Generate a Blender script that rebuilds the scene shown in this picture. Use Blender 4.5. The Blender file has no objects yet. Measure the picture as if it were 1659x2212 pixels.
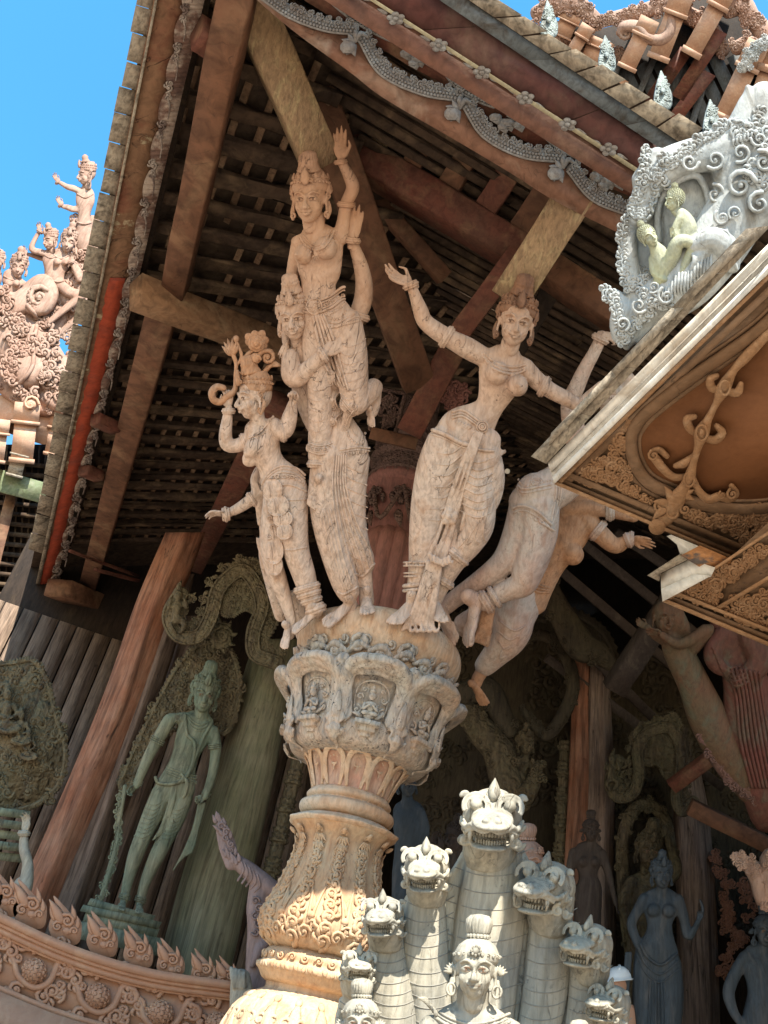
import bpy, math, random, time
import numpy as np
from mathutils import Vector, Matrix
from mathutils.bvhtree import BVHTree
T00 = time.time()
sc = bpy.context.scene
COL = sc.collection
R = math.radians
# ------------------------------------------------------------------ camera
F0 = 1660.0                      # focal length in units where the frame is 1659 x 2212
CX, CY = 829.5, 1106.0
fwd = np.array([0.0, math.sqrt(1-.5488**2), .5488])
rgt = np.array([.9769, -.1172, .1785]); rgt -= fwd*rgt.dot(fwd); rgt /= np.linalg.norm(rgt)
upv = np.cross(-fwd, rgt)
CAM = np.array([0.0, 0.0, 1.6])
cd = bpy.data.cameras.new("camera"); cam = bpy.data.objects.new("camera", cd); COL.objects.link(cam)
Mx = Matrix([[rgt[i], upv[i], -fwd[i], CAM[i]] for i in range(3)] + [[0, 0, 0, 1]])
cam.matrix_world = Mx
cd.sensor_fit = 'VERTICAL'; cd.sensor_height = 24; cd.lens = 24*F0/2212
cd.clip_start = .05; cd.clip_end = 4000
sc.camera = cam
# ------------------------------------------------------------------ sky and sun
SUN_EL, SUN_AZ = 55.0, 6.0      # azimuth: degrees towards +X of straight behind the camera (-Y)
w = bpy.data.worlds.new("World"); sc.world = w; w.use_nodes = True
nt = w.node_tree; nt.nodes.clear()
sky = nt.nodes.new('ShaderNodeTexSky'); sky.sky_type = 'NISHITA'; sky.sun_disc = False
sky.sun_elevation = R(SUN_EL); sky.sun_rotation = R(180-SUN_AZ)
sky.air_density = 1.3; sky.dust_density = .25; sky.ozone_density = 3.5
bg = nt.nodes.new('ShaderNodeBackground'); bg.inputs[1].default_value = .108
hs = nt.nodes.new('ShaderNodeHueSaturation'); hs.inputs['Saturation'].default_value = 1.12
ou = nt.nodes.new('ShaderNodeOutputWorld')
nt.links.new(sky.outputs[0], hs.inputs['Color']); tn = nt.nodes.new('ShaderNodeMix'); tn.data_type = 'RGBA'; tn.blend_type = 'MULTIPLY'; tn.inputs[0].default_value = 1
# lower sky, out of view, tinted warm to warm the fill light; cyan overhead
tc = nt.nodes.new('ShaderNodeTexCoord'); sx_ = nt.nodes.new('ShaderNodeSeparateXYZ'); mr = nt.nodes.new('ShaderNodeMapRange'); mr.inputs['From Min'].default_value = .34; mr.inputs['From Max'].default_value = .56
tint = nt.nodes.new('ShaderNodeMix'); tint.data_type = 'RGBA'; tint.inputs[6].default_value = (1.18, 1.0, .86, 1); tint.inputs[7].default_value = (.60, 1.18, 1.17, 1)
nt.links.new(tc.outputs['Generated'], sx_.inputs[0]); nt.links.new(sx_.outputs[2], mr.inputs['Value']); nt.links.new(mr.outputs[0], tint.inputs[0]); nt.links.new(tint.outputs[2], tn.inputs[7])
nt.links.new(hs.outputs[0], tn.inputs[6]); nt.links.new(tn.outputs[2], bg.inputs[0]); nt.links.new(bg.outputs[0], ou.inputs[0])
sl = bpy.data.lights.new("sun", 'SUN'); sl.energy = 4.4; sl.angle = R(.5); sl.color = (1, .93, .82)
so = bpy.data.objects.new("sun", sl); COL.objects.link(so)
sdir = Vector((math.sin(R(SUN_AZ))*math.cos(R(SUN_EL)), -math.cos(R(SUN_AZ))*math.cos(R(SUN_EL)), math.sin(R(SUN_EL))))
so.rotation_euler = sdir.to_track_quat('Z', 'Y').to_euler()
sc.view_settings.view_transform = 'Standard'; sc.view_settings.look = 'None'
sc.view_settings.exposure = 1.6; sc.view_settings.gamma = 1
sc.cycles.max_bounces = 6; sc.cycles.diffuse_bounces = 4; sc.cycles.use_denoising = True
sc.cycles.use_fast_gi = False
# ------------------------------------------------------------------ small vector helpers
def V(*a): return np.array(a, float)
def nrm(a):
    a = np.asarray(a, float); return a/(np.linalg.norm(a)+1e-12)
def ray(u, v): return (u-CX)*rgt + (CY-v)*upv + F0*fwd
def hit(u, v, p0, n):
    d = ray(u, v); n = np.asarray(n, float); return CAM + d*(np.dot(np.asarray(p0)-CAM, n)/np.dot(d, n))
def atY(u, v, Y): return hit(u, v, (0, Y, 0), (0, 1, 0))
def atZ(u, v, z): return hit(u, v, (0, 0, z), (0, 0, 1))
def atD(u, v, d): return CAM + ray(u, v)*(d/F0)
def depth(p): return float(np.dot(np.asarray(p)-CAM, fwd))
AX = V(-.3385, .941, 0); AX /= np.linalg.norm(AX); BX = V(AX[1], -AX[0], 0); ZX = V(0, 0, 1)
class PM:
    """maps drawn points (u, v down, w = metres/s towards the viewer) on to a real plane in the place"""
    def __init__(s, p0, n, ref=None):
        s.p0 = np.asarray(p0, float); s.n = nrm(n)
        if np.dot(s.n, CAM-s.p0) < 0: s.n = -s.n
        q = s.p0 if ref is None else hit(ref[0], ref[1], s.p0, s.n)
        s.s = depth(q)/F0
    def __call__(s, P):
        P = np.asarray(P, float)
        D = (P[:, 0:1]-CX)*rgt + (CY+P[:, 1:2])*upv + F0*fwd
        t = (np.dot(s.p0-CAM, s.n) + P[:, 2]*s.s)/(D@s.n)
        return CAM + D*t[:, None]
def CD(u, v, d): return PM(atD(u, v, d), -fwd)
def VY(u, v, Y, nx=0): return PM(atY(u, v, Y), (nx, -1, 0))
class CYL:
    """(arc metres, z, radial metres) round a vertical axis; arc is measured at radius r0, 0 faces the camera"""
    def __init__(s, x, y, rf, r0): s.x, s.y, s.rf, s.r0 = x, y, rf, r0
    def __call__(s, P):
        P = np.asarray(P, float); th = P[:, 0]/s.r0; r = s.rf(P[:, 1]) + P[:, 2]
        return np.stack([s.x+np.sin(th)*r, s.y-np.cos(th)*r, P[:, 1]], 1)
class ID:
    s = 1.0
    def __call__(s, P): return np.asarray(P, float)
IDM = ID()
def cat(pts, sub):
    P = np.asarray(pts, float)
    if len(P) < 3 or sub < 2: 
        if len(P) == 2 and sub > 1: return np.array([P[0]*(1-t)+P[1]*t for t in np.linspace(0, 1, sub+1)])
        return P
    Q = np.vstack([2*P[0]-P[1], P, 2*P[-1]-P[-2]]); out = []
    for i in range(1, len(Q)-2):
        a, b, c, d = Q[i-1], Q[i], Q[i+1], Q[i+2]
        for k in range(sub):
            t = k/sub
            out.append(.5*((2*b)+(-a+c)*t+(2*a-5*b+4*c-d)*t*t+(-a+3*b-3*c+d)*t**3))
    out.append(P[-1]); return np.array(out)
class G:
    """geometry collector; points are (x, y up, z towards viewer)"""
    def __init__(s): s.v = []; s.f = []; s.n = 0
    def raw(s, V_, F_):
        V_ = np.asarray(V_, float); k = s.n; s.v.append(V_); s.f += [tuple(i+k for i in f) for f in F_]; s.n += len(V_); return s
    def add(s, o, M=None, t=None):
        Vv = o.verts()
        if M is not None: Vv = Vv@np.asarray(M, float).T
        if t is not None: Vv = Vv + np.asarray(t, float)
        return s.raw(Vv, o.f)
    def verts(s): return np.vstack(s.v) if s.v else np.zeros((0, 3))
    def tube(s, pts, n=8, sub=4, front=None, caps=True):
        mx = max(len(p) for p in pts)
        P = cat([tuple(p) + ((p[3],) if len(p) < mx else ()) for p in pts], sub); C = P[:, :3]; Rr = np.maximum(P[:, 3:], 1e-4)
        if Rr.shape[1] == 1: Rr = np.hstack([Rr, Rr])
        T = np.gradient(C, axis=0); T /= (np.linalg.norm(T, axis=1)[:, None]+1e-9)
        m = len(C); N = np.zeros((m, 3)); fr = V(0, 0, 1) if front is None else nrm(front)
        prev = None
        for i in range(m):
            x = fr-T[i]*T[i].dot(fr)
            if np.linalg.norm(x) < .35 and prev is not None: x = prev-T[i]*T[i].dot(prev)
            if np.linalg.norm(x) < .01: x = V(0, 1, 0)-T[i]*T[i][1]+V(.01, 0, 0)
            N[i] = nrm(x); prev = N[i]
        S = np.cross(T, N)
        if caps:
            cs = [(.55, .84), (.9, .44)]
            pc, pr, pn, ps = [], [], [], []
            for o, k in reversed(cs): pc.append(C[0]-T[0]*Rr[0].mean()*o); pr.append(Rr[0]*k); pn.append(N[0]); ps.append(S[0])
            ec, er, en, es = [], [], [], []
            for o, k in cs: ec.append(C[-1]+T[-1]*Rr[-1].mean()*o); er.append(Rr[-1]*k); en.append(N[-1]); es.append(S[-1])
            p0 = C[0]-T[0]*Rr[0].mean(); p1 = C[-1]+T[-1]*Rr[-1].mean()
            C = np.vstack([pc, C, ec]); Rr = np.vstack([pr, Rr, er]); N = np.vstack([pn, N, en]); S = np.vstack([ps, S, es])
        else: p0, p1 = C[0], C[-1]
        m = len(C); a = np.linspace(0, 2*math.pi, n, endpoint=False)
        VV = (C[:, None, :] + S[:, None, :]*(np.cos(a)[None, :, None]*Rr[:, 0][:, None, None]) + N[:, None, :]*(np.sin(a)[None, :, None]*Rr[:, 1][:, None, None])).reshape(-1, 3)
        F = [(i*n+j, i*n+(j+1) % n, (i+1)*n+(j+1) % n, (i+1)*n+j) for i in range(m-1) for j in range(n)]
        k = len(VV); VV = np.vstack([VV, p0, p1])
        F += [(k, (j+1) % n, j) for j in range(n)] + [(k+1, (m-1)*n+j, (m-1)*n+(j+1) % n) for j in range(n)]
        return s.raw(VV, F)
    def ball(s, c, r, M=None, n=10, m=7):
        r = np.ones(3)*r if np.isscalar(r) else np.asarray(r, float)
        vs = []
        for i in range(1, m):
            t = math.pi*i/m
            for j in range(n):
                p = 2*math.pi*j/n; vs.append((math.sin(t)*math.cos(p), math.cos(t), math.sin(t)*math.sin(p)))
        vs += [(0, 1, 0), (0, -1, 0)]; VV = np.array(vs)*r
        if M is not None: VV = VV@np.asarray(M).T
        F = [(i*n+j, i*n+(j+1) % n, (i+1)*n+(j+1) % n, (i+1)*n+j)[::-1] for i in range(m-2) for j in range(n)]
        k = (m-1)*n; F += [(k, (j+1) % n, j) for j in range(n)] + [(k+1, (m-2)*n+j, (m-2)*n+(j+1) % n) for j in range(n)]
        return s.raw(VV+np.asarray(c, float), F)
    def box(s, c, h, M=None):
        VV = np.array([(x, y, z) for x in (-1, 1) for y in (-1, 1) for z in (-1, 1)], float)*np.asarray(h, float)
        if M is not None: VV = VV@np.asarray(M).T
        return s.raw(VV+np.asarray(c, float), [(0, 1, 3, 2), (4, 6, 7, 5), (0, 4, 5, 1), (2, 3, 7, 6), (0, 2, 6, 4), (1, 5, 7, 3)])
    def beam(s, a, b, wd, ht, up=(0, 0, 1), n=1, wob=0, seed=1, cham=.05):
        """a chamfered squared timber between two points"""
        a, b = np.asarray(a, float), np.asarray(b, float); t = nrm(b-a); u = np.asarray(up, float); u = nrm(u-t*t.dot(u)); sd = np.cross(t, u)
        rn = random.Random(seed); c = cham*min(wd, ht)
        sec = [(-wd/2+c, -ht/2), (wd/2-c, -ht/2), (wd/2, -ht/2+c), (wd/2, ht/2-c), (wd/2-c, ht/2), (-wd/2+c, ht/2), (-wd/2, ht/2-c), (-wd/2, -ht/2+c)]
        VV = []
        for i in range(n+1):
            q = a+(b-a)*i/n
            for x, y in sec:
                VV.append(q+sd*(x+rn.uniform(-wob, wob))+u*(y+rn.uniform(-wob, wob)))
        F = [(i*8+j, i*8+(j+1) % 8, (i+1)*8+(j+1) % 8, (i+1)*8+j) for i in range(n) for j in range(8)]
        F += [tuple(range(7, -1, -1)), tuple(n*8+j for j in range(8))]
        return s.raw(VV, F)
    def slab(s, poly, w0, w1, inner=None):
        """extruded outline poly [(u, v)] between depths w0 (back) and w1 (front)"""
        k = len(poly); P = [(x, y, w1) for x, y in poly]+[(x, y, w0) for x, y in poly]
        ar = sum(poly[i][0]*poly[(i+1) % k][1]-poly[(i+1) % k][0]*poly[i][1] for i in range(k))
        F = [tuple(range(k)), tuple(range(2*k-1, k-1, -1))]+[(i, i+k, (i+1) % k+k, (i+1) % k) for i in range(k)]
        if ar < 0: F = [f[::-1] for f in F]
        return s.raw(P, F)
    def ribbon(s, U, L_, w0, w1):
        """one continuous board between two drawn edge lines"""
        m = len(U); VV = [(p[0], p[1], w1) for p in U]+[(p[0], p[1], w1) for p in L_]+[(p[0], p[1], w0) for p in U]+[(p[0], p[1], w0) for p in L_]; F = []
        for i in range(m-1): F += [(i, m+i, m+i+1, i+1), (2*m+i, 2*m+i+1, 3*m+i+1, 3*m+i), (i, i+1, 2*m+i+1, 2*m+i), (m+i, 3*m+i, 3*m+i+1, m+i+1)]
        F += [(0, 2*m, 3*m, m), (m-1, 2*m-1, 4*m-1, 3*m-1)]
        return s.raw(VV, F)
    def lathe(s, prof, n=48, mod=None, cx=0, cy=0, close=True):
        """prof [(r, z)], vertical axis"""
        VV = []
        for i, (r, z) in enumerate(prof):
            for j in range(n):
                t = 2*math.pi*j/n; rr = r if mod is None else mod(r, z, t, i); VV.append((cx+math.sin(t)*rr, cy-math.cos(t)*rr, z))
        m = len(prof)
        F = [(i*n+j, i*n+(j+1) % n, (i+1)*n+(j+1) % n, (i+1)*n+j) for i in range(m-1) for j in range(n)]
        if close: F += [tuple(range(n-1, -1, -1)), tuple((m-1)*n+j for j in range(n))]
        return s.raw(VV, F)
def S(pts): return [(p[0], -p[1]) + tuple(p[2:]) for p in pts]       # drawn (u, v, w, ...) -> (x, y, z, ...)
def _mesh(Vv, F, name="m"):
    me = bpy.data.meshes.new(name); Vv = np.asarray(Vv, np.float32)
    me.vertices.add(len(Vv)); me.vertices.foreach_set('co', Vv.ravel())
    lt = np.array([len(f) for f in F], np.int32); ls = np.zeros(len(F), np.int32); ls[1:] = np.cumsum(lt)[:-1]
    flat = np.fromiter((i for f in F for i in f), np.int32, int(lt.sum()))
    me.loops.add(len(flat)); me.loops.foreach_set('vertex_index', flat)
    me.polygons.add(len(F)); me.polygons.foreach_set('loop_start', ls)
    try: me.polygons.foreach_set('loop_total', lt)
    except Exception: pass
    me.update(calc_edges=True); me.validate(); return me
def remesh(g, vox, it=2, k=.5):
    """fuse overlapping volumes into one continuous smooth surface"""
    me = _mesh(g.verts(), g.f); ob = bpy.data.objects.new("t", me); COL.objects.link(ob)
    m = ob.modifiers.new("r", 'REMESH'); m.mode = 'VOXEL'; m.voxel_size = vox; m.adaptivity = 0
    dg = bpy.context.evaluated_depsgraph_get(); ev = ob.evaluated_get(dg); e = ev.to_mesh()
    n = len(e.vertices); Vv = np.empty(n*3, np.float32); e.vertices.foreach_get('co', Vv); Vv = Vv.reshape(-1, 3).astype(float)
    ed = np.empty(len(e.edges)*2, np.int32); e.edges.foreach_get('vertices', ed); ed = ed.reshape(-1, 2)
    li = np.empty(len(e.loops), np.int32); e.loops.foreach_get('vertex_index', li)
    F = []; st = 0
    lt = np.empty(len(e.polygons), np.int32); e.polygons.foreach_get('loop_total', lt)
    if len(lt) and (lt == 4).all(): F = [tuple(r) for r in li.reshape(-1, 4).tolist()]
    else:
        for c in lt: F.append(tuple(li[st:st+c])); st += c
    ev.to_mesh_clear(); bpy.data.objects.remove(ob); bpy.data.meshes.remove(me)
    deg = np.bincount(ed.ravel(), minlength=n).astype(float)[:, None]+1e-9
    for _ in range(it):
        acc = np.zeros((n, 3))
        for c in range(3):
            acc[:, c] = np.bincount(ed[:, 0], Vv[ed[:, 1], c], n)+np.bincount(ed[:, 1], Vv[ed[:, 0], c], n)
        Vv = Vv*(1-k)+acc/deg*k
    o = G(); o.v = [Vv]; o.f = F; o.n = n; return o
def build(name, g, mat, parent=None, mp=IDM, smooth=True):
    me = _mesh(mp(g.verts()), g.f, name); me.materials.append(mat)
    if smooth: me.polygons.foreach_set('use_smooth', np.ones(len(me.polygons), bool))
    o = bpy.data.objects.new(name, me); COL.objects.link(o)
    if parent is not None:
        o.parent = parent; o.matrix_parent_inverse = parent.matrix_world.inverted()
    return o
def autosm(o, ang=35):
    me = o.data
    e = np.zeros(len(me.edges), bool)
    try: me.set_sharp_from_angle(angle=R(ang))
    except Exception: pass
    return o
def tag(o, label=None, cat_=None, group=None, kind=None):
    if label: o['label'] = label
    if cat_: o['category'] = cat_
    if group: o['group'] = group
    if kind: o['kind'] = kind
    return o
def thing(name, label, cat_, loc=(0, 0, 0), group=None):
    o = bpy.data.objects.new(name, None); COL.objects.link(o); o.location = tuple(float(x) for x in loc); o.empty_display_size = .1
    o.matrix_world = Matrix.Translation(o.location)
    return tag(o, label, cat_, group)
def loft_bvh(g): return BVHTree.FromPolygons([tuple(x) for x in g.verts()], g.f)
def surf(bvh, u, v, default=0.0):
    h = bvh.ray_cast(Vector((u, -v, 3000)), Vector((0, 0, -1)))
    return h[0][2] if h[0] is not None else default
def drape(g, bvh, pts, r, lift=0.0, n=6, sub=5, default=None):
    """a rounded cord laid over the carved surface along drawn points"""
    P = cat([(p[0], p[1]) for p in pts], sub); out = []; last = default
    for i, (u, v) in enumerate(P):
        z = surf(bvh, u, v, None)
        if z is None: z = last
        if z is None: continue
        if last is not None and abs(z-last) > 14: z = last + (14 if z > last else -14)
        last = z
        rr = 1.08*(r if np.isscalar(r) else r[0]+(r[1]-r[0])*i/max(1, len(P)-1))
        out.append((u, -v, z+lift, rr))
    if len(out) > 1: g.tube(out, n=n, sub=1)
    return out
def beads(g, bvh, pts, r, step=None, lift=0, n=6, m=5):
    P = cat([(p[0], p[1]) for p in pts], 12); d = 0; step = step or 2*r
    q = P[0]; last = 0
    for i in range(len(P)):
        d = np.hypot(*(P[i]-q))
        if i == 0 or d >= step:
            z = surf(bvh, P[i][0], P[i][1], last); last = z; g.ball((P[i][0], -P[i][1], z+lift), r, n=n, m=m); q = P[i]
def curl(g, x, y, z, rad, a0, turns=1.1, r=None, hand=1, n=6, m=12, rise=0):
    """a spiral scroll that winds in from angle a0 (degrees)"""
    r = r or rad*.24; pts = []
    for i in range(m):
        t = i/(m-1); a = R(a0)+hand*turns*2*math.pi*t; q = rad*(1-.8*t)
        pts.append((x+q*math.cos(a), y+q*math.sin(a), z+rise*t, r*(1-.45*t)))
    g.tube(pts, n=n, sub=1); g.ball((x, y, z+rise), r*.95, n=n, m=5)
def leaf(g, x, y, z, ang, ln, wd, th=None, bend=.3, n=6):
    """a pointed, bent leaf with thickness"""
    th = th or wd*.4; a = R(ang); dx, dy = math.cos(a), math.sin(a); px, py = -dy, dx
    pts = []
    for t, k in ((0, .45), (.25, 1), (.55, .85), (.8, .45), (1, .05)):
        b = bend*ln*t*t
        pts.append((x+dx*ln*t+px*b, y+dy*ln*t+py*b, z+th*.4*math.sin(t*3), wd*k, th*(.5+.5*k)))
    g.tube(pts, n=n, sub=2, caps=False)
def spray(g, x, y, z, ang, sz, hand=1, rn=random, n=6):
    """one bunch of carved foliage: a main scroll, rounded comma lobes on its back and a counter scroll"""
    a = R(ang); ca, sa = math.cos(a), math.sin(a); px, py = -sa*hand, ca*hand
    curl(g, x, y, z, sz*.36, ang+180, 1.25, sz*.13, hand, n=n, m=11, rise=sz*.12)
    for k, (f, o, L) in enumerate(((.06, .30, .30), (.30, .22, .32), (.46, .02, .30))):
        b = R(ang+hand*(64-46*k)+rn.uniform(-10, 10)); c, s_ = math.cos(b), math.sin(b); x0, y0 = x+ca*sz*f+px*sz*o, y+sa*sz*f+py*sz*o; l = sz*L; qx, qy = s_*hand, -c*hand
        g.tube([(x0-c*l*.4, y0-s_*l*.4, z, sz*.07), (x0+c*l*.2, y0+s_*l*.2, z+sz*.05, sz*.115), (x0+c*l*.7+qx*l*.2, y0+s_*l*.7+qy*l*.2, z+sz*.06, sz*.085), (x0+c*l*.8+qx*l*.65, y0+s_*l*.8+qy*l*.65, z+sz*.03, sz*.045)], n=n, sub=2)
    curl(g, x+ca*sz*.40-px*sz*.18, y+sa*sz*.40-py*sz*.18, z, sz*.18, ang, 1.1, sz*.08, -hand, n=n, m=8, rise=sz*.06)
def basis(yv, zv):
    y = nrm(yv); z = np.asarray(zv, float); z = nrm(z-y*y.dot(z)); x = np.cross(y, z); return np.stack([x, y, z], 1)
def euler(yaw=0, pitch=0, roll=0):
    """yaw>0 turns the face to picture right, pitch>0 lifts the chin, roll>0 leans to picture right"""
    y, p, r = R(yaw), R(-pitch), R(-roll)
    Ry = np.array([[math.cos(y), 0, math.sin(y)], [0, 1, 0], [-math.sin(y), 0, math.cos(y)]])
    Rx = np.array([[1, 0, 0], [0, math.cos(p), -math.sin(p)], [0, math.sin(p), math.cos(p)]])
    Rz = np.array([[math.cos(r), -math.sin(r), 0], [math.sin(r), math.cos(r), 0], [0, 0, 1]])
    return Rz@Ry@Rx
# ------------------------------------------------------------------ materials
def mat(name, c1, c2=None, c3=None, sc_=1.0, patch=.5, soft=.12, stretch=(1, 1, .18), crack=0.0, speck=0.0, bump=.3, rough=.8, carve=0.0, carve_sc=7.0, spec=.25, streak=.35, uvrot=None, zf=None, adze=0.0):
    m = bpy.data.materials.new(name); m.use_nodes = True; N = m.node_tree.nodes; L = m.node_tree.links
    b = N['Principled BSDF']; b.inputs['Roughness'].default_value = rough; b.inputs['Specular IOR Level'].default_value = spec
    c2 = c2 or c1; c3 = c3 or c2
    geo = N.new('ShaderNodeNewGeometry'); mp = N.new('ShaderNodeMapping'); mp.vector_type = 'POINT'
    L.new(geo.outputs['Position'], mp.inputs[0])
    if uvrot: mp.inputs['Rotation'].default_value = uvrot
    mp2 = N.new('ShaderNodeMapping'); mp2.inputs['Scale'].default_value = stretch; L.new(mp.outputs[0], mp2.inputs[0])
    def noise(vec, s, d=5, rg=.6, dist=0):
        n = N.new('ShaderNodeTexNoise'); n.inputs['Scale'].default_value = s; n.inputs['Detail'].default_value = d; n.inputs['Roughness'].default_value = rg; n.inputs['Distortion'].default_value = dist
        L.new(vec, n.inputs['Vector']); return n.outputs['Fac']
    def ramp(x, a, c):
        r = N.new('ShaderNodeMapRange'); r.inputs['From Min'].default_value = a; r.inputs['From Max'].default_value = c; r.clamp = True
        L.new(x, r.inputs['Value']); return r.outputs[0]
    def mix(f, a, c, mode='MIX'):
        x = N.new('ShaderNodeMix'); x.data_type = 'RGBA'; x.blend_type = mode
        if isinstance(f, float): x.inputs[0].default_value = f
        else: L.new(f, x.inputs[0])
        for s_, k in ((a, 6), (c, 7)):
            if isinstance(s_, tuple): x.inputs[k].default_value = (*s_, 1)
            else: L.new(s_, x.inputs[k])
        return x.outputs[2]
    def mul(a, k):
        x = N.new('ShaderNodeMath'); x.operation = 'MULTIPLY'; L.new(a, x.inputs[0])
        if isinstance(k, float): x.inputs[1].default_value = k
        else: L.new(k, x.inputs[1])
        return x.outputs[0]
    def addm(a, c):
        x = N.new('ShaderNodeMath'); x.operation = 'ADD'; L.new(a, x.inputs[0]); L.new(c, x.inputs[1]); return x.outputs[0]
    big = noise(mp.outputs[0], 1.7*sc_, 6, .62); mid = noise(mp.outputs[0], 7*sc_, 6, .65); grain = noise(mp2.outputs[0], 26*sc_, 5, .6, .6)
    col = mix(ramp(addm(mul(big, .7), mul(mid, .3)), patch-soft, patch+soft), c1, c2)
    st = noise(mp2.outputs[0], 6*sc_, 5, .6, 1.0)
    col = mix(mul(ramp(st, .5, .72), 1.0), col, c3)
    gr = N.new('ShaderNodeMix'); gr.data_type = 'RGBA'; gr.blend_type = 'MULTIPLY'; gr.inputs[0].default_value = streak
    rr = ramp(grain, .3, .6); cc = N.new('ShaderNodeCombineColor')
    for i in range(3): L.new(rr, cc.inputs[i])
    L.new(col, gr.inputs[6]); L.new(cc.outputs[0], gr.inputs[7]); col = gr.outputs[2]
    hgt = addm(mul(grain, .55), mul(mid, .7))
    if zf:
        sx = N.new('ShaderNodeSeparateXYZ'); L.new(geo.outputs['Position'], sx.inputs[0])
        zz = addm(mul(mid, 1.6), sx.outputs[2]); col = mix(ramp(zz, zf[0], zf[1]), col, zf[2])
    if crack:
        ck = noise(mp2.outputs[0], 3.2*sc_, 3, .5, 2.0)
        d = N.new('ShaderNodeMath'); d.operation = 'SUBTRACT'; L.new(ck, d.inputs[0]); d.inputs[1].default_value = .5
        a = N.new('ShaderNodeMath'); a.operation = 'ABSOLUTE'; L.new(d.outputs[0], a.inputs[0])
        line = ramp(a.outputs[0], 0.0, .003+.004*crack)
        gate = ramp(noise(mp.outputs[0], 2.3*sc_, 2), .48, .52)
        inv = N.new('ShaderNodeMath'); inv.operation = 'SUBTRACT'; inv.inputs[0].default_value = 1; L.new(line, inv.inputs[1])
        f = mul(mul(inv.outputs[0], gate), min(1.0, crack)); col = mix(mul(f, .75), col, (.05, .035, .025)); hgt = addm(hgt, mul(f, -1.5))
    if speck:
        sp = noise(mp.outputs[0], 32*sc_, 4, .7); sp2 = noise(mp.outputs[0], 2.6*sc_, 3, .6)
        f = mul(mul(ramp(sp, .56, .62), ramp(sp2, .5, .6)), float(speck)); col = mix(f, col, (.045, .045, .045))
    if adze:
        az = N.new('ShaderNodeTexVoronoi'); az.feature = 'F1'; az.inputs['Scale'].default_value = 20; am = N.new('ShaderNodeMapping'); am.inputs['Scale'].default_value = (1, 1, .45); L.new(mp.outputs[0], am.inputs[0]); L.new(am.outputs[0], az.inputs['Vector'])
        hgt = addm(hgt, mul(az.outputs['Distance'], float(adze)))
    if carve:
        wv = N.new('ShaderNodeTexVoronoi'); wv.feature = 'SMOOTH_F1'; wv.inputs['Scale'].default_value = carve_sc
        nn = N.new('ShaderNodeTexNoise'); nn.inputs['Scale'].default_value = carve_sc*.6; L.new(mp.outputs[0], nn.inputs['Vector'])
        va = N.new('ShaderNodeVectorMath'); va.operation = 'MULTIPLY_ADD'; L.new(nn.outputs['Color'], va.inputs[0]); va.inputs[1].default_value = (.35, .35, .35); L.new(mp.outputs[0], va.inputs[2])
        L.new(va.outputs[0], wv.inputs['Vector'])
        w2 = N.new('ShaderNodeTexWave'); w2.wave_type = 'RINGS'; w2.inputs['Scale'].default_value = carve_sc*.5; w2.inputs['Distortion'].default_value = 9; w2.inputs['Detail'].default_value = 1.5; w2.inputs['Detail Scale'].default_value = 1.2
        L.new(mp.outputs[0], w2.inputs['Vector'])
        hgt = addm(hgt, addm(mul(wv.outputs['Distance'], -2.0*carve), mul(w2.outputs['Fac'], .5*carve)))
    bp = N.new('ShaderNodeBump'); bp.inputs['Strength'].default_value = min(1.0, bump); bp.inputs['Distance'].default_value = .02 if not carve else .06
    L.new(hgt, bp.inputs['Height']); L.new(bp.outputs[0], b.inputs['Normal']); L.new(col, b.inputs['Base Color'])
    return m
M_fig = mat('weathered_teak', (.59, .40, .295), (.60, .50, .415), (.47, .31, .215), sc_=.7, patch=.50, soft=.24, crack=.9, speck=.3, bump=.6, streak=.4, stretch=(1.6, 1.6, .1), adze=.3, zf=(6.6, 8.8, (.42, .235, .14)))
M_figo = mat('orange_teak', adze=.4, c1=(.46, .25, .14), c2=(.42, .28, .19), c3=(.30, .15, .08), sc_=1.1, patch=.55, crack=.8, bump=.4, streak=.35)
M_figd = mat('brown_teak', (.30, .15, .085), (.24, .14, .09), (.16, .08, .05), sc_=1.0, crack=.6, bump=.45, streak=.4)
M_cap = mat('grey_teak', (.48, .44, .37), (.52, .37, .27), (.27, .27, .26), sc_=1.4, patch=.53, crack=.8, speck=1.0, bump=.6, streak=.45, adze=.4)
M_col = mat('warm_teak', (.60, .37, .22), (.60, .50, .38), (.44, .26, .15), sc_=1.1, patch=.5, crack=.5, speck=.4, bump=.45, streak=.3)
M_vase = mat('yellow_teak', (.52, .32, .18), (.54, .42, .28), (.36, .20, .11), sc_=1.2, patch=.52, crack=.4, speck=.25, bump=.45, streak=.25)
M_naga = mat('silver_wood', (.42, .38, .29), (.29, .28, .24), (.20, .185, .145), adze=.4, sc_=1.1, patch=.5, crack=.7, speck=.5, bump=.5, streak=.35)
M_white = mat('bleached_wood', (.47, .485, .47), (.33, .37, .38), (.19, .185, .165), sc_=1.2, patch=.52, crack=.4, bump=.4, streak=.3)
M_green = mat('green_patina_wood', (.15, .20, .14), (.29, .275, .18), (.11, .12, .08), sc_=.7, patch=.49, crack=1.0, speck=.4, bump=.6, streak=.5)
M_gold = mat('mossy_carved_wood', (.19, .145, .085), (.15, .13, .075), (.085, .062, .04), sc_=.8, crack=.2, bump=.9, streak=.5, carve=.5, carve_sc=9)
M_pink = mat('pink_teak', (.33, .195, .14), (.37, .26, .20), (.23, .13, .09), sc_=.8, patch=.52, crack=.3, speck=.2, bump=.5, streak=.3)
M_beam = mat('brown_beam', (.19, .09, .05), (.14, .07, .042), (.25, .15, .085), sc_=1.0, patch=.5, stretch=(.25, .25, .25), crack=.4, bump=.4, streak=.5)
M_hip = mat('hewn_tan_beam', (.33, .22, .125), (.26, .17, .10), (.42, .33, .18), sc_=1.6, patch=.52, stretch=(1, .4, .4), crack=.2, bump=.9, streak=.45)
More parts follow.
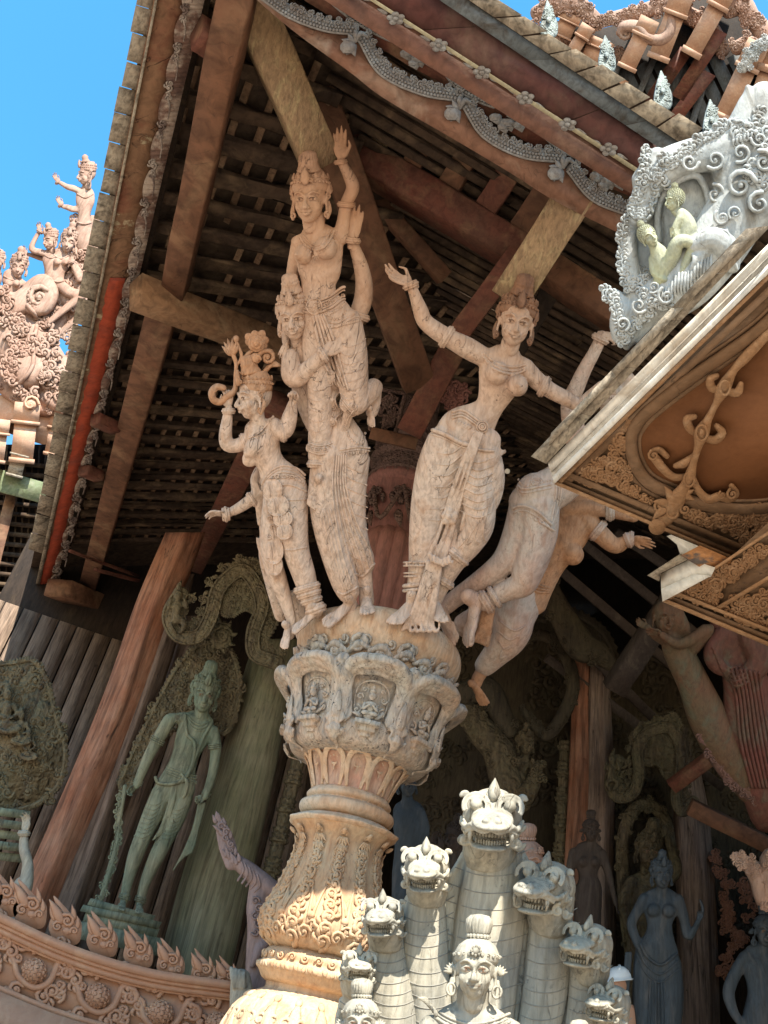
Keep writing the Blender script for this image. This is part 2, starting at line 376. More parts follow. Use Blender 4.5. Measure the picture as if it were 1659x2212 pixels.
M_red = mat('red_painted_beam', (.165, .055, .036), (.13, .06, .04), (.22, .12, .07), sc_=1.1, patch=.5, stretch=(.5, .5, .5), crack=.2, bump=.4, streak=.4)
M_slat = mat('dark_lath', (.10, .065, .042), (.065, .043, .03), (.22, .15, .09), sc_=1.0, stretch=(.3, .3, .3), bump=.6, streak=.6, rough=.9)
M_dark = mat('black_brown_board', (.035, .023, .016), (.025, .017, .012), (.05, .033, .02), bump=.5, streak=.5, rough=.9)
M_shing = mat('weathered_shingle', (.42, .37, .29), (.34, .28, .21), (.10, .08, .06), sc_=1.4, patch=.5, stretch=(.5, .5, 1), bump=.6, streak=.6, rough=.9)
M_fasc = mat('peeling_fascia', (.25, .14, .08), (.50, .42, .27), (.20, .065, .04), sc_=1.1, patch=.60, soft=.015, stretch=(.35, .35, .35), crack=.8, bump=.6, streak=.45)
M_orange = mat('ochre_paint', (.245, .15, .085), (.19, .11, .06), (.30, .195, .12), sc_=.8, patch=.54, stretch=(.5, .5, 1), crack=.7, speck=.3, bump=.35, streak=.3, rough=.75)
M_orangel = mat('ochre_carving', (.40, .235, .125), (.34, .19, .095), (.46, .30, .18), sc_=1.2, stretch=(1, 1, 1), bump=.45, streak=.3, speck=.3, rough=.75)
M_wpaint = mat('flaking_white_paint', (.74, .72, .66), (.66, .65, .60), (.45, .36, .26), sc_=1.2, patch=.55, stretch=(.35, .35, .35), crack=.3, bump=.35, streak=.3, rough=.6)
M_rail = mat('terracotta_paint', (.42, .23, .145), (.37, .195, .12), (.46, .28, .18), sc_=.7, stretch=(1, 1, 1), bump=.15, streak=.12, rough=.6)
M_logr = mat('red_log', (.30, .115, .06), (.36, .19, .12), (.11, .05, .03), sc_=.8, patch=.5, stretch=(1.2, 1.2, .12), crack=1.0, bump=.7, streak=.45)
M_logg = mat('grey_log', (.24, .17, .13), (.18, .125, .095), (.07, .04, .03), sc_=.9, patch=.5, stretch=(1.4, 1.4, .1), crack=1.0, bump=.8, streak=.6)
M_loggr = mat('mossy_log', (.17, .165, .09), (.27, .235, .15), (.11, .085, .05), sc_=.6, patch=.52, stretch=(1.5, 1.5, .12), crack=.7, bump=.6, streak=.5)
M_roofb = mat('blue_grey_board', (.16, .18, .19), (.12, .14, .15), (.07, .06, .05), bump=.4, streak=.4)
M_corb = mat('tan_block', (.50, .31, .21), (.44, .26, .17), (.55, .38, .27), bump=.2, streak=.2, stretch=(1, 1, 1))
M_ground = mat('pale_paving', (.37, .30, .235), (.33, .265, .205), (.40, .33, .26), stretch=(1, 1, 1), bump=.2, streak=.2)
M_swag = mat('blue_grey_carving', (.29, .28, .27), (.22, .19, .17), (.35, .37, .38), sc_=1.5, stretch=(1, 1, 1), bump=.5, streak=.4)
M_helmet = mat('white_plastic', (.72, .80, .86), (.74, .82, .88), bump=.02, streak=.03, rough=.3, spec=.5)
M_skin = mat('skin', (.42, .24, .16), bump=.05, streak=.05, rough=.5)
M_bulb = mat('white_globe', (.8, .78, .72), bump=.02, streak=.02, rough=.3)
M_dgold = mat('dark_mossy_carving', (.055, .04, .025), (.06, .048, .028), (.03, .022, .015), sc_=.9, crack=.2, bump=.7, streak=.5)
M_plank = mat('brown_planks', (.27, .19, .135), (.20, .14, .10), (.10, .06, .04), sc_=.9, stretch=(1.4, 1.4, .1), crack=.8, bump=.7, streak=.6)
M_line = mat('stain_and_shade_line', (.17, .10, .065), bump=.1, streak=.1)  # dark stain of the pupils, and painted shade for lid and lip lines
# =================================================================== SETTING
rn = random.Random(7)
def P3(a, b, z): return AX*a + BX*b + V(0, 0, z)
g = G(); g.raw([(-60, -60, 0), (60, -60, 0), (60, 80, 0), (-60, 80, 0)], [(0, 1, 2, 3)])
tag(build('ground', g, M_ground, smooth=False), kind='structure')
ZE, A0, B0, SL = 7.8, 2.57, -1.51, .444
nL = nrm(-BX*SL + ZX); pL = P3(0, B0, ZE+.12)
nR = nrm(-AX*SL + ZX); pR = P3(A0, 0, ZE+.12)
def roofL(u, v, off): return hit(u, v, pL-ZX*off, nL)
def roofR(u, v, off): return hit(u, v, pR-ZX*off, nR)
roof = thing('temple_roof', 'broad weathered timber roof over the carved central column, seen from below', 'roof', P3(A0, B0, ZE))
# deck (two pitched planes meeting along the hip)
g = G(); E = 13.2
zt = lambda d: ZE+.36+SL*d
g.raw([P3(A0, B0, zt(0)), P3(A0+14.6, B0, zt(0)), P3(A0+14.6, B0+14.6, zt(14.6))], [(0, 1, 2)])
g.raw([P3(A0, B0, zt(0)), P3(A0, B0+14.6, zt(0)), P3(A0+14.6, B0+14.6, zt(14.6))], [(2, 1, 0)])
g2 = G(); g2.v = [g.verts()+V(0, 0, .08)]; g2.f = g.f; g2.n = g.n
g.add(g2); build('roof_deck', g, mat('roof_deck_boards', (.085, .058, .04), (.06, .04, .028), (.12, .085, .055), stretch=(.3, .3, .3), bump=.5, streak=.6), roof, smooth=False)
# left slope: laths up the slope, battens between them
g = G(); gb = G(); a = A0+.5; k = 0
while a < A0+12.3:
    wob = rn.uniform(-.03, .03); b1 = min(a-A0, 9.5)
    if b1 > .3:
        g.beam(P3(a+wob, B0+.35, ZE+.20+SL*.35), P3(a+rn.uniform(-.03, .03), B0+b1, ZE+.20+SL*b1), rn.uniform(.13, .19), .07, n=9, wob=.018, seed=k)
    a += .40; k += 1
build('slope_laths', g, M_slat, roof, smooth=False)
b = .45
while b < 9.5:
    a = A0+b
    while a < A0+12.3:
        e = a+rn.uniform(1.2, 2.6)
        if rn.random() > .08: gb.beam(P3(a, B0+b+rn.uniform(-.02, .02), ZE+.27+SL*b), P3(min(e, A0+12.3), B0+b+rn.uniform(-.02, .02), ZE+.27+SL*b), .07, .05)
        a = e
    b += .235
build('roof_battens', gb, mat('pale_batten', (.24, .15, .09), (.17, .10, .06), (.30, .21, .13), bump=.4, streak=.5), roof, smooth=False)
# right slope laths
g = G(); b = .5
while b < 9:
    bb = B0+b; e = B0+13; s0 = bb
    while s0 < e:
        s1 = s0+rn.uniform(1.5, 3.5)
        g.beam(P3(A0+b, s0, ZE+.25+SL*b), P3(A0+b+rn.uniform(-.02, .02), min(s1, e), ZE+.25+SL*b), .085, .04, wob=.006, seed=int(b*99))
        s0 = s1
    b += .17
build('cross_laths', g, M_slat, roof, smooth=False)
def timber(name, p, q, wd, ht, m, up=None, parent=None, label=None, n=5, wob=.008, seed=1):
    g = G(); g.beam(p, q, wd, ht, up=ZX if up is None else up, n=n, wob=wob, seed=seed); o = build(name, g, m, parent or roof, smooth=False)
    if label: o['label'] = label
    return o
def tb(name, f, uv0, uv1, off, wpx, ht, m, n=5, label=None, up=None, hug=False):
    p, q = f(*uv0, off), f(*uv1, off) if not isinstance(off, tuple) else None
    s = (depth(p)+depth(q))/2/F0
    return timber(name, p, q, wpx*s, ht, m, label=label, n=n, seed=int(uv0[0]), up=up)
M_tie = mat('warm_brown_beam', (.27, .15, .08), (.21, .12, .065), (.34, .24, .14), stretch=(.4, .4, .4), crack=.3, bump=.4, streak=.5)
tb('purlin', roofL, (525, -60), (378, 625), .34, 60, .30, M_beam, label='broad brown purlin under the left slope')
tb('purlin', roofL, (352, 672), (192, 1262), .30, 44, .26, M_beam)
tb('tie_beam', roofL, (294, 630), (720, 796), .52, 50, .34, M_tie)
tb('tie_beam', roofL, (126, 1270), (292, 1338), .55, 58, .36, M_beam)
tb('strut', roofL, (600, 860), (420, 1225), .50, 46, .22, M_red)
tb('spacer_block', roofL, (425, 70), (485, 105), .3, 55, .2, M_red)
tb('spacer_block', roofL, (205, 905), (250, 925), .3, 30, .16, M_red)
tb('spacer_block', roofL, (180, 1015), (215, 1030), .3, 30, .16, M_red)
tb('strut', roofL, (205, 1230), (300, 1255), .5, 9, .06, M_red)
tb('strut', roofL, (150, 1190), (300, 1245), .5, 7, .05, M_red)
# hip beam that the tall carved woman carries, and the struts round it
def dt(name, a, b, wpx, ht, m, label=None, n=4, up=None):
    p, q = atD(*a), atD(*b); s = (a[2]+b[2])/2/F0
    return timber(name, p, q, wpx*s, ht*s, m, up=fwd if up is None else up, n=n, seed=int(a[0]), label=label)
dt('hip_beam', (470, -150, 6.0), (693, 352, 7.15), 86, 90, M_hip, 'tan hewn hip beam resting on the tall carved woman')
dt('hip_rafter', (590, -60, 7.0), (905, 830, 8.9), 76, 60, M_beam)
dt('strut', (505, -100, 7.2), (780, 330, 8.2), 70, 50, M_beam)
dt('tie_beam', (742, 320, 8.1), (1125, 552, 8.0), 66, 80, M_red)
dt('tie_beam', (1150, 560, 8.0), (1345, 690, 7.6), 62, 70, M_beam)
dt('strut', (800, 420, 8.8), (960, 600, 9.2), 34, 30, M_beam)
for (x0, y0, x1, y1, w_, m_) in ((858, 215, 808, 325, 52, M_hip), (936, 272, 880, 378, 44, M_beam), (1020, 322, 958, 425, 50, M_beam), (1100, 378, 1030, 480, 50, M_red), (1170, 425, 1100, 530, 46, M_beam)):
    dt('rafter', (x0+12, y0-24, 7.55), (x1, y1, 8.05), w_, 26, m_)
dt('bearing_beam', (1290, 345, 6.75), (1098, 650, 7.15), 84, 90, M_hip, 'pitted tan beam resting on the head of the woman with spread arms')
dt('strut', (1120, 545, 7.6), (975, 745, 8.0), 46, 40, M_red)
dt('strut', (1230, 560, 8.6), (1010, 930, 9.4), 40, 40, M_dark)
# ---- left eave: shingles, fascia and the scalloped drip board, on one sloping band
def edge(pts):
    P = np.array(pts, float)
    def f(v): return float(np.interp(v, P[:, 1], P[:, 0]))
    return f
e0 = edge([(345, -230), (300, 0), (147, 750), (65, 1180)]); e1 = edge([(378, -230), (332, 0), (187, 750), (96, 1180), (78, 1262)])
e2 = edge([(445, -230), (395, 0), (250, 720), (133, 1187), (108, 1262)]); e3 = edge([(490, -230), (442, 0), (281, 680), (187, 1000), (98, 1350)])
band = PM(P3(5, B0+.1, ZE), BX*.55 - ZX*.85, (200, 600))
g = G(); gd = G(); v = -230.0; i = 0
while v < 1180:
    h = (60 if v < 300 else 56 if v < 700 else 44)*rn.uniform(.9, 1.08); v2 = min(v+h, 1186); gp = 2.2; z = rn.uniform(-3, 5); tl = rn.uniform(-3, 3)
    sk = lambda vv, t: (vv*1.0)
    o = rn.uniform(-5, 3); gp = rn.choice((.8, 1.5, 2.2, 3.5))
    g.slab([(e0(v)+o, -v-gp), (e1(v)+4, -v-gp-12), (e1(v2)+4, -v2-12), (e0(v2)+o, -v2)], -6+z, 3+z)
    v = v2; i += 1
build('shingle_edge', g, M_shing, roof, mp=band, smooth=False)
g = G(); N_ = 40
ys = np.linspace(-230, 1262, N_)
g.ribbon([(e1(a), -a) for a in ys], [(e2(a)+6, -a) for a in ys], -14, 10)
build('fascia_board', g, M_fasc, roof, mp=band, smooth=False)
g = G()
yr = np.linspace(600, 1262, 60)
g.ribbon([(e1(a)*.55+e2(a)*.45-7+rn.uniform(-2.5, 2.5), -a) for a in yr], [(e2(a)-3, -a) for a in yr], 9, 12.5)
build('red_board', g, mat('red_paint', (.44, .08, .035), (.36, .06, .03), (.24, .06, .04), stretch=(.4, .4, .4), bump=.3, streak=.35), roof, mp=band, smooth=False)
g = G(); g.slab([(e1(-230)+1, 230), (e1(-230)+7, 230), (e1(750)+7, -750), (e1(750)+1, -750)], 8, 16); g.slab([(e1(750)+1, -750), (e1(750)+7, -750), (e1(1262)+8, -1262), (e1(1262)-1, -1262)], 8, 16)
build('edge_batten', g, M_shing, roof, mp=band, smooth=False)
# scalloped drip board
g = G(); v = -230.0; pts_o = []
while v < 1345:
    w_ = e3(v)-e2(min(v, 1262)) if v < 1262 else 24
    L = 84 if v < 500 else 66 if v < 900 else 52
    for t in np.linspace(0, 1, 9)[:-1]:
        vv = v+L*t; lob = abs(math.sin(math.pi*t))**.6
        cut = 0 if .1 < t < .9 else 7
        pts_o.append((vv, lob*10-cut))
    v += L
outl = [(e2(min(vv, 1262))-2+(0 if vv < 1262 else -(vv-1262)*.2)-lb*1.5+12, -vv) for vv, lb in pts_o if vv < 1350]
inl = [(e3(vv), -vv) for vv, lb in pts_o if vv < 1350]
for i in range(len(outl)-1):
    g.slab([outl[i], inl[i], inl[i+1], outl[i+1]], 2, 17)
build('scalloped_drip_board', g, mat('stained_board', (.17, .10, .075), (.38, .30, .24), (.10, .06, .05), sc_=1.5, patch=.5, soft=.03, stretch=(.4, .4, .4), bump=.5, streak=.4), roof, mp=band, smooth=False)
g = G(); v = -230.0
while v < 1340:
    L = 84 if v < 500 else 66 if v < 900 else 52
    x = e2(min(v, 1262))+4-(0 if v < 1262 else (v-1262)*.2); spray(g, x+4, -v, 17, rn.uniform(60, 120), 22, 1, rn); spray(g, x+2, -v-16, 17, rn.uniform(230, 300), 18, -1, rn)
    g.tube([(x+2, -v-22, 17, 3), (x+6, -v-L*.5, 17, 2), (x+2, -v-L*.8, 17, 1.2)], n=6, sub=3); v += L
build('drip_board_carving', g, mat('stained_carving', (.20, .15, .13), (.42, .36, .31), (.10, .07, .06), sc_=1.6, soft=.04, bump=.4, streak=.4), roof, mp=band)
g = G(); g.slab([(e3(-230)-4, 230), (e3(-230)+20, 230), (e3(680)+13, -680), (e3(680)-4, -680)], -30, 1); g.slab([(e3(680)-4, -680), (e3(680)+13, -680), (e3(1330)+9, -1330), (e3(1330)-4, -1330)], -30, 1)
build('eave_plate', g, M_dark, roof, mp=band, smooth=False)
# ---- right eave: shingles, soffit, flower moulding and the swagged beam
bandR = PM(P3(A0+.1, 1.5, ZE), -AX*.35 - ZX*.9, (1200, 150))
def strip(name, up_, lo, m, w0, w1, seg=1, gap=0, jit=0):
    g = G()
    (x0, y0), (x1, y1) = up_; (x2, y2), (x3, y3) = lo
    for k in range(seg):
        a, c = k/seg, (k+1)/seg-gap; j = rn.uniform(-jit, jit)
        f = lambda p, q, t: (p[0]+(q[0]-p[0])*t, -(p[1]+(q[1]-p[1])*t))
        A_, B_, C_, D_ = f(up_[0], up_[1], a), f(up_[0], up_[1], c), f(lo[0], lo[1], c), f(lo[0], lo[1], a)
        g.slab([(A_[0]+j, A_[1]+j), (B_[0]+j, B_[1]+j), C_, D_], w0+j*.5, w1+j*.5)
    return build(name, g, m, roof, mp=bandR, smooth=False)
def ext(p, q, t): return (p[0]+(q[0]-p[0])*t, p[1]+(q[1]-p[1])*t)
def long(p, q, a=-.9, c=1.25): return (ext(p, q, a), ext(p, q, c))
strip('shingle_edge', long((1083, 5), (1521, 283)), long((1020, 5), (1480, 316)), M_shing, 6, 16, 17, .004, 3)
strip('eave_board', long((1022, 8), (1480, 316)), long((949, 0), (1440, 330)), M_roofb, 0, 9, 5, .001)
strip('soffit_board', long((949, 0), (1440, 330)), long((812, 0), (1391, 372)), mat('dark_red_soffit', (.12, .045, .04), (.10, .05, .045), (.15, .09, .07), stretch=(.4, .4, .4), bump=.3, streak=.4), -8, 0, 4, .0015)
strip('moulding', long((812, 0), (1391, 372)), long((798, 0), (1387, 381)), mat('pale_moulding', (.36, .33, .22), (.30, .25, .16), bump=.3), -8, 8)
strip('frieze_board', long((798, 0), (1387, 381)), long((700, 0), (1365, 420)), mat('red_brown_frieze', (.19, .085, .055), (.15, .08, .06), (.24, .15, .11), stretch=(.4, .4, .4), bump=.3, streak=.4), -14, 0)
g = G()
for (x, y) in ((857, 35), (950, 93), (1043, 152), (1137, 207), (1228, 264), (1317, 318), (763, -24)):
    y += 5; x -= 2
    for k in range(5):
        t = 2*math.pi*k/5+.4; g.ball((x+12*math.cos(t), -y+9*math.sin(t), 8), (8.5, 6.5, 7), n=10, m=6)
    g.ball((x, -y, 15), (6, 5, 5), n=10, m=6)
    for sgn in (-1, 1): leaf(g, x+sgn*18, -y-sgn*10, 4, -32 if sgn > 0 else 148, 26, 5, bend=.1)
build('flower_carving', g, M_swag, roof, mp=bandR)
beamR = PM(P3(A0+.75, 1.2, ZE), -AX*.6 - ZX*.8, (1000, 280))
top = [(480, -110), (565, -20), (625, 28), (700, 62), (765, 78), (790, 120), (821, 158), (908, 201), (993, 222), (1012, 262), (1044, 294), (1126, 337), (1213, 356), (1240, 395), (1279, 430), (1400, 480)]
low = [(470, -80), (555, 0), (640, 72), (756, 156), (829, 212), (979, 300), (1100, 372), (1202, 436), (1366, 518), (1400, 535)]
T_ = cat(top, 3); L_ = cat(low, 5)
poly = [(x, -y) for x, y in T_]+[(x, -y) for x, y in L_[::-1]]
g = G(); g.slab(poly, -26, 8); build('swagged_beam', g, mat('red_brown_beam', (.24, .125, .08), (.20, .10, .065), (.34, .25, .19), stretch=(.4, .4, .4), crack=.5, bump=.4, streak=.4), roof, mp=beamR, smooth=False)
def swag(g, pts, wd, w0):
    P = cat([(p[0], -p[1], w0, 0) for p in pts], 16)[:, :2]; L = np.concatenate([[0], np.cumsum(np.hypot(*np.diff(P, axis=0).T))]); m = int(L[-1]/7.2)
    P = np.stack([np.interp(np.linspace(0, L[-1], m), L, P[:, k]) for k in (0, 1)], 1)
    d = np.gradient(P, axis=0); d /= np.linalg.norm(d, axis=1)[:, None]; nn = np.stack([-d[:, 1], d[:, 0]], 1)
    if nn[:, 1].mean() < 0: nn = -nn
    g.tube([(p[0]+nn[i][0]*wd*.34, p[1]+nn[i][1]*wd*.34, w0-5, wd*.42, 5) for i, p in enumerate(P)], n=8, sub=1, front=(0, 0, 1))
    g.tube([(p[0], p[1], w0, 3.2) for p in P], n=6, sub=1); r_ = random.Random(m)
    for i in range(m):
        for o, sz in ((6, 4.0), (13, 3.4)):
            q = P[i]+nn[i]*o+d[i]*(3.5 if o > 6 else 0); g.ball((q[0], q[1], w0+1), (sz, sz, 4.5), n=8, m=5)
        if i % 3 == 0: q = P[i]+nn[i]*wd*.62; spray(g, q[0], q[1], w0, math.degrees(math.atan2(nn[i][1], nn[i][0]))+r_.uniform(-50, 50), wd*.62, 1 if i % 2 else -1, r_, n=5)
g = G()
SW = [[(565, -2), (625, 38), (700, 66), (765, 74)], [(774, 86), (821, 160), (908, 203), (990, 218)], [(1002, 234), (1044, 296), (1126, 339), (1213, 350)], [(1226, 370), (1279, 432), (1360, 466), (1400, 480)]]
for s_ in SW: swag(g, s_, 34, 12)
build('swag_carving', g, M_swag, roof, mp=beamR)
g = G()
for x, y in ((752, 102), (977, 246), (1200, 375)):
    g.ball((x, -y, 14), (20, 16, 16), n=7, m=5)
    for k in range(5):
        leaf(g, x+10, -y+6, 16, 100+k*42, 26, 8, bend=.25)
    for k in (-1, 1): g.tube([(x+16, -y+14, 14, 5), (x+22+6*k, -y+30, 16, 6), (x+30+14*k, -y+30-10*k, 12, 2)], n=6)
build('flower_bud', g, M_swag, roof, mp=beamR)
g = G(); g.slab([(x, -y) for x, y in [(640, -60), (756, 10), (880, 92), (1000, 150), (1120, 225), (1290, 330), (1400, 402), (1400, 440), (1290, 395), (1210, 350), (1126, 300), (1066, 262), (1000, 218), (940, 172), (880, 140), (756, 62), (640, -10)]], -22, -2)
build('upper_swagged_board', g, M_red, roof, mp=beamR, smooth=False)
g = G()
for s_ in ([(700, -8), (756, 40), (820, 78), (880, 100)], [(936, 122), (985, 190), (1030, 218), (1066, 232)], [(1150, 256), (1190, 310), (1240, 340), (1285, 356)]): swag(g, s_, 22, 4)
for x, y in ((905, 118), (1098, 256), (1315, 382)):
    for dx, dy, r_ in ((-26, 2, 15), (0, 14, 17), (24, 18, 14), (8, -6, 13), (-10, 22, 13)):
        M_ = euler(0, 0, 30)
        g.box((x+dx, -y-dy, 4), (r_*.8, r_*.55, 10), M_); g.ball((x+dx-2, -y-dy+5, 12), (r_, r_*.6, 9), n=7, m=5)
build('upper_swag_carving', g, M_swag, roof, mp=beamR)
# =================================================================== MAIN CARVED COLUMN
CXY = (.24, 7.0)
col = thing('carved_column', 'pinkish carved wooden column with lotus capital that carries the dancing figures', 'column', (*CXY, 0))
def lat(name, prof, m, n=96, mod=None, label=None, sub=3):
    P = cat(prof, sub); g = G(); g.lathe([tuple(p) for p in P], n=n, mod=mod, cx=CXY[0], cy=CXY[1]); o = build(name, g, m, col); autosm(o, 50); return o
def cyl(rf, r0): return CYL(CXY[0], CXY[1], rf if callable(rf) else (lambda z: rf+0*z), r0)
def interp(prof):
    P = np.array(prof, float); i = np.argsort(P[:, 1]); return lambda z: np.interp(z, P[i, 1], P[i, 0])
# drum
pr = [(.60, 0), (.60, .9), (.62, 1.2), (.585, 1.42), (.53, 1.56), (.44, 1.66), (.36, 1.70), (.36, 1.745)]
lat('base_drum', pr, M_vase, mod=lambda r, z, t, i: r*(1+.03*(z > .3)*(z < 1.6)*abs(math.cos(t*9))))
g = G(); rf = interp(pr)
for k in range(18):
    x = 2*math.pi*.5*k/18
    for z in (1.5, 1.36, 1.22, 1.08, .94):
        for sgn in (-1, 1): curl(g, x+sgn*.038, z, .018, .042, 90-90*sgn, 1.2, .014, sgn)
    leaf(g, x, 1.30, .02, 90, .22, .04); leaf(g, x+.087, 1.62, .01, -90, .3, .045, bend=.05)
    g.ball((x+.087, 1.64, .01), .028)
build('drum_carving', g, M_vase, col, mp=cyl(rf, .5))
# ring
pr = [(.36, 1.74), (.40, 1.76), (.43, 1.80), (.455, 1.83), (.455, 1.86), (.42, 1.885), (.425, 1.93), (.40, 1.96), (.375, 1.975), (.36, 1.985)]
lat('moulded_ring', pr, M_vase); rf = interp(pr)
g = G()
for k in range(26):
    x = 2*math.pi*.42*k/26
    curl(g, x, 1.915, .01, .03, 180, 1.2, .009, 1 if k % 2 else -1)
    leaf(g, x, 1.82, .0, 60 if k % 2 else 120, .06, .016); leaf(g, x+.05, 1.87, .0, -90, .05, .02)
build('ring_carving', g, M_vase, col, mp=cyl(rf, .42))
# vase body
pr = [(.36, 1.98), (.42, 2.01), (.47, 2.08), (.492, 2.16), (.482, 2.24), (.44, 2.33), (.405, 2.42), (.385, 2.5), (.362, 2.58), (.345, 2.68), (.345, 2.76), (.37, 2.82), (.41, 2.865), (.435, 2.90)]
NV = 12
def vmod(r, z, t, i):
    k = max(0, min(1, (2.86-z)/.2)); return r*(1+.035*k*abs(math.cos(t*NV/2))**.6 - .0)
lat('vase_body', pr, M_vase, n=144, mod=vmod); rf = interp(pr)
g = G(); rr = random.Random(3)
R0 = .45; circ = 2*math.pi*R0
for k in range(NV):
    x = circ*k/NV
    z = 2.04
    while z < 2.72:
        sz = .095*(1 - (z-2.0)*.45)
        spray(g, x+rr.uniform(-.01, .01), z, .02, 90+rr.uniform(-20, 20), sz*1.65, 1 if rr.random() < .5 else -1, rr); z += sz*.95
    for sgn in (-1, 1):
        g.tube([(x+sgn*.10, 2.05, .012, .008), (x+sgn*.104, 2.2, .018, .012), (x+sgn*.085, 2.34, .02, .011), (x+sgn*.06, 2.42, .015, .007)], n=6)
        z = 2.44
        while z < 2.74: curl(g, x+sgn*.05, z, .012, .026, 90, 1.1, .008, sgn); z += .055
    # pendant leaves under the rim
    for (dz, s_) in ((2.80, .075), (2.74, .06)):
        for q in range(-2, 3): leaf(g, x+q*.012, dz, .03, -90+q*20, s_, .014, bend=.1, n=5)
    g.ball((x, 2.84, .03), .025); curl(g, x-.022, 2.825, .03, .02, 0, 1, .007, 1); curl(g, x+.022, 2.825, .03, .02, 180, 1, .007, -1)
for k in range(NV):
    x = circ*(k+.5)/NV; curl(g, x-.03, 2.08, .02, .05, 20, 1.2, .013, 1); curl(g, x+.03, 2.13, .02, .042, 160, 1.2, .011, -1); g.ball((x, 2.20, .015), .03); leaf(g, x, 2.23, .01, 90, .14, .025)
build('vase_carving', g, M_vase, col, mp=cyl(rf, R0))
# rim lip, torus mouldings
lat('rim_lip', [(.435, 2.90), (.462, 2.918), (.465, 2.935), (.43, 2.95), (.40, 2.97), (.35, 2.99)], M_col, mod=lambda r, z, t, i: r*(1+.035*abs(math.sin(t*6))**3*(r > .41)))
lat('torus_moulding', [(.33, 2.985), (.385, 3.0), (.415, 3.04), (.41, 3.085), (.375, 3.105), (.35, 3.12), (.365, 3.135), (.375, 3.16), (.35, 3.195), (.33, 3.21)], M_col)
# neck petals
prn = [(.335, 3.20), (.35, 3.26), (.375, 3.34), (.41, 3.42), (.455, 3.50), (.47, 3.54)]
NP = 12
lat('petalled_neck', prn, mat('red_teak', (.50, .26, .18), (.52, .40, .30), (.40, .20, .13), sc_=1.3, crack=.3, bump=.4), n=144, mod=lambda r, z, t, i: r*(1-.05*abs(math.cos(t*NP/2))**8)); rf = interp(prn)
g = G(); circ = 2*math.pi*.40
for k in range(NP):
    x = circ*k/NP; hw = circ/NP/2
    for o, r_ in ((.92, .014), (.68, .009)):
        g.tube([(x-hw*o*.8, 3.21, .005, r_*.8), (x-hw*o, 3.32, .014, r_), (x-hw*o*.95, 3.42, .02, r_), (x-hw*o*.5, 3.485-.02*(o < .8), .028, r_*1.2), (x, 3.505-.03*(o < .8), .03, r_*1.3), (x+hw*o*.5, 3.485-.02*(o < .8), .028, r_*1.2), (x+hw*o*.95, 3.42, .02, r_), (x+hw*o, 3.32, .014, r_), (x+hw*o*.8, 3.21, .005, r_*.8)], n=7)
    curl(g, x-.022, 3.42, .015, .024, 0, 1.1, .007, 1); curl(g, x+.022, 3.42, .015, .024, 180, 1.1, .007, -1)
    curl(g, x-.018, 3.375, .012, .018, 0, 1.1, .006, -1); curl(g, x+.018, 3.375, .012, .018, 180, 1.1, .006, 1); leaf(g, x, 3.36, .012, -90, .07, .016, bend=0)
build('neck_petal_carving', remesh(g, .0095, 1, .4), M_col, col, mp=cyl(rf, .40))
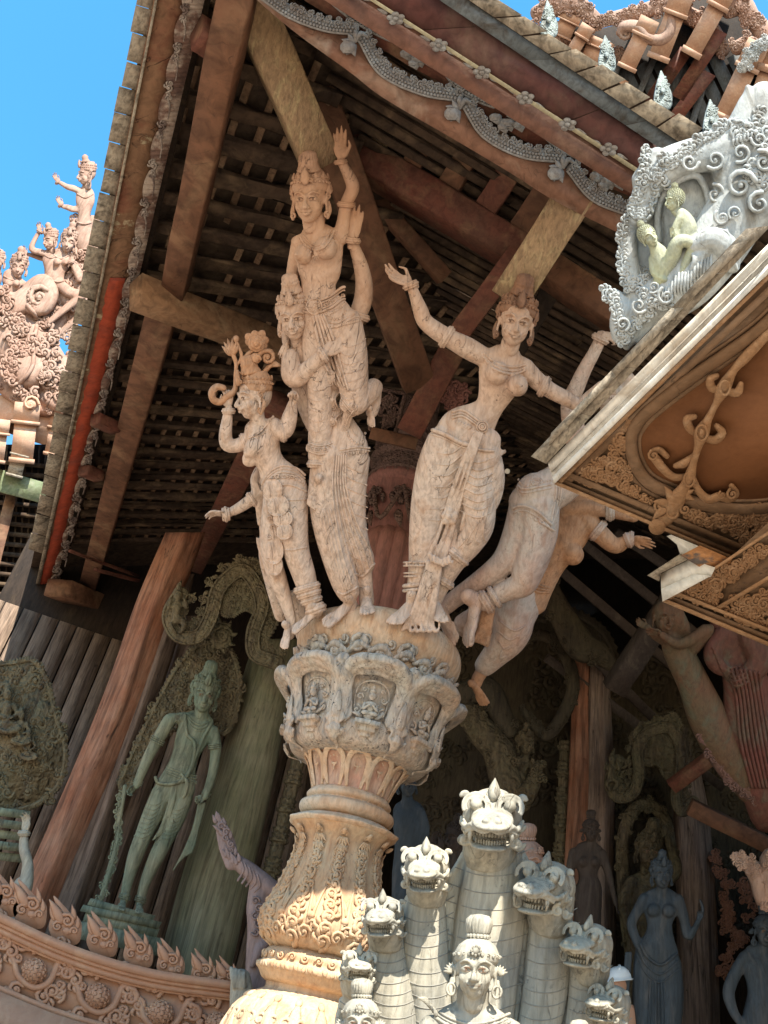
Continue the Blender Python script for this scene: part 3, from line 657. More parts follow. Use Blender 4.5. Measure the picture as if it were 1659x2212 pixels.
# capital
prc = [(.46, 3.47), (.58, 3.49), (.635, 3.55), (.655, 3.64), (.65, 3.74), (.66, 3.84), (.69, 3.94), (.73, 4.05), (.75, 4.12), (.735, 4.18), (.70, 4.22)]
lat('lotus_capital', prc, M_cap, n=160, mod=lambda r, z, t, i: r-.035*(3.7 < z < 4.12)*max(0, math.cos(t*4))**.5 - .02*(z > 3.7)*abs(math.cos(t*4+math.pi/2))**10); rf = interp(prc)
g = G(); gs = G(); go = G(); RC = .66; circ = 2*math.pi*RC; NC = 8
for k in range(NC):
    x = circ*k/NC; hw = circ/NC/2
    def arch(o, zt_, wt, r_, zb, gg):
        gg.tube([(x-hw*o*.80, zb, .02, r_*.7), (x-hw*o*.93, zb+.12, .03, r_), (x-hw*o, 3.93, .035, r_), (x-hw*o*.93, 4.03, wt*.55, r_*1.1), (x-hw*o*.55, zt_-.015, wt*.95, r_*1.3), (x, zt_, wt, r_*1.35), (x+hw*o*.55, zt_-.015, wt*.95, r_*1.3), (x+hw*o*.93, 4.03, wt*.55, r_*1.1), (x+hw*o, 3.93, .035, r_), (x+hw*o*.93, zb+.12, .03, r_), (x+hw*o*.80, zb, .02, r_*.7)], n=8)
    arch(.93, 4.15, .13, .040, 3.66, g); arch(.82, 4.105, .10, .030, 3.68, g); arch(.70, 4.06, .06, .016, 3.70, g)
    # out-turned lip
    g.tube([(x-hw*.75, 4.09, .09, .02, .03), (x-hw*.4, 4.155, .125, .03, .035), (x, 4.175, .14, .035, .04), (x+hw*.4, 4.155, .125, .03, .035), (x+hw*.75, 4.09, .09, .02, .03)], n=8)
    g.tube([(x-hw*.5, 3.72, -.01, .009), (x-hw*.55, 3.9, -.0, .011), (x-hw*.35, 3.985, .005, .012), (x, 4.01, .008, .012), (x+hw*.35, 3.985, .005, .012), (x+hw*.55, 3.9, .0, .011), (x+hw*.5, 3.72, -.01, .009)], n=6)
    # pointed tip between two petals
    xm = x+hw
    g.tube([(xm, 4.0, .0, .03), (xm, 4.10, .05, .05), (xm, 4.165, .085, .045), (xm, 4.2, .10, .01)], n=8)
    # praying figure in the niche
    z0 = 3.70
    for c, r_ in (((0, .02, .03), (.05, .04, .035)), ((0, .085, .035), (.036, .055, .028)), ((0, .115, .035), (.052, .022, .026)), ((0, .175, .045), (.028, .034, .03)), ((0, .215, .04), (.026, .022, .026)), ((0, .243, .04), (.013, .022, .013)), ((-.03, .03, .06), (.04, .02, .02)), ((.03, .03, .06), (.04, .02, .02))): gs.ball((x+c[0], z0+c[1], c[2]), r_)
    for sgn in (-1, 1):
        gs.tube([(x+sgn*.05, z0+.11, .04, .014), (x+sgn*.058, z0+.06, .06, .012), (x+sgn*.01, z0+.095, .085, .010)], n=6)
        curl(gs, x+sgn*.105, z0+.06, .02, .038, 90, 1.2, .011, sgn); curl(gs, x+sgn*.10, z0+.17, .015, .028, 0, 1.2, .009, -sgn); curl(gs, x+sgn*.075, z0+.235, .015, .02, 0, 1.1, .008, sgn)
        leaf(gs, x+sgn*.05, z0+.0, .03, 90-sgn*60, .1, .02)
    # bracket under each niche
    for c, r_ in (((0, -.05, .03), (.10, .03, .06)), ((0, -.095, .0), (.075, .03, .05)), ((0, -.13, -.02), (.045, .03, .04))): go.box((x+c[0], z0+c[1], c[2]), (r_[0], r_[1]*.7, r_[2]))
    for sgn in (-1, 1): curl(go, xm+sgn*.04, 3.66, .06, .055, 90, 1.2, .019, sgn); curl(go, xm+sgn*.035, 3.57, .06, .05, 0, 1.2, .017, -sgn); leaf(go, xm+sgn*.03, 3.72, .05, 90+sgn*-30, .15, .03, bend=sgn*.3)
    leaf(go, xm, 3.66, .08, 90, .24, .045, bend=0); leaf(go, xm, 3.60, .07, -90, .16, .05, bend=0); g.tube([(xm, 3.74, .03, .03), (xm, 3.9, .01, .02), (xm, 4.02, .0, .02)], n=6)
    for sgn in (-1, 1):
        for q in range(3): leaf(go, xm+sgn*.02, 3.64+q*.03, .06, 90-sgn*(60+q*20), .08, .02, bend=-sgn*.4)
build('petal_carving', remesh(g, .011, 1, .4), M_cap, col, mp=cyl(rf, RC)); build('niche_figures', gs, M_cap, col, mp=cyl(rf, RC)); build('scroll_carving', remesh(go, .0095, 1, .4), M_cap, col, mp=cyl(rf, RC))
# the coiled body on top
prd = [(.60, 4.16), (.69, 4.20), (.70, 4.26), (.70, 4.31), (.745, 4.38), (.79, 4.47), (.80, 4.56), (.775, 4.65), (.71, 4.72), (.60, 4.76), (.3, 4.77), (.05, 4.77)]
lat('coiled_body', prd, M_col, mod=lambda r, z, t, i: r*(1+.012*math.sin(5*t+1))); rf = interp(prd[:8])
g = G(); circ = 2*math.pi*.72
for k in range(22):
    x = circ*k/22; s_ = 1 if k % 2 else -1
    curl(g, x, 4.28+.03*s_, .045, .07, 90, 1.25, .024, s_); g.tube([(x-.10, 4.25-.02*s_, .03, .024), (x, 4.31, .055, .032), (x+.10, 4.27+.02*s_, .03, .022)], n=7); curl(g, x+.07, 4.36, .02, .045, 200, 1.2, .016, -s_)
    if k % 2: leaf(g, x+.04, 4.29, .03, 80, .11, .05); curl(g, x+.03, 4.37, .02, .035, 0, 1.2, .012, -1)
    else: g.box((x, 4.26, .02), (.05, .05, .035))
build('rim_scroll_carving', g, M_cap, col, mp=cyl(rf, .72))
# =================================================================== FIGURE KIT
def yl(prof, n=24, mod=None):
    """a turned piece standing on the local y axis"""
    o = G(); o.lathe(prof, n=n, mod=mod); Vv = o.verts(); q = G(); q.raw(np.stack([Vv[:, 0], Vv[:, 2], -Vv[:, 1]], 1), o.f); return q
_hc = {}
def eye_lines():  # raised dark cords paint in the shade of eyelids and lips; pupils are stained
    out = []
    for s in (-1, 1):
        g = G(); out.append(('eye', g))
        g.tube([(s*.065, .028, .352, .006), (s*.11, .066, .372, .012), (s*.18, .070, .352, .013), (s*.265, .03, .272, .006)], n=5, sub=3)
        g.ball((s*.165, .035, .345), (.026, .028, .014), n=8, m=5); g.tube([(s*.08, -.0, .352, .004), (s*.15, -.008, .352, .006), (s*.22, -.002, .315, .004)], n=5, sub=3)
    g = G(); g.tube([(x, y, z, r) for x, y, z, r in ((-.14, -.268, .37, .006), (-.07, -.283, .42, .009), (0, -.285, .436, .009), (.07, -.283, .42, .009), (.14, -.268, .37, .006))], n=5, sub=3); out.append(('mouth_shade_line', g))
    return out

def head_mesh(smile=1.0):
    if ('h', smile) in _hc: return _hc[('h', smile)]
    g = G()
    g.ball((0, .16, -.10), (.385, .50, .46), n=20, m=14); g.ball((0, -.14, .06), (.31, .36, .33), n=18, m=12)
    g.ball((0, -.36, .13), (.19, .17, .20), n=14, m=10); g.ball((0, -.44, .20), (.095, .08, .09)); g.ball((0, .30, .12), (.30, .22, .22), n=16, m=10)
    for s in (-1, 1):
        g.ball((s*.185, -.13, .19), (.13, .15, .13)); g.ball((s*.165, .03, .275), (.11, .045, .075), n=12, m=8)
        g.tube([(s*.04, .10, .385, .028), (s*.11, .18, .39, .032), (s*.21, .20, .345, .030), (s*.31, .14, .25, .020)], n=8, sub=3)
        g.tube([(s*.05, .03, .335, .016), (s*.115, .088, .362, .022), (s*.19, .088, .337, .022), (s*.285, .03, .24, .015)], n=8, sub=3)
        g.tube([(s*.06, .015, .325, .010), (s*.14, -.018, .335, .013), (s*.22, -.012, .29, .012), (s*.27, .025, .23, .01)], n=6, sub=3)
        g.ball((s*.065, -.165, .43), (.05, .038, .055)); g.tube([(s*.02, -.245, .425, .032), (s*.075, -.248, .41, .030), (s*.15, -.228+.012*smile, .35, .016)], n=8, sub=2)
        g.tube([(s*.0, -.325, .415, .038), (s*.06, -.315, .40, .034), (s*.12, -.272, .36, .014)], n=8, sub=2)
        g.ball((s*.385, .0, -.03), (.035, .13, .075)); g.ball((s*.40, .05, -.03), (.045, .07, .07)); g.tube([(s*.39, -.06, -.03, .035), (s*.40, -.20, -.02, .032), (s*.395, -.30, -.01, .04)], n=8)
    g.tube([(0, .15, .34, .042), (0, .02, .41, .042), (0, -.09, .485, .055), (0, -.15, .50, .066)], n=10, sub=3); g.ball((0, -.35, .33), (.07, .03, .06))
    g.tube([(0, -.25, -.06, .23), (0, -.62, -.10, .20)], n=14)
    o = remesh(g, .021, it=2, k=.45); _hc[('h', smile)] = o; return o
def crown_mesh(kind):
    if kind in _hc: return _hc[kind]
    g = G(); B = .30
    if kind in ('tall', 'low', 'profile'):
        g.add(yl([(.36, .14), (.43, .2), (.445, .30), (.43, .36), (.44, .42), (.42, .47), (.38, .56), (.32, .66), (.27, .72)], 32), euler(0, 6, 0), (0, .03, -.10))
        if kind != 'low':
            g.add(yl([(.27, .70), (.29, .74), (.27, .78), (.24, .84), (.225, .94), (.24, .97), (.215, 1.0), (.205, 1.12), (.17, 1.18), (.08, 1.22), (.02, 1.22)], 64, lambda r, z, t, i: r*(1+.035*math.sin(t*20)*(z > .8))), euler(0, -10, 0), (0, .0, -.12))
        else: g.add(yl([(.27, .70), (.2, .8), (.16, .9), (.19, .98), (.12, 1.08), (.02, 1.14)], 24), euler(0, -10, 0), (0, 0, -.1))
        for k in range(26):
            t = 2*math.pi*k/26; q = euler(0, 6, 0)@V(.45*math.sin(t), .385, .45*math.cos(t)); g.ball(q+V(0, .03, -.10), .036, n=7, m=5)
        for k in range(12):
            t = 2*math.pi*k/12; o = G(); leaf(o, 0, .45, -.03, 90, .17, .06, .035, bend=0, n=6); curl(o, -.06, .5, 0, .045, 0, 1, .014, 1); curl(o, .06, .5, 0, .045, 180, 1, .014, -1)
            c, s = math.cos(t), math.sin(t); My = np.array([[c, 0, s], [0, 1, 0], [-s, 0, c]])
            o2 = G(); o2.raw((o.verts()+V(0, 0, .43))@My.T, o.f); g.add(o2, euler(0, 6, 0), (0, .03, -.10))
        # front medallion and wing-like side ornaments
        o = G(); leaf(o, 0, .38, .38, 90, .44, .12, .07, bend=0); g.add(o)
        g.ball((0, .50, .40), (.08, .09, .06)); curl(g, -.12, .47, .37, .07, 0, 1.1, .024, 1); curl(g, .12, .47, .37, .07, 180, 1.1, .024, -1); curl(g, -.08, .70, .30, .06, 0, 1.1, .02, 1); curl(g, .08, .70, .30, .06, 180, 1.1, .02, -1)
        for s in (-1, 1):
            o = G()
            for k in range(4): leaf(o, 0, 0, 0, 92-s*k*16, .26-.03*k, .07, .05, bend=-s*.25)
            curl(o, 0, -.05, .03, .09, 90, 1.2, .028, s); curl(o, s*.02, -.2, .0, .07, 90, 1.2, .022, s)
            g.add(o, euler(s*60, 0, 0), (s*.42, .16, -.08))
            g.tube([(s*.43, -.10, -.14, .05), (s*.44, -.25, -.10, .06), (s*.42, -.40, -.02, .045)], n=8); curl(g, s*.42, -.34, .02, .08, 90, 1.1, .03, s)
    if kind == 'knot':
        g.add(yl([(.38, .14), (.43, .2), (.425, .26), (.44, .30), (.43, .36), (.41, .40), (.36, .50), (.26, .58), (.2, .62)], 32), euler(0, 2, 0), (0, .02, -.09))
        for k in range(22):
            t = 2*math.pi*k/22; q = euler(0, 2, 0)@V(.44*math.sin(t), .30, .44*math.cos(t)); (g.ball(q+V(0, .02, -.09), .040, n=7, m=5) if k % 2 else curl(g, *(q+V(0, .02, -.09)), .04, 0, 1, .013))
        for k in range(18):
            t = 2*math.pi*k/18; g.ball((.2*math.sin(t), .70, .2*math.cos(t)-.12), .05, n=7, m=5)
        g.add(yl([(.17, .68), (.22, .78), (.25, .92), (.24, 1.02), (.17, 1.10), (.03, 1.13)], 64, lambda r, z, t, i: r*(1+.09*math.sin(t*22))), None, (0, 0, -.12))
        g.ball((0, .40, .37), (.07, .08, .05)); 
        for k in range(8): g.ball((.085*math.cos(k*.785), .40+.085*math.sin(k*.785), .38), .032, n=7, m=5)
        for s in (-1, 1):
            g.tube([(s*.44, -.16, -.02, .04), (s*.46, -.34, .0, .05), (s*.44, -.46, .02, .03)], n=8)
            g.tube([(s*.44+.085*math.cos(a), -.36+.115*math.sin(a), .02, .03) for a in np.linspace(0, 2*math.pi, 12)], n=7, sub=1)
            for k in range(5): leaf(g, s*.43, -.02, -.12, 100-s*20*k, .2, .05, .04, bend=0)
    if kind == 'curls':
        for i in range(260):
            y = 1-2*(i+.5)/260; r = math.sqrt(1-y*y); a = i*2.39996; p = V(r*math.cos(a)*.42, y*.5+.18, r*math.sin(a)*.48-.12)
            if p[2] < .18 or p[1] > .42: g.ball(p, .045, n=6, m=4)
        g.ball((0, .18, -.14), (.40, .48, .44), n=18, m=12); g.ball((0, .74, -.14), (.16, .17, .16), n=14, m=9)
        for i in range(60):
            y = 1-2*(i+.5)/60; r = math.sqrt(1-y*y); a = i*2.4; g.ball((r*math.cos(a)*.16, y*.17+.76, r*math.sin(a)*.16-.14), .035, n=6, m=4)
    _hc[kind] = g; return g
def hand_mesh(curl_=12, thumb=35, spread=5, wrist=True, pinch=False):
    key = ('hand', curl_, thumb, spread, pinch)
    if key in _hc: return _hc[key]
    g = G()
    g.tube([(0, -.14, 0, .095, .08), (0, .02, 0, .10, .075), (0, .14, .0, .155, .075), (.0, .34, 0, .19, .07), (0, .46, 0, .185, .055)], n=14, sub=3)
    g.ball((.10, .16, .03), (.085, .15, .075))
    for k, (x, L, y0) in enumerate(((.145, .40, .46), (.05, .47, .49), (-.05, .44, .48), (-.14, .34, .44))):
        a = 0.0; sp = R((k-1.5)*-spread); p = V(x, y0-.06, 0); pts = [(*p, .050)]; cc = curl_*(1.0 + .12*k)
        if pinch and k == 0: cc = curl_+28
        if pinch and k > 1: cc = curl_*.3
        for j, (fl, rr) in enumerate(((.46, .047), (.30, .043), (.24, .036))):
            a += R(cc*(1.0 if j == 0 else 1.25)); d = V(math.sin(sp)*math.cos(a), math.cos(a)*math.cos(sp), math.sin(a)); p = p+d*L*fl; pts.append((*p, rr))
            if j == 2: pts[-1] = (*p, .026)
        g.tube(pts, n=8, sub=3)
    t = R(thumb); p = V(.13, .10, .03)
    g.tube([(*p, .065), (*(p+V(math.sin(t)*.16, math.cos(t)*.16, .03)), .055), (*(p+V(math.sin(t)*.27, math.cos(t)*.29, .07)), .045), (*(p+V(math.sin(t*.6)*.30, math.cos(t*.6)*.42, .10)), .028)], n=8, sub=3)
    o = remesh(g, .024, it=1, k=.4); _hc[key] = o; return o
def foot_mesh(toe=0):
    key = ('foot', toe)
    if key in _hc: return _hc[key]
    g = G()
    g.tube([(0, .34, -.02, .13, .15), (0, .18, -.02, .12, .16), (0, .05, -.03, .125, .15)], n=12)
    g.ball((0, .06, -.11), (.12, .11, .13)); g.tube([(0, .10, .0, .13, .13), (0, .10, .2, .145, .10), (0, .055, .45, .175, .065), (0, .045, .56, .18, .05)], n=14, sub=3, front=(0, 1, 0))
    for k, (x, r, z) in enumerate(((.125, .058, .66), (.035, .043, .69), (-.045, .040, .66), (-.115, .037, .62), (-.175, .034, .57))):
        g.tube([(x, .05, z-.20, r*.9), (x*1.05, .06, z-.06, r), (x*1.08, .035-toe, z+.09, r*1.0), (x*1.08, .03-toe, z+.15, r*.8)], n=8, sub=2)
    o = remesh(g, .024, it=1, k=.4); _hc[key] = o; return o
class Fig:
    def __init__(s, name, label, cat_, mp, m, group=None, base=None, vox=2.4):
        s.mp, s.m, s.vox = mp, m, vox; s.g = G(); s.x = G(); s.crowns = []; s.lines = []
        u, v = base; s.root = thing(name, label, cat_, mp(np.array([[u, -v, 0]]))[0], group)
    def limb(s, pts, n=12, **k): s.g.tube(S(pts), n=n, **k); return s
    def ell(s, u, v, w_, r, roll=0, yaw=0, n=16, m=10): s.g.ball((u, -v, w_), r, euler(yaw, 0, roll), n=n, m=m); return s
    def head(s, u, v, w_, H, yaw=0, pitch=0, roll=0, crown='tall', cm=None, smile=1.0):
        M = euler(yaw, pitch, roll)*H
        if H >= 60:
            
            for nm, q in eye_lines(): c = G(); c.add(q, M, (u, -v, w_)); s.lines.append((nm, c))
        s.x.add(head_mesh(smile), M, (u, -v, w_))
        if crown:
            c = G(); c.add(crown_mesh(crown), M, (u, -v, w_)); s.crowns.append((c, cm))
        return s
    def hand(s, u, v, w_, d, palm, size, side=1, mirror=False, **k):
        M = basis((d[0], -d[1], d[2] if len(d) > 2 else 0), (palm[0], -palm[1], palm[2]))*size
        if mirror: M = M@np.diag([-1, 1, 1])
        h = hand_mesh(**k); F = [f[::-1] for f in h.f] if mirror else h.f
        s.x.raw(h.verts()@M.T+V(u, -v, w_), F); return s
    def foot(s, u, v, w_, toes, up_, size, mirror=False, toe=0):
        z = nrm((toes[0], -toes[1], toes[2])); y = V(up_[0], -up_[1], up_[2]); y = nrm(y-z*y.dot(z)); x = np.cross(y, z); M = np.stack([x, y, z], 1)*size
        if mirror: M = M@np.diag([-1, 1, 1])
        h = foot_mesh(toe); F = [f[::-1] for f in h.f] if mirror else h.f
        s.x.raw(h.verts()@M.T+V(u, -v, w_), F); return s
    def fuse(s, it=4, k=.5, name='body'):
        s.body = remesh(s.g, s.vox, it, k); full = G(); full.add(s.body); full.add(s.x); s.full = full
        s.bv = loft_bvh(full); s.ob = build(name, full, s.m, s.root, s.mp)
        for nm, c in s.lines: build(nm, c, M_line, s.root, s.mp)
        for c, cm in s.crowns: build('headdress', c, cm or s.m, s.root, s.mp)
        return s
    def part(s, name, g, m=None):
        while BNG: build('bangle', BNG.pop(), m or s.m, s.root, s.mp)
        if not g.n: return
        prim = []; k = 0; fi = 0
        for Vv in g.v:                                   # far-apart pieces become parts of their own
            fs = []
            while fi < len(g.f) and g.f[fi][0] < k+len(Vv): fs.append(tuple(i-k for i in g.f[fi])); fi += 1
            prim.append((Vv, fs, Vv.min(0)-5, Vv.max(0)+5)); k += len(Vv)
        lab = list(range(len(prim)))
        def find(i):
            while lab[i] != i: i = lab[i]
            return i
        if len(prim) < 400:
            for i in range(len(prim)):
                for j in range(i):
                    if (prim[i][2] < prim[j][3]).all() and (prim[j][2] < prim[i][3]).all(): lab[find(i)] = find(j)
        gr = {}
        for i in range(len(prim)): gr.setdefault(find(i) if len(prim) < 400 else 0, []).append(i)
        o = None
        for ids in gr.values():
            q = G()
            for i in ids: q.raw(prim[i][0], prim[i][1])
            o = build(name, q, m or s.m, s.root, s.mp)
        return o
    def cords(s, name, specs, m=None, sub=5):
        """specs: list of (points, radius)"""
        g = G()
        for pts, r in specs: drape(g, s.bv, pts, r, lift=(r if np.isscalar(r) else r[0])*.25, sub=sub)
        return s.part(name, g, m)
def ring(g, c, d, r, t, n=18, squash=1.0):
    """a bangle: torus at c (u,v,w) round direction d"""
    y = nrm((d[0], -d[1], d[2] if len(d) > 2 else 0)); x = nrm(np.cross(y, V(.13, .2, .97))); z = np.cross(x, y)
    C = V(c[0], -c[1], c[2]); pts = [tuple(C+x*r*math.cos(a)+z*r*squash*math.sin(a))+(t,) for a in np.linspace(0, 2*math.pi, n+1)]
    g.tube(pts, n=7, sub=1, front=y, caps=False)
BNG = []
def bangle(g, c, d, r, t, bead=False):
    g = G(); BNG.append(g); dv = nrm((d[0], d[1], 0)); ring(g, (c[0]-dv[0]*t*1.5, c[1]-dv[1]*t*1.5, c[2]), d, r, t); ring(g, (c[0]+dv[0]*t*1.5, c[1]+dv[1]*t*1.5, c[2]), d, r, t); ring(g, c, d, r+t*.5, t*1.2)
# =================================================================== DANCERS ON THE COLUMN
# ---- tall woman lifted by her companion
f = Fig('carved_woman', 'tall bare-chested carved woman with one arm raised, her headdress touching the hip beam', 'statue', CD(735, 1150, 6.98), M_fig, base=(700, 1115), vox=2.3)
f.limb([(686, 470, 0, 17, 16), (687, 492, 2, 16, 15), (688, 512, 0, 26, 16)])
f.limb([(688, 508, -4, 40, 14), (689, 528, 0, 52, 20), (690, 560, 0, 50, 24), (690, 590, 0, 46, 24), (688, 615, -1, 38, 22), (690, 640, 0, 40, 24), (698, 668, 0, 52, 30), (712, 700, 0, 58, 33), (722, 730, 0, 56, 33)], n=18)
f.limb([(642, 522, -4, 14), (690, 510, -3, 18), (733, 510, -4, 16)])
f.ell(655, 550, 22, (20, 23, 25)); f.ell(645, 552, 40, (10, 11, 10)); f.ell(703, 536, 24, (26, 26, 27)); f.ell(699, 534, 44, (11, 11, 9)); f.ell(697, 532, 53, (4.5, 4.5, 4)); f.ell(639, 550, 50, (4.5, 4.5, 4))
f.limb([(690, 690, 2, 36, 30), (684, 750, 6, 32, 28), (690, 820, 8, 29, 26), (692, 900, 8, 27, 24), (692, 960, 8, 27, 24), (690, 990, 8, 25, 22)], n=16)
f.limb([(690, 975, 8, 17), (687, 1015, 8, 15), (684, 1045, 10, 17), (679, 1075, 13, 16)])
f.limb([(742, 700, 2, 42, 32), (756, 760, 10, 38, 32), (762, 820, 16, 34, 32), (766, 868, 20, 28, 28)], n=16); f.ell(764, 872, 20, (32, 26, 26))
f.limb([(768, 872, 12, 26), (796, 850, -6, 24), (806, 838, -22, 22)]); f.limb([(806, 838, -22, 20), (808, 870, -22, 15), (803, 890, -18, 14)])
f.limb([(736, 512, -2, 19), (742, 478, 0, 15), (748, 440, 0, 14), (762, 408, 2, 15), (756, 385, 2, 14), (744, 362, 2, 11), (737, 348, 2, 10)])
f.hand(736, 344, 2, (-.06, -1, .05), (.2, 0, 1), 80, curl_=4, thumb=28, spread=3, mirror=False)
f.limb([(644, 528, -10, 16), (634, 580, -26, 15), (628, 640, -34, 14), (618, 700, -22, 12), (618, 740, -6, 9)])
f.hand(618, 742, 2, (-.35, 1, .1), (0, 0, -1), 46, curl_=16, thumb=20)
f.head(669, 434, 8, 92, yaw=-14, pitch=2, roll=-2, crown='tall')
f.foot(684, 1040, 14, (-.12, 1, .25), (.1, 0, 1), 74, toe=.02); f.foot(803, 885, -14, (.0, 1, .2), (-.3, 0, 1), 46)
f.fuse()
bv = f.bv
# jewellery
g = G(); drape(g, bv, [(648, 512), (662, 532), (684, 540), (706, 528), (722, 500)], 3.0); drape(g, bv, [(654, 507), (668, 523), (686, 530), (704, 518), (716, 494)], 2.2)
beads(g, bv, [(645, 516), (660, 537), (684, 547), (708, 533), (728, 502)], 2.4); g.ball((684, -546, surf(bv, 684, 546)), (7, 9, 4)); 
for k in range(5): leaf(g, 684, -549, surf(bv, 684, 549)+1, -90+(k-2)*28, 13, 2.6, bend=0)
bangle(g, (747, 442, 0), (.1, -1), 16, 2.5); bangle(g, (736, 350, 2), (-.1, -1), 12, 2.2); f.part('necklace', g)
# girdle
g = G()
for o, r in ((0, 3), (7, 1.8), (20, 2.0), (26, 3)): drape(g, bv, [(651, 646+o), (680, 650+o), (712, 640+o), (737, 622+o), (744, 620+o)], r, lift=2)
u_, v_ = 679, 662; z_ = surf(bv, u_, v_)+5
g.tube([(u_+16*math.cos(a), -v_+17*math.sin(a), z_, 2.4) for a in np.linspace(0, 6.283, 20)], n=6, sub=1); g.ball((u_, -v_, z_), (15, 16, 4)); g.ball((u_, -v_, z_+4), (4, 4, 3))
for k in range(14): t = 2*math.pi*k/14; leaf(g, u_+4*math.cos(t), -v_+4*math.sin(t), z_+3, math.degrees(t), 10, 2, bend=0, n=5)
for q in range(5): 
    x = 704+q*9; y = 659-q*5; curl(g, x, -y, surf(bv, x, y)+3, 4.6, 90*q, 1.1, 1.4)
drape(g, bv, [(705, 700), (728, 706), (748, 694), (770, 684), (782, 690)], 2.6); drape(g, bv, [(703, 694), (728, 698), (748, 687), (766, 678)], 1.8)
beads(g, bv, [(708, 668), (712, 684), (724, 690), (738, 686), (748, 668)], 3.0); beads(g, bv, [(668, 684), (666, 705), (671, 722), (680, 712), (682, 695)], 2.6)
for q in range(13):
    t = q/12; x = 704+t*42; y = 680-t*26+4*math.sin(t*3); g.ball((x, -y, surf(bv, x, y)+1), (2.4, 3.4, 2), n=6, m=5)
for q in range(17):
    t = q/16; x = 716+t*62; y = 706-t*14; g.ball((x, -y, surf(bv, x, y)+1), (2.6, 4, 2), n=6, m=5)
f.part('girdle', g)
# draped cloth between the legs and hem
g = G()
for k, (a, b) in enumerate(((688, 726), (697, 733), (706, 740), (715, 746), (723, 752))):
    drape(g, bv, [(676+k*6, 682), (a, 740), (a+14, 790), (b, 830+k*3)], (3.6, 2.6), lift=1)
for k in range(10):
    y = 770+k*22; drape(g, bv, [(668, y), (684, y+9), (704, y+2)], (1.6, 1.0), lift=-.3)
for k in range(7):
    y = 745+k*19; drape(g, bv, [(728+k, y-12), (750, y+4), (778, y-4), (790, y-14)], (1.8, 1.0), lift=-.3)
for k in range(5): drape(g, bv, [(738, 860+k*7), (762, 884+k*5), (788, 868+k*2), (800, 840+k*3)], (2.2, 1.4))
f.part('skirt_folds', g)
g = G(); bd = [(712, 806), (714, 828), (726, 842), (714, 860), (720, 880), (734, 888), (716, 902), (718, 914)]
P = cat(bd, 6); z_ = [surf(bv, a, b)+3 for a, b in P]
z_ = list(np.convolve(np.pad(z_, 3, 'edge'), np.ones(7)/7, 'valid'))
g.tube([(a, -b, z, 11, 3) for (a, b), z in zip(P, z_)], n=8, sub=1); 
for s_ in (-1, 1): g.tube([(a+s_*10, -b, z+2.5, 1.7) for (a, b), z in zip(P, z_)], n=6, sub=1)
for k in range(0, len(P), 6):
    a, b = P[k]; g.tube([(a+5*math.cos(t), -b+5*math.sin(t), z_[k]+3, 1.2) for t in np.linspace(0, 6.28, 10)], n=5, sub=1); g.ball((a, -b, z_[k]+3), 2.2, n=6, m=5)
f.part('patterned_sash', g)
g = G(); bangle(g, (687, 1003, 8), (-.05, 1), 20, 3.4); f.part('anklet', g)
g = G()
hp = [(668, 790), (666, 860), (668, 930), (667, 972), (680, 980), (712, 978), (740, 966), (752, 930), (758, 896)]
band_ = [(668, 966), (688, 972), (712, 968), (734, 952), (744, 925), (752, 896), (764, 878)]
P = cat(band_, 5); zz = [surf(bv, a, b, 10)+2 for a, b in P]; zz = np.convolve(np.pad(zz, 3, 'edge'), np.ones(7)/7, 'valid')
g.tube([(a, -b, z, 11, 4) for (a, b), z in zip(P, zz)], n=8, sub=1)
for s_ in (-1, 1): g.tube([(a, -b+s_*9, z+3, 1.8) for (a, b), z in zip(P, zz)], n=6, sub=1)
for k in range(0, len(P), 2):
    a, b = P[k]; g.tube([(a+5*math.cos(t), -b+5*math.sin(t), zz[k]+5, 1.2) for t in np.linspace(0, 6.28, 9)], n=5, sub=1); g.ball((a, -b, zz[k]+5), 2.2, n=6, m=5)
f.part('flower_hem', g)
# ---- her companion below
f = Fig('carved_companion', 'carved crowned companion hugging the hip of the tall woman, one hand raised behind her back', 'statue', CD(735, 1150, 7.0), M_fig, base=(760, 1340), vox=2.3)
f.limb([(650, 735, -12, 17), (655, 765, -16, 26, 20)])
f.limb([(655, 768, -22, 38, 24), (668, 830, -26, 40, 26), (690, 890, -22, 42, 26), (720, 930, -8, 50, 28), (736, 970, 0, 60, 32), (738, 1000, 2, 58, 32)], n=16)
f.limb([(628, 772, 2, 20), (630, 805, 12, 24), (640, 818, 16, 22), (668, 796, 26, 19), (692, 772, 38, 15), (700, 764, 42, 12)])
f.hand(700, 764, 44, (.95, -.5, -.1), (.1, 0, -1), 82, curl_=7, thumb=22, spread=3)
f.limb([(752, 720, -30, 20), (768, 690, -30, 20), (784, 650, -28, 21), (786, 610, -22, 19), (778, 570, -12, 16), (762, 524, 0, 11)])
f.hand(760, 520, 2, (.14, -1, .0), (0, 0, -1), 92, curl_=4, thumb=24, spread=3, mirror=False)
f.limb([(716, 990, 8, 44, 32), (706, 1060, 10, 40, 30), (712, 1130, 12, 38, 30), (728, 1200, 14, 34, 28), (744, 1255, 16, 30, 26), (752, 1278, 16, 26, 22)], n=16)
f.limb([(752, 1262, 12, 18), (756, 1300, 10, 15), (756, 1325, 8, 16)])
f.limb([(754, 990, 0, 46, 30), (752, 1060, 6, 40, 30), (756, 1130, 6, 36, 28), (772, 1190, 4, 30, 26), (784, 1222, 0, 26, 22)], n=16)
f.limb([(784, 1210, -2, 19), (790, 1262, -4, 16), (792, 1300, -4, 17)])
f.limb([(776, 1160, -2, 14, 14), (794, 1200, -2, 14, 14), (800, 1218, -2, 10, 10)])
f.head(636, 690, 2, 84, yaw=-12, pitch=-4, roll=-5, crown='tall')
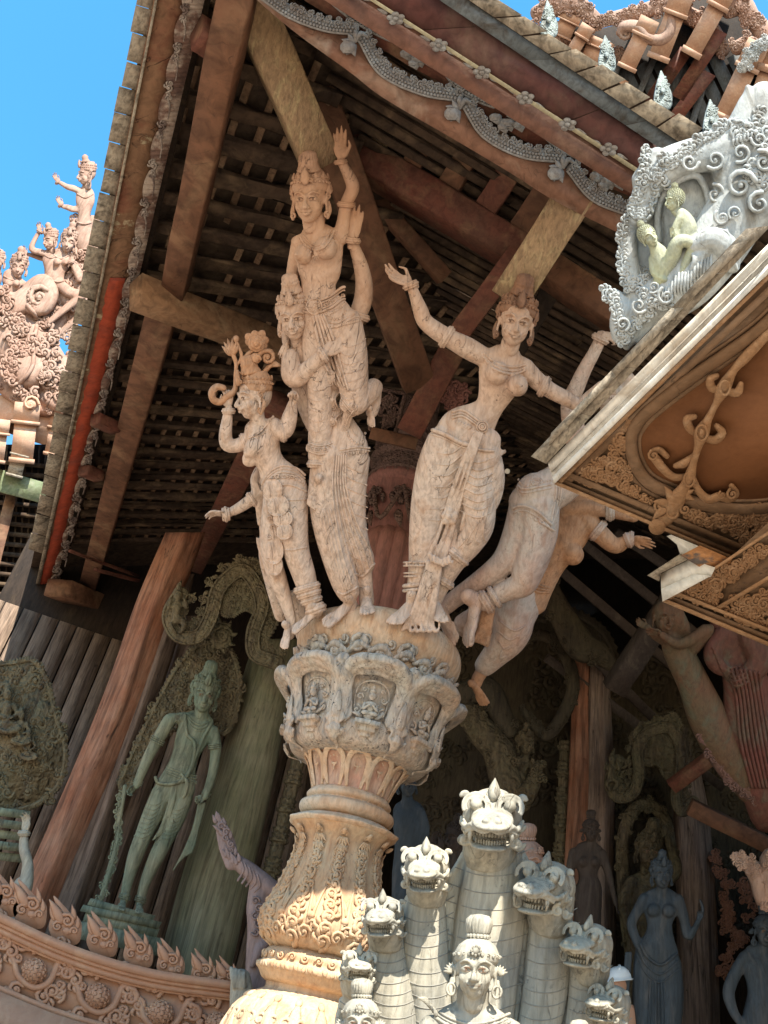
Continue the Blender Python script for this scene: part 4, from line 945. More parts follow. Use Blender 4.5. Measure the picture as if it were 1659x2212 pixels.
f.foot(756, 1316, 8, (-.92, .62, .62), (.3, -1, .25), 92); f.foot(792, 1302, -4, (.0, .42, 1), (0, -1, .35), 84, mirror=True)
f.fuse(); bv = f.bv
g = G()
for o, r in ((0, 2.4), (6, 1.6)): drape(g, bv, [(735, 972+o), (770, 966+o), (798, 968+o)], r)
for q in range(12): x = 738+q*5.2; g.ball((x, -981+q*.6, surf(bv, x, 980)+1), (2.4, 4, 2), n=6, m=5)
beads(g, bv, [(748, 926), (754, 944), (770, 958), (784, 952), (790, 930)], 3.2); beads(g, bv, [(756, 920), (764, 936), (774, 944)], 2.2)
bangle(g, (697, 767, 40), (1, -.6), 16, 3); 
for k in range(-1, 2): g.ball((694+k*4, -(766+k*8), 57), (4, 4, 3), n=7, m=5)
bangle(g, (761, 520, 0), (.1, -1), 15, 2.8); bangle(g, (771, 682, -28), (.3, -1), 25, 3.2); f.part('jewellery', g)
g = G()
for k in range(9): y = 1000+k*24; drape(g, bv, [(740+k, y), (764+k, y+14), (792+k*.5, y+24)], (2.2, 1.2))
for k in range(6): drape(g, bv, [(722+k*5, 985), (718+k*6, 1050), (726+k*9, 1130), (742+k*11, 1205-k*4), (760+k*9, 1262-k*9)], (2.6, 2.0), lift=.5)
for k in range(5): drape(g, bv, [(690+k*6, 1100), (704+k*7, 1170), (724+k*6, 1240), (738+k*5, 1276)], (1.6, 1.4))
drape(g, bv, [(728, 1278), (742, 1284), (758, 1276), (772, 1268)], 3.2); drape(g, bv, [(768, 1240), (784, 1244), (802, 1224), (808, 1218)], 3.4)
f.part('skirt_folds', g)
# ---- woman at the left, seen from the side
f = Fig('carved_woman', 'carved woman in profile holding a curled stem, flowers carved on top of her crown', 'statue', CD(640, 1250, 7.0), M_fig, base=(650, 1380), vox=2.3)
f.limb([(556, 890, 0, 15), (560, 912, 0, 14), (564, 928, -2, 22, 18)])
f.limb([(560, 928, -4, 34, 20), (566, 955, -2, 40, 24), (574, 980, -4, 34, 24), (586, 1003, -6, 31, 24), (600, 1028, -4, 42, 28), (616, 1056, 0, 48, 32), (622, 1080, 2, 46, 32)], n=16)
f.ell(547, 968, 14, (20, 24, 19), roll=35); f.ell(534, 978, 20, (9, 10, 9)); f.ell(541, 990, 2, (18, 20, 16), roll=30); f.ell(529, 1000, 5, (5, 5, 5))
f.limb([(545, 940, -10, 16), (520, 960, -10, 16), (492, 962, -6, 15), (487, 940, -4, 15), (491, 905, 0, 12), (494, 882, 2, 9)])
f.hand(494, 880, 2, (.0, -1, .1), (-.3, 0, -1), 56, curl_=26, thumb=40, spread=7)
f.limb([(590, 918, 0, 18), (606, 930, 12, 21), (618, 926, 18, 19), (626, 900, 20, 17), (632, 872, 20, 11)])
f.hand(632, 874, 20, (.1, -1, .2), (-.4, 0, 1), 54, curl_=48, thumb=25)
f.limb([(630, 1070, 4, 38, 32), (632, 1130, 6, 34, 30), (640, 1190, 8, 29, 26), (656, 1240, 8, 26, 24), (668, 1285, 8, 21), (680, 1320, 8, 15)], n=16)
f.limb([(600, 1080, -12, 32, 26), (588, 1140, -12, 26), (586, 1200, -12, 22), (600, 1250, -14, 20), (618, 1300, -14, 15), (630, 1345, -12, 11), (626, 1372, -10, 11)], n=14)
f.head(546, 862, 0, 80, yaw=-66, pitch=0, roll=-4, crown='tall', cm=M_figo)
f.foot(684, 1330, 10, (-1, .72, .25), (.2, -1, .3), 78); f.foot(626, 1360, -8, (-.25, .9, .5), (-.5, -.6, .6), 60)
f.fuse(); bv = f.bv
g = G(); drape(g, bv, [(538, 946), (556, 938), (576, 918), (590, 900)], 2.6); beads(g, bv, [(534, 952), (552, 948), (574, 930)], 2.4)
bangle(g, (494, 888, 1), (0, -1), 12, 2.6); bangle(g, (528, 955, -10), (1, -.4), 17, 2.6); bangle(g, (611, 931, 12), (1, -.1), 21, 3.0)
for o in (0, 12, 26): bangle(g, (663+o*.35, 1270+o, 8), (.3, 1), 26-o*.2, 3.2)
bangle(g, (682, 1316, 8), (.4, 1), 18, 4.5)
f.part('jewellery', g)
g = G()
for o, r in ((0, 3), (7, 2), (14, 2.4)): drape(g, bv, [(566, 1046+o), (582, 1020+o), (608, 1006+o), (640, 1012+o), (658, 1026+o)], r)
for q in range(9): x = 590+q*8; y = 1022-9*math.sin(q/8*3)+q*1.5; curl(g, x, -y-10, surf(bv, x, y+10)+2, 5.5, q*70, 1.1, 1.8)
drape(g, bv, [(606, 1048), (630, 1048), (662, 1062)], 2.6); drape(g, bv, [(608, 1080), (632, 1080), (664, 1078)], 1.6); drape(g, bv, [(604, 1186), (630, 1188), (662, 1182)], 2.2)
f.part('girdle', g)
# hanging scalloped cloth
g = G()
for i, (u, v, r_, q) in enumerate(((588, 1058, 22, 26), (600, 1092, 24, 24), (610, 1120, 22, 18), (614, 1148, 18, 18), (596, 1150, 22, 28), (592, 1190, 20, 30), (594, 1220, 16, 24))):
    z = surf(bv, u, v, 8)+5+(i % 2)*2; g.ball((u, -v, z), (r_, q, 4.5), euler(-20, 0, 0), n=22, m=8); g.tube([(u+r_*.95*math.cos(a), -v+q*.95*math.sin(a), z+1+.33*r_*math.cos(a), 2.0) for a in np.linspace(-2.6, .9, 14)], n=6, sub=1)
    for k in range(3): g.tube([(u-r_*.5+k*7, -v+q*.6, z+3, 1.2), (u-r_*.3+k*7, -v, z+5, 1.6), (u-r_*.2+k*6, -v-q*.6, z+3, 1.0)], n=5, sub=2)
for k in range(5): g.tube([(590+k*4, -1225, 0, 4), (596+k*4, -1262, -4, 4.5), (612+k*3.5, -1300, -6, 3.5), (616+k*4.5, -1316-k*3, -6, 2.5)], n=7)
for k in range(6): curl(g, 582+6*(k % 2), -(1120+k*20), surf(bv, 584, 1120+k*20, 4)+5, 6, 60*k, 1.1, 2)
f.part('hanging_cloth', g)
# lotus bouquet on the crown and the curled stem in the hand
g = G()
z0 = 2
g.tube([(482, -838, 6, 7), (468, -836, 8, 8), (458, -848, 8, 8.5), (462, -864, 8, 8), (476, -868, 6, 8), (488, -858, 6, 7.5), (500, -850, 6, 7), (508, -838, 4, 5.5), (509, -810, 2, 4.5), (510, -785, 0, 4.5), (503, -765, 0, 5)], n=9)
for k in range(6): leaf(g, 500, -768, 0, 90+(k-2.5)*16, 40-abs(k-2.5)*4, 6, 5, bend=.1)
g.ball((510, -732, 0), (7, 8, 7)); g.tube([(511, -790, 0, 3), (522, -770, 0, 4), (512, -740, 0, 3)], n=6)
def rose(x, y, z, r):
    for ring_, n_, q, h in ((1.0, 7, .52, 0), (.62, 5, .42, .35), (.25, 3, .30, .6)):
        for k in range(n_): t = 6.283*k/n_+ring_*2; g.ball((x+r*ring_*.62*math.cos(t), y+r*ring_*.62*math.sin(t), z+r*h), (r*q, r*q*.75, r*.28), euler(0, 0, -math.degrees(t)+90), n=12, m=8)
    curl(g, x, y, z+r*.75, r*.3, 30, 1.4, r*.10)
rose(554, -742, 8, 19); 
curl(g, 578, -772, 4, 16, 120, 1.3, 5.5, -1); g.tube([(546, -800, 0, 6), (550, -780, 4, 6), (566, -760, 4, 5.5), (586, -758, 2, 4)], n=8)
g.ball((552, -774, 8), (13, 12, 12)); curl(g, 553, -776, 16, 10, 0, 1.3, 3); g.tube([(536, -795, 0, 4), (528, -780, 0, 5), (536, -765, 2, 5), (546, -758, 3, 4)], n=8)
for a, l in ((60, 34), (100, 30), (140, 32), (20, 30), (-20, 26), (165, 26)): g.ball((554+l*.55*math.cos(R(a)), -742+l*.55*math.sin(R(a)), -3), (l*.42, 10, 5), euler(0, 0, -a), n=12, m=8)
g.tube([(570, -805, -4, 6), (584, -790, -2, 5), (600, -790, 0, 3)], n=7); leaf(g, 586, -780, 0, -40, 26, 6, bend=.3)
f.part('lotus_bouquet', g, M_figo)
# ---- half hidden figure behind her
f = Fig('carved_figure', 'half-hidden carved figure behind the profile woman, stretching one open hand to the left', 'statue', CD(600, 1200, 7.3), M_fig, base=(575, 1240), vox=2.6)
f.limb([(575, 1030, -10, 20, 16), (580, 1090, -12, 26, 20), (588, 1150, -12, 28, 22), (580, 1200, -12, 22), (590, 1260, -14, 18), (606, 1330, -14, 14)])
f.limb([(566, 1062, -4, 16), (542, 1080, 0, 14), (515, 1098, 2, 12), (490, 1110, 4, 9)]); f.limb([(556, 1015, -4, 8), (551, 1040, -2, 11), (560, 1090, 0, 10), (562, 1130, 0, 7)]); f.limb([(580, 1210, -4, 14), (563, 1180, -2, 8), (555, 1162, -2, 3)])
f.limb([(632, 1290, -20, 20, 12), (652, 1345, -20, 26, 12), (650, 1375, -20, 12, 8)])
f.hand(490, 1111, 4, (-1, -.12, .1), (0, .9, .5), 58, curl_=14, thumb=40, spread=6); f.fuse()
g = G(); bangle(g, (488, 1111, 4), (-1, .1), 12, 3.6); bangle(g, (544, 1079, 0), (-1, .7), 15, 2.4); f.part('jewellery', g)
# ---- woman with spread arms at the right
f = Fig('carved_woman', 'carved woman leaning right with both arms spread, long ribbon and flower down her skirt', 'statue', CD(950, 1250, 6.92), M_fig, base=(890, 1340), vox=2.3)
f.limb([(1100, 736, 6, 17), (1093, 757, 4, 16), (1088, 772, 0, 26, 16)])
f.limb([(1088, 770, -4, 40, 15), (1086, 790, 0, 50, 22), (1080, 822, 2, 48, 25), (1068, 855, 0, 37, 22), (1056, 880, -2, 31, 20), (1040, 900, 0, 40, 24), (1012, 928, 2, 60, 32), (1000, 950, 2, 64, 34), (992, 980, 2, 60, 34)], n=18)
f.limb([(1040, 768, -4, 17), (1090, 772, -4, 18), (1138, 792, -4, 17)])
f.ell(1073, 806, 28, (26, 26, 27)); f.ell(1118, 833, 25, (23, 24, 26)); f.ell(1074, 803, 55, (4.5, 4.5, 4)); f.ell(1121, 832, 51, (4.5, 4.5, 4))
f.limb([(1046, 772, -4, 22), (1010, 752, 2, 24), (975, 733, 6, 21), (945, 716, 8, 20), (918, 694, 8, 18), (908, 670, 8, 17), (897, 640, 6, 13), (888, 616, 4, 11)])
f.hand(888, 614, 4, (-.98, -.45, .1), (.2, -.7, .7), 82, curl_=11, thumb=50, spread=7)
f.limb([(1138, 798, -4, 20), (1160, 822, 0, 20), (1190, 844, 4, 18), (1225, 862, 6, 17), (1252, 874, 6, 15), (1275, 855, 2, 13), (1300, 832, -2, 11)])
f.limb([(972, 960, 8, 52, 34), (950, 1010, 8, 50, 34), (930, 1080, 8, 42, 32), (918, 1150, 8, 35, 28), (909, 1210, 8, 27, 24), (902, 1250, 8, 22), (894, 1285, 6, 17), (892, 1310, 6, 16)], n=18)
f.limb([(1020, 970, 6, 50, 34), (1028, 1040, 10, 42, 34), (1036, 1100, 14, 36, 32), (1034, 1140, 16, 32, 30), (1012, 1175, 10, 30, 26), (984, 1210, 2, 25), (958, 1255, -4, 20), (938, 1300, -8, 16)], n=18)
f.limb([(1030, 955, 10, 40, 30), (1050, 1005, 10, 38, 26), (1056, 1048, 8, 34, 22), (1044, 1090, 8, 30, 20), (1016, 1122, 10, 20, 14)], n=16); f.limb([(1000, 990, 2, 40, 24), (985, 1060, 0, 36, 22), (975, 1130, -2, 32, 18), (960, 1190, -2, 22, 14)], n=14)
f.head(1114, 700, 10, 92, yaw=4, pitch=2, roll=12, crown='tall', cm=M_figd)
f.foot(892, 1312, 6, (-.72, .6, .8), (.1, -1, .4), 94, mirror=True); f.foot(938, 1308, -8, (.3, .6, .8), (0, -1, .4), 80)
f.fuse(); bv = f.bv
g = G()
for o, r in ((0, 3), (8, 2.2), (15, 3.2)): drape(g, bv, [(1046, 764+o*.6), (1062, 778+o), (1086, 790+o), (1112, 793+o), (1134, 788+o*.8)], r)
beads(g, bv, [(1052, 776), (1070, 790), (1092, 801), (1118, 801), (1136, 796)], 2.4)
for k in range(5): leaf(g, 1104, -806, surf(bv, 1104, 806)+2, -100+(k-2)*26, 20, 5, bend=.1)
bangle(g, (965, 728, 7), (-1, -.6), 22, 3.4); bangle(g, (887, 616, 4), (-.4, -1), 14, 3.2); bangle(g, (1175, 835, 2), (1, .5), 20, 3.4)
for o in (0, 7): ring(g, (900, 1215+o, 8), (0, 1, 0), 28, 2.4); ring(g, (895, 1238+o, 8), (0, 1, 0), 22, 2.2)
for k in range(-3, 4): g.ball((900+k*7, -1219, 8+28-abs(k)*2.6), (3.2, 3.2, 2.4), n=7, m=5)
ring(g, (894, 1264, 7), (.1, 1, 0), 21, 5); ring(g, (894, 1274, 7), (.1, 1, 0), 22, 4)
bangle(g, (986, 1200, 2), (-.8, 1), 27, 4); bangle(g, (958, 1256, -4), (-.6, 1), 21, 3.4)
f.part('jewellery', g)
g = G()
for o, r in ((0, 3.2), (7, 2), (13, 2.6)): drape(g, bv, [(978, 890+o), (1000, 886+o), (1030, 906+o), (1052, 924+o*.7)], r, lift=1)
z_ = surf(bv, 1042, 922)+8
for r_ in (12, 7): g.tube([(1042+r_*math.cos(a), -922+r_*math.sin(a), z_+(12-r_)*.5, 2.2) for a in np.linspace(0, 6.283, 16)], n=6, sub=1)
g.ball((1042, -922, z_+2), (5, 5, 4))
for k in range(7): leaf(g, 1036, -930, z_-2, -60-k*18, 26, 5, bend=.2)
for k in range(6): leaf(g, 990+k*6, -906-k*3, surf(bv, 990+k*6, 906+k*3)+1, -120-k*8, 20, 4, bend=.3)
drape(g, bv, [(930, 928), (956, 936), (990, 954), (1014, 962)], 5, lift=3); drape(g, bv, [(932, 938), (958, 946), (990, 962), (1012, 970)], 2.4, lift=0)
drape(g, bv, [(1016, 962), (1040, 972), (1066, 974)], 3.4, lift=2)
f.part('girdle', g)
g = G()
for k in range(7): y = 975+k*24; drape(g, bv, [(1000-k*5, y-14), (975-k*4, y+4), (944-k*3, y+4)], (2.6, 1.0), lift=-.2)
for k in range(8): y = 985+k*17; drape(g, bv, [(1004-k*3, y-6), (1030, y+14), (1066-k, y+4)], (2.4, 1.6), lift=0)
for k in range(4): drape(g, bv, [(1004+k*16, 1166+k*3), (990+k*18, 1184-k*12), (1020+k*12, 1150-k*20)], 1.6)
f.part('skirt_folds', g)
# flaring side cloth
g = G(); N2 = 9
for k in range(N2):
    t = k/(N2-1)
    g.tube([(1046+4*t, -(925+6*t), 30-8*t, 4), (1052+12*t, -(950+20*t), 26-10*t, 6), (1062+14*t, -(990+34*t), 16-12*t, 7), (1060+8*t, -(1040+36*t), 10-12*t, 7), (1040-2*t, -(1090+38*t), 8-8*t, 6.5), (1004-8*t, -(1110+34*t), 26-8*t, 5)], n=8, sub=4)
for k in range(5): g.tube([(1050+3*k, -928, 22-3*k, 4), (1060+4*k, -945, 24-3*k, 6), (1064+3*k, -970, 22-3*k, 6), (1074+4*k, -985+k*2, 18-3*k, 4), (1086+k*1.2, -982+k*3, 14-2*k, 1.5)], n=8)
go_ = remesh(g, 2.2, 2, .5); f.part('flaring_cloth', go_)
g = G()
rb = [[(1036, 935, 5), (1020, 975, 5), (1000, 1030, 5), (985, 1080, 6), (972, 1117, 6), (960, 1160, 7), (944, 1205, 9)], [(1030, 940, 5), (1012, 985, 5), (990, 1045, 5), (974, 1100, 6), (962, 1150, 7), (934, 1215, 9)], [(976, 1125, 5), (976, 1160, 7), (964, 1205, 8)]]
def sz(a, b, d=14): return surf(bv, a, b, d)
for q, line in enumerate(rb):
    for o in (-6, 0, 6): 
        zz = [sz(a, b)+3 for a, b, c in line]; zz = np.maximum(zz, np.mean(zz)-4)
        g.tube([(a+o*(1+i*.28), -b-(o*.3), z_+4, c*.62) for i, ((a, b, c), z_) in enumerate(zip(line, zz))], n=8, sub=4)
for k in range(6): x = 930+k*8; g.tube([(x, -(1210-abs(k-3)*4), 44, 4), (x+3, -(1222-abs(k-3)*3), 46, 3.6), (x+8, -(1218-abs(k-3)*3), 42, 2.5)], n=7)
for k in range(7):
    x = -14+k*5; g.tube([(938+x*.9, -1215, 34, 5), (928+x*1.1, -1260, 34, 5.5), (916+x*1.35, -1310, 34, 6), (904+x*1.7, -1345, 34, 6), (898+x*2.0, -1352-8*math.cos(k), 36, 4.5)], n=8)
for k in range(5): x = 888+k*13; g.tube([(x-4, -1352, 38, 4), (x, -1364, 42, 4.5), (x+8, -1358, 40, 3), (x+9, -1340, 36, 3)], n=7)
z_ = sz(971, 1117)+14
for k in range(5): t = 2*math.pi*k/5+.3; g.ball((971+11*math.cos(t), -1117+11*math.sin(t), z_), (8.5, 8.5, 5), n=12, m=6)
g.ball((971, -1117, z_+4), (6, 6, 4.5))
f.part('ribbon', remesh(g, 1.7, 1, .4))
# ---- climbing figure to the right
f = Fig('carved_climber', 'mauve carved figure bending away right of the capital, one bare foot dangling', 'statue', CD(1050, 1350, 7.25), mat('mauve_teak', (.52, .35, .27), (.50, .43, .37), (.40, .24, .17), sc_=1.1, crack=.6, speck=.3, bump=.45, streak=.3), base=(1003, 1413), vox=2.5)
f.limb([(1290, 960, -20, 44, 30), (1245, 1010, -6, 46, 34), (1210, 1045, 0, 46, 38), (1172, 1068, 6, 48, 44), (1150, 1090, 6, 46, 42)], n=16)
f.ell(1160, 1064, 10, (48, 44, 44)); f.ell(1140, 1085, 0, (42, 40, 40))
f.limb([(1140, 1090, 0, 40), (1120, 1150, 4, 34), (1098, 1200, 8, 30), (1075, 1228, 6, 28), (1030, 1262, -8, 24), (985, 1292, -16, 20), (962, 1312, -14, 18)], n=16)
f.limb([(1166, 1092, 14, 44), (1164, 1150, 20, 42), (1152, 1200, 26, 38), (1138, 1240, 30, 34), (1128, 1262, 28, 30), (1100, 1274, 24, 24), (1068, 1290, 22, 20), (1046, 1304, 20, 17)], n=16)
f.limb([(1300, 726, -30, 13), (1284, 760, -26, 14), (1262, 800, -20, 16), (1246, 836, -18, 18), (1230, 880, -20, 20), (1250, 960, -20, 28)])
f.hand(1302, 722, -30, (.9, .3, .0), (0, .6, -.8), 58, curl_=30, thumb=20)
f.head(1340, 900, -60, 86, yaw=70, pitch=10, roll=20, crown='low')
f.foot(1040, 1306, 20, (-.35, 1, .25), (-.75, -.55, .45), 118, toe=.02); f.foot(962, 1316, -12, (.25, 1, .3), (-.7, -.2, .6), 104, mirror=True)
f.fuse(); bv = f.bv
g = G()
for o, r in ((0, 3), (8, 2.2)): drape(g, bv, [(1114, 1042+o), (1130, 1056+o), (1160, 1052+o), (1190, 1046+o)], r); 
beads(g, bv, [(1120, 1036), (1132, 1050), (1162, 1044), (1190, 1038)], 2.6)
for o, r in ((0, 2.6), (10, 2), (18, 2.6)): drape(g, bv, [(1196+o, 1022), (1202+o*.6, 1060), (1196+o*.5, 1100), (1190, 1140)], r)
drape(g, bv, [(1108, 1098), (1130, 1092), (1160, 1104), (1190, 1132)], 3.4, lift=1); drape(g, bv, [(1110, 1108), (1130, 1102), (1160, 1116), (1192, 1146)], 2.2)
for k in range(9): x = 1118+k*9; y = 1106+k*4.5-6*math.sin(k*.3); leaf(g, x, -y, surf(bv, x, y)+1, -60, 16, 3, bend=.3)
for r_ in (5, 9, 13): g.tube([(1160+r_*math.cos(a), -1040+r_*.6*math.sin(a), surf(bv, 1160+r_*math.cos(a), 1040-r_*.6*math.sin(a))+1, 1.6) for a in np.linspace(0, 6.28, 14)], n=5, sub=1)
bangle(g, (1050, 1300, 20), (-1, .6), 22, 4.2); bangle(g, (1068, 1290, 22), (-1, .6), 24, 2.4); bangle(g, (1297, 732, -30), (.5, -1), 16, 3.2)
f.part('girdle', g)
g = G()
for k in range(6): g.tube([(1046+k*4, -1312, 6, 5), (1040+k*4, -1345, 4, 6), (1028+k*5, -1378-3*k, 2, 5), (1022+k*5, -1385, 4, 3)], n=7)
f.part('hanging_cloth', g, M_figo)
# ---- lower figure at the right
f = Fig('carved_reacher', 'orange-brown carved woman behind the climber, reaching a bent arm towards the right', 'statue', CD(1080, 1430, 7.75), M_figo, base=(1036, 1500), vox=2.6)
f.limb([(1262, 1090, -14, 42, 26), (1240, 1130, -6, 46, 28), (1218, 1170, 0, 42, 28), (1190, 1215, 4, 34, 26), (1166, 1255, 4, 36, 28), (1140, 1290, 4, 48, 34)], n=16)
f.ell(1238, 1198, 16, (24, 24, 22)); f.ell(1247, 1210, 28, (7, 7, 7)); f.ell(1216, 1175, 14, (22, 22, 18))
f.limb([(1130, 1290, 4, 30), (1115, 1330, 8, 30), (1104, 1372, 10, 26), (1050, 1436, 4, 14)], n=12)
f.limb([(1052, 1434, 0, 16), (1034, 1462, 0, 14), (1028, 1478, 0, 13)])
f.limb([(1250, 1108, -4, 24), (1282, 1138, 0, 22), (1310, 1166, 4, 20), (1332, 1180, 6, 17), (1350, 1170, 6, 14), (1362, 1163, 6, 11)])
f.hand(1364, 1163, 6, (1, .22, .1), (0, .5, .8), 62, curl_=5, thumb=22, spread=4)
f.limb([(1230, 1100, 6, 18), (1275, 1098, 8, 17), (1320, 1106, 8, 14), (1370, 1118, 6, 11)])
f.foot(1028, 1480, 0, (.45, .9, .35), (-.6, -.5, .6), 62, toe=.02); f.head(1300, 1040, -40, 80, yaw=50, pitch=0, roll=30, crown='low')
f.fuse(); bv = f.bv
g = G(); bangle(g, (1292, 1146, 2), (1, .8), 22, 3.4); bangle(g, (1357, 1167, 6), (1, -.4), 14, 3.0); bangle(g, (1364, 1163, 6), (1, 0), 13, 2.4); bangle(g, (1318, 1105, 8), (1, 0), 16, 4)
w_ = G(); w_.tube(S([(1150, 1268, 4, 34, 30), (1128, 1296, 6, 46, 40), (1110, 1330, 10, 48, 42), (1106, 1360, 16, 44, 40), (1096, 1384, 14, 38, 34), (1072, 1412, 8, 30, 28), (1048, 1438, 4, 24, 22)]), n=20); w_.tube(S([(1128, 1300, -10, 44), (1060, 1330, -20, 38), (1006, 1350, -26, 28)]), n=16)
w2 = remesh(w_, 2.6, 4, .5); bw_ = loft_bvh(w2); w3 = G(); w3.add(w2)
for k in range(4): drape(w3, bw_, [(1078-k*4+k*k*2, 1340+k*22), (1110-k*10, 1362+k*20), (1134-k*14, 1352+k*22)], 2.6)
f.part('leg_wrap', w3, bpy.data.materials['mauve_teak'])
for o in (0, 8, 16): drape(g, bv, [(1140-o*.4, 1240+o), (1160, 1262+o), (1186, 1270+o*.6)], 3)
f.part('girdle', g)
# =================================================================== NAGA GROUP IN FRONT
def naga_head_mesh():
    if 'naga' in _hc: return _hc['naga']
    g = G()
    g.ball((0, .04, .0), (.46, .46, .46), n=20, m=14); g.ball((0, .02, .22), (.36, .22, .24), n=16, m=10)
    g.tube([(0, .14, .25, .30, .14), (0, .08, .58, .33, .11), (0, .02, .82, .29, .085)], n=16, sub=3, front=(0, 1, 0))
    g.tube([(0, -.30, .10, .34, .10), (0, -.36, .42, .29, .07), (0, -.36, .66, .22, .055)], n=14, sub=3, front=(0, 1, 0))
    g.tube([(0, -.1, -.1, .44, .34), (0, -.55, -.2, .42, .30)], n=18)
    for s in (-1, 1):
        g.ball((s*.26, .28, .37), (.105, .10, .10), n=14, m=10)
        for r_, t_ in ((.185, .030), (.135, .016)): g.tube([(s*.26+r_*math.cos(a)*1.1, .265+r_*math.sin(a), .44-.06*math.sin(a)+(.17-r_)*.5, t_) for a in np.linspace(-.5, 3.6, 14)], n=7, sub=1)
        curl(g, s*.43, .38, .20, .065, 0 if s > 0 else 180, 1.1, .04, s)
        g.tube([(0, .04, .90, .05), (s*.10, .0, .90, .055), (s*.20, -.06, .82, .045), (s*.31, .0, .68, .045), (s*.38, -.07, .50, .05), (s*.44, -.02, .34, .05), (s*.47, .05, .26, .03)], n=8, sub=3)
        g.tube([(s*.01, -.045, .92, .03), (s*.13, -.09, .88, .032), (s*.26, -.06, .74, .03), (s*.38, -.14, .52, .03)], n=8, sub=3)
        g.ball((s*.09, .09, .90), (.07, .055, .06)); curl(g, s*.06, .10, .88, .06, 0, 1, .024, s)
        for q in range(3): g.tube([(s*.04, .16+q*.04, .62-q*.12, .022), (s*.16, .13+q*.05, .60-q*.12, .026), (s*.28, .05+q*.05, .52-q*.12, .02)], n=6, sub=2)
        curl(g, s*.40, -.28, .34, .12, 90, 1.2, .04, s); curl(g, s*.42, -.05, .12, .09, 0, 1.2, .035, -s); curl(g, s*.40, -.14, -.04, .09, 90, 1.2, .04, s); curl(g, s*.42, -.34, .04, .10, 0, 1.2, .04, -s)
        g.tube([(s*.08, -.38, .64, .03), (s*.22, -.37, .50, .035), (s*.30, -.33, .3, .035)], n=7, sub=3)
    o = remesh(g, .017, 1, .35)
    t = G()
    for k in range(14):
        a = (k-6.5)/6.5; x = .30*a; z = .72-.34*a*a; t.ball((x, -.13, z+.03), (.026, .06, .028), n=7, m=5)
        if abs(a) < .9: t.ball((x*.85, -.27, z-.05), (.022, .05, .022), n=7, m=5)
    for s in (-1, 1): t.tube([(s*.29, -.08, .62, .04), (s*.32, -.18, .63, .035), (s*.30, -.30, .60, .008)], n=7)
    c = G(); leaf(c, 0, .34, .22, 90, .34, .10, .09, bend=0, n=8); leaf(c, 0, .34, .30, 90, .24, .08, .08, bend=0, n=8)
    for s in (-1, 1): leaf(c, s*.06, .28, .2, 90-s*25, .20, .05, .06, bend=s*.3, n=7)
    _hc['naga'] = (o, t, c); return _hc['naga']
nag = thing('naga_statue', 'silver-grey seven-headed carved naga rearing up in front of the column', 'statue', atY(1060, 2500, 5.0))
mpn = VY(1060, 2000, 5.0)
NH = [(1063, 1772, 60, 126, 0, 2, 4), (922, 1876, 46, 96, -6, 0, 3), (830, 1982, 44, 84, -10, 4, 2), (772, 2090, 46, 70, 6, 8, 4), (1186, 1922, 40, 112, -26, 2, 12), (1276, 2046, 40, 94, -28, 2, 14), (1322, 2172, 40, 80, -30, 4, 14)]
NB = [[(1066, 1800, 14, 56), (1066, 1850, 8, 66), (1064, 1920, 4, 72), (1056, 2010, 0, 78), (1046, 2120, -4, 74), (1040, 2300, -4, 66), (1036, 2620, -4, 60)],
      [(922, 1890, 8, 42), (920, 1950, 4, 46), (918, 2030, 0, 50), (924, 2120, -4, 50), (934, 2220, -6, 46), (950, 2620, -8, 44)],
      [(832, 1995, 10, 38), (836, 2060, 6, 43), (846, 2140, 2, 48), (860, 2240, -2, 48), (890, 2620, -4, 44)],
      [(774, 2100, 16, 32), (774, 2160, 10, 38), (790, 2260, 6, 40), (840, 2620, 0, 40)],
      [(1184, 1935, 4, 44), (1186, 1990, 0, 48), (1184, 2080, -4, 52), (1172, 2180, -6, 50), (1150, 2300, -8, 46), (1120, 2620, -8, 44)],
      [(1270, 2065, 6, 42), (1268, 2130, 2, 44), (1262, 2230, -2, 46), (1220, 2400, -4, 44), (1180, 2620, -4, 44)],
      [(1322, 2185, 10, 36), (1310, 2260, 6, 40), (1270, 2400, 0, 44), (1230, 2620, 0, 44)]]
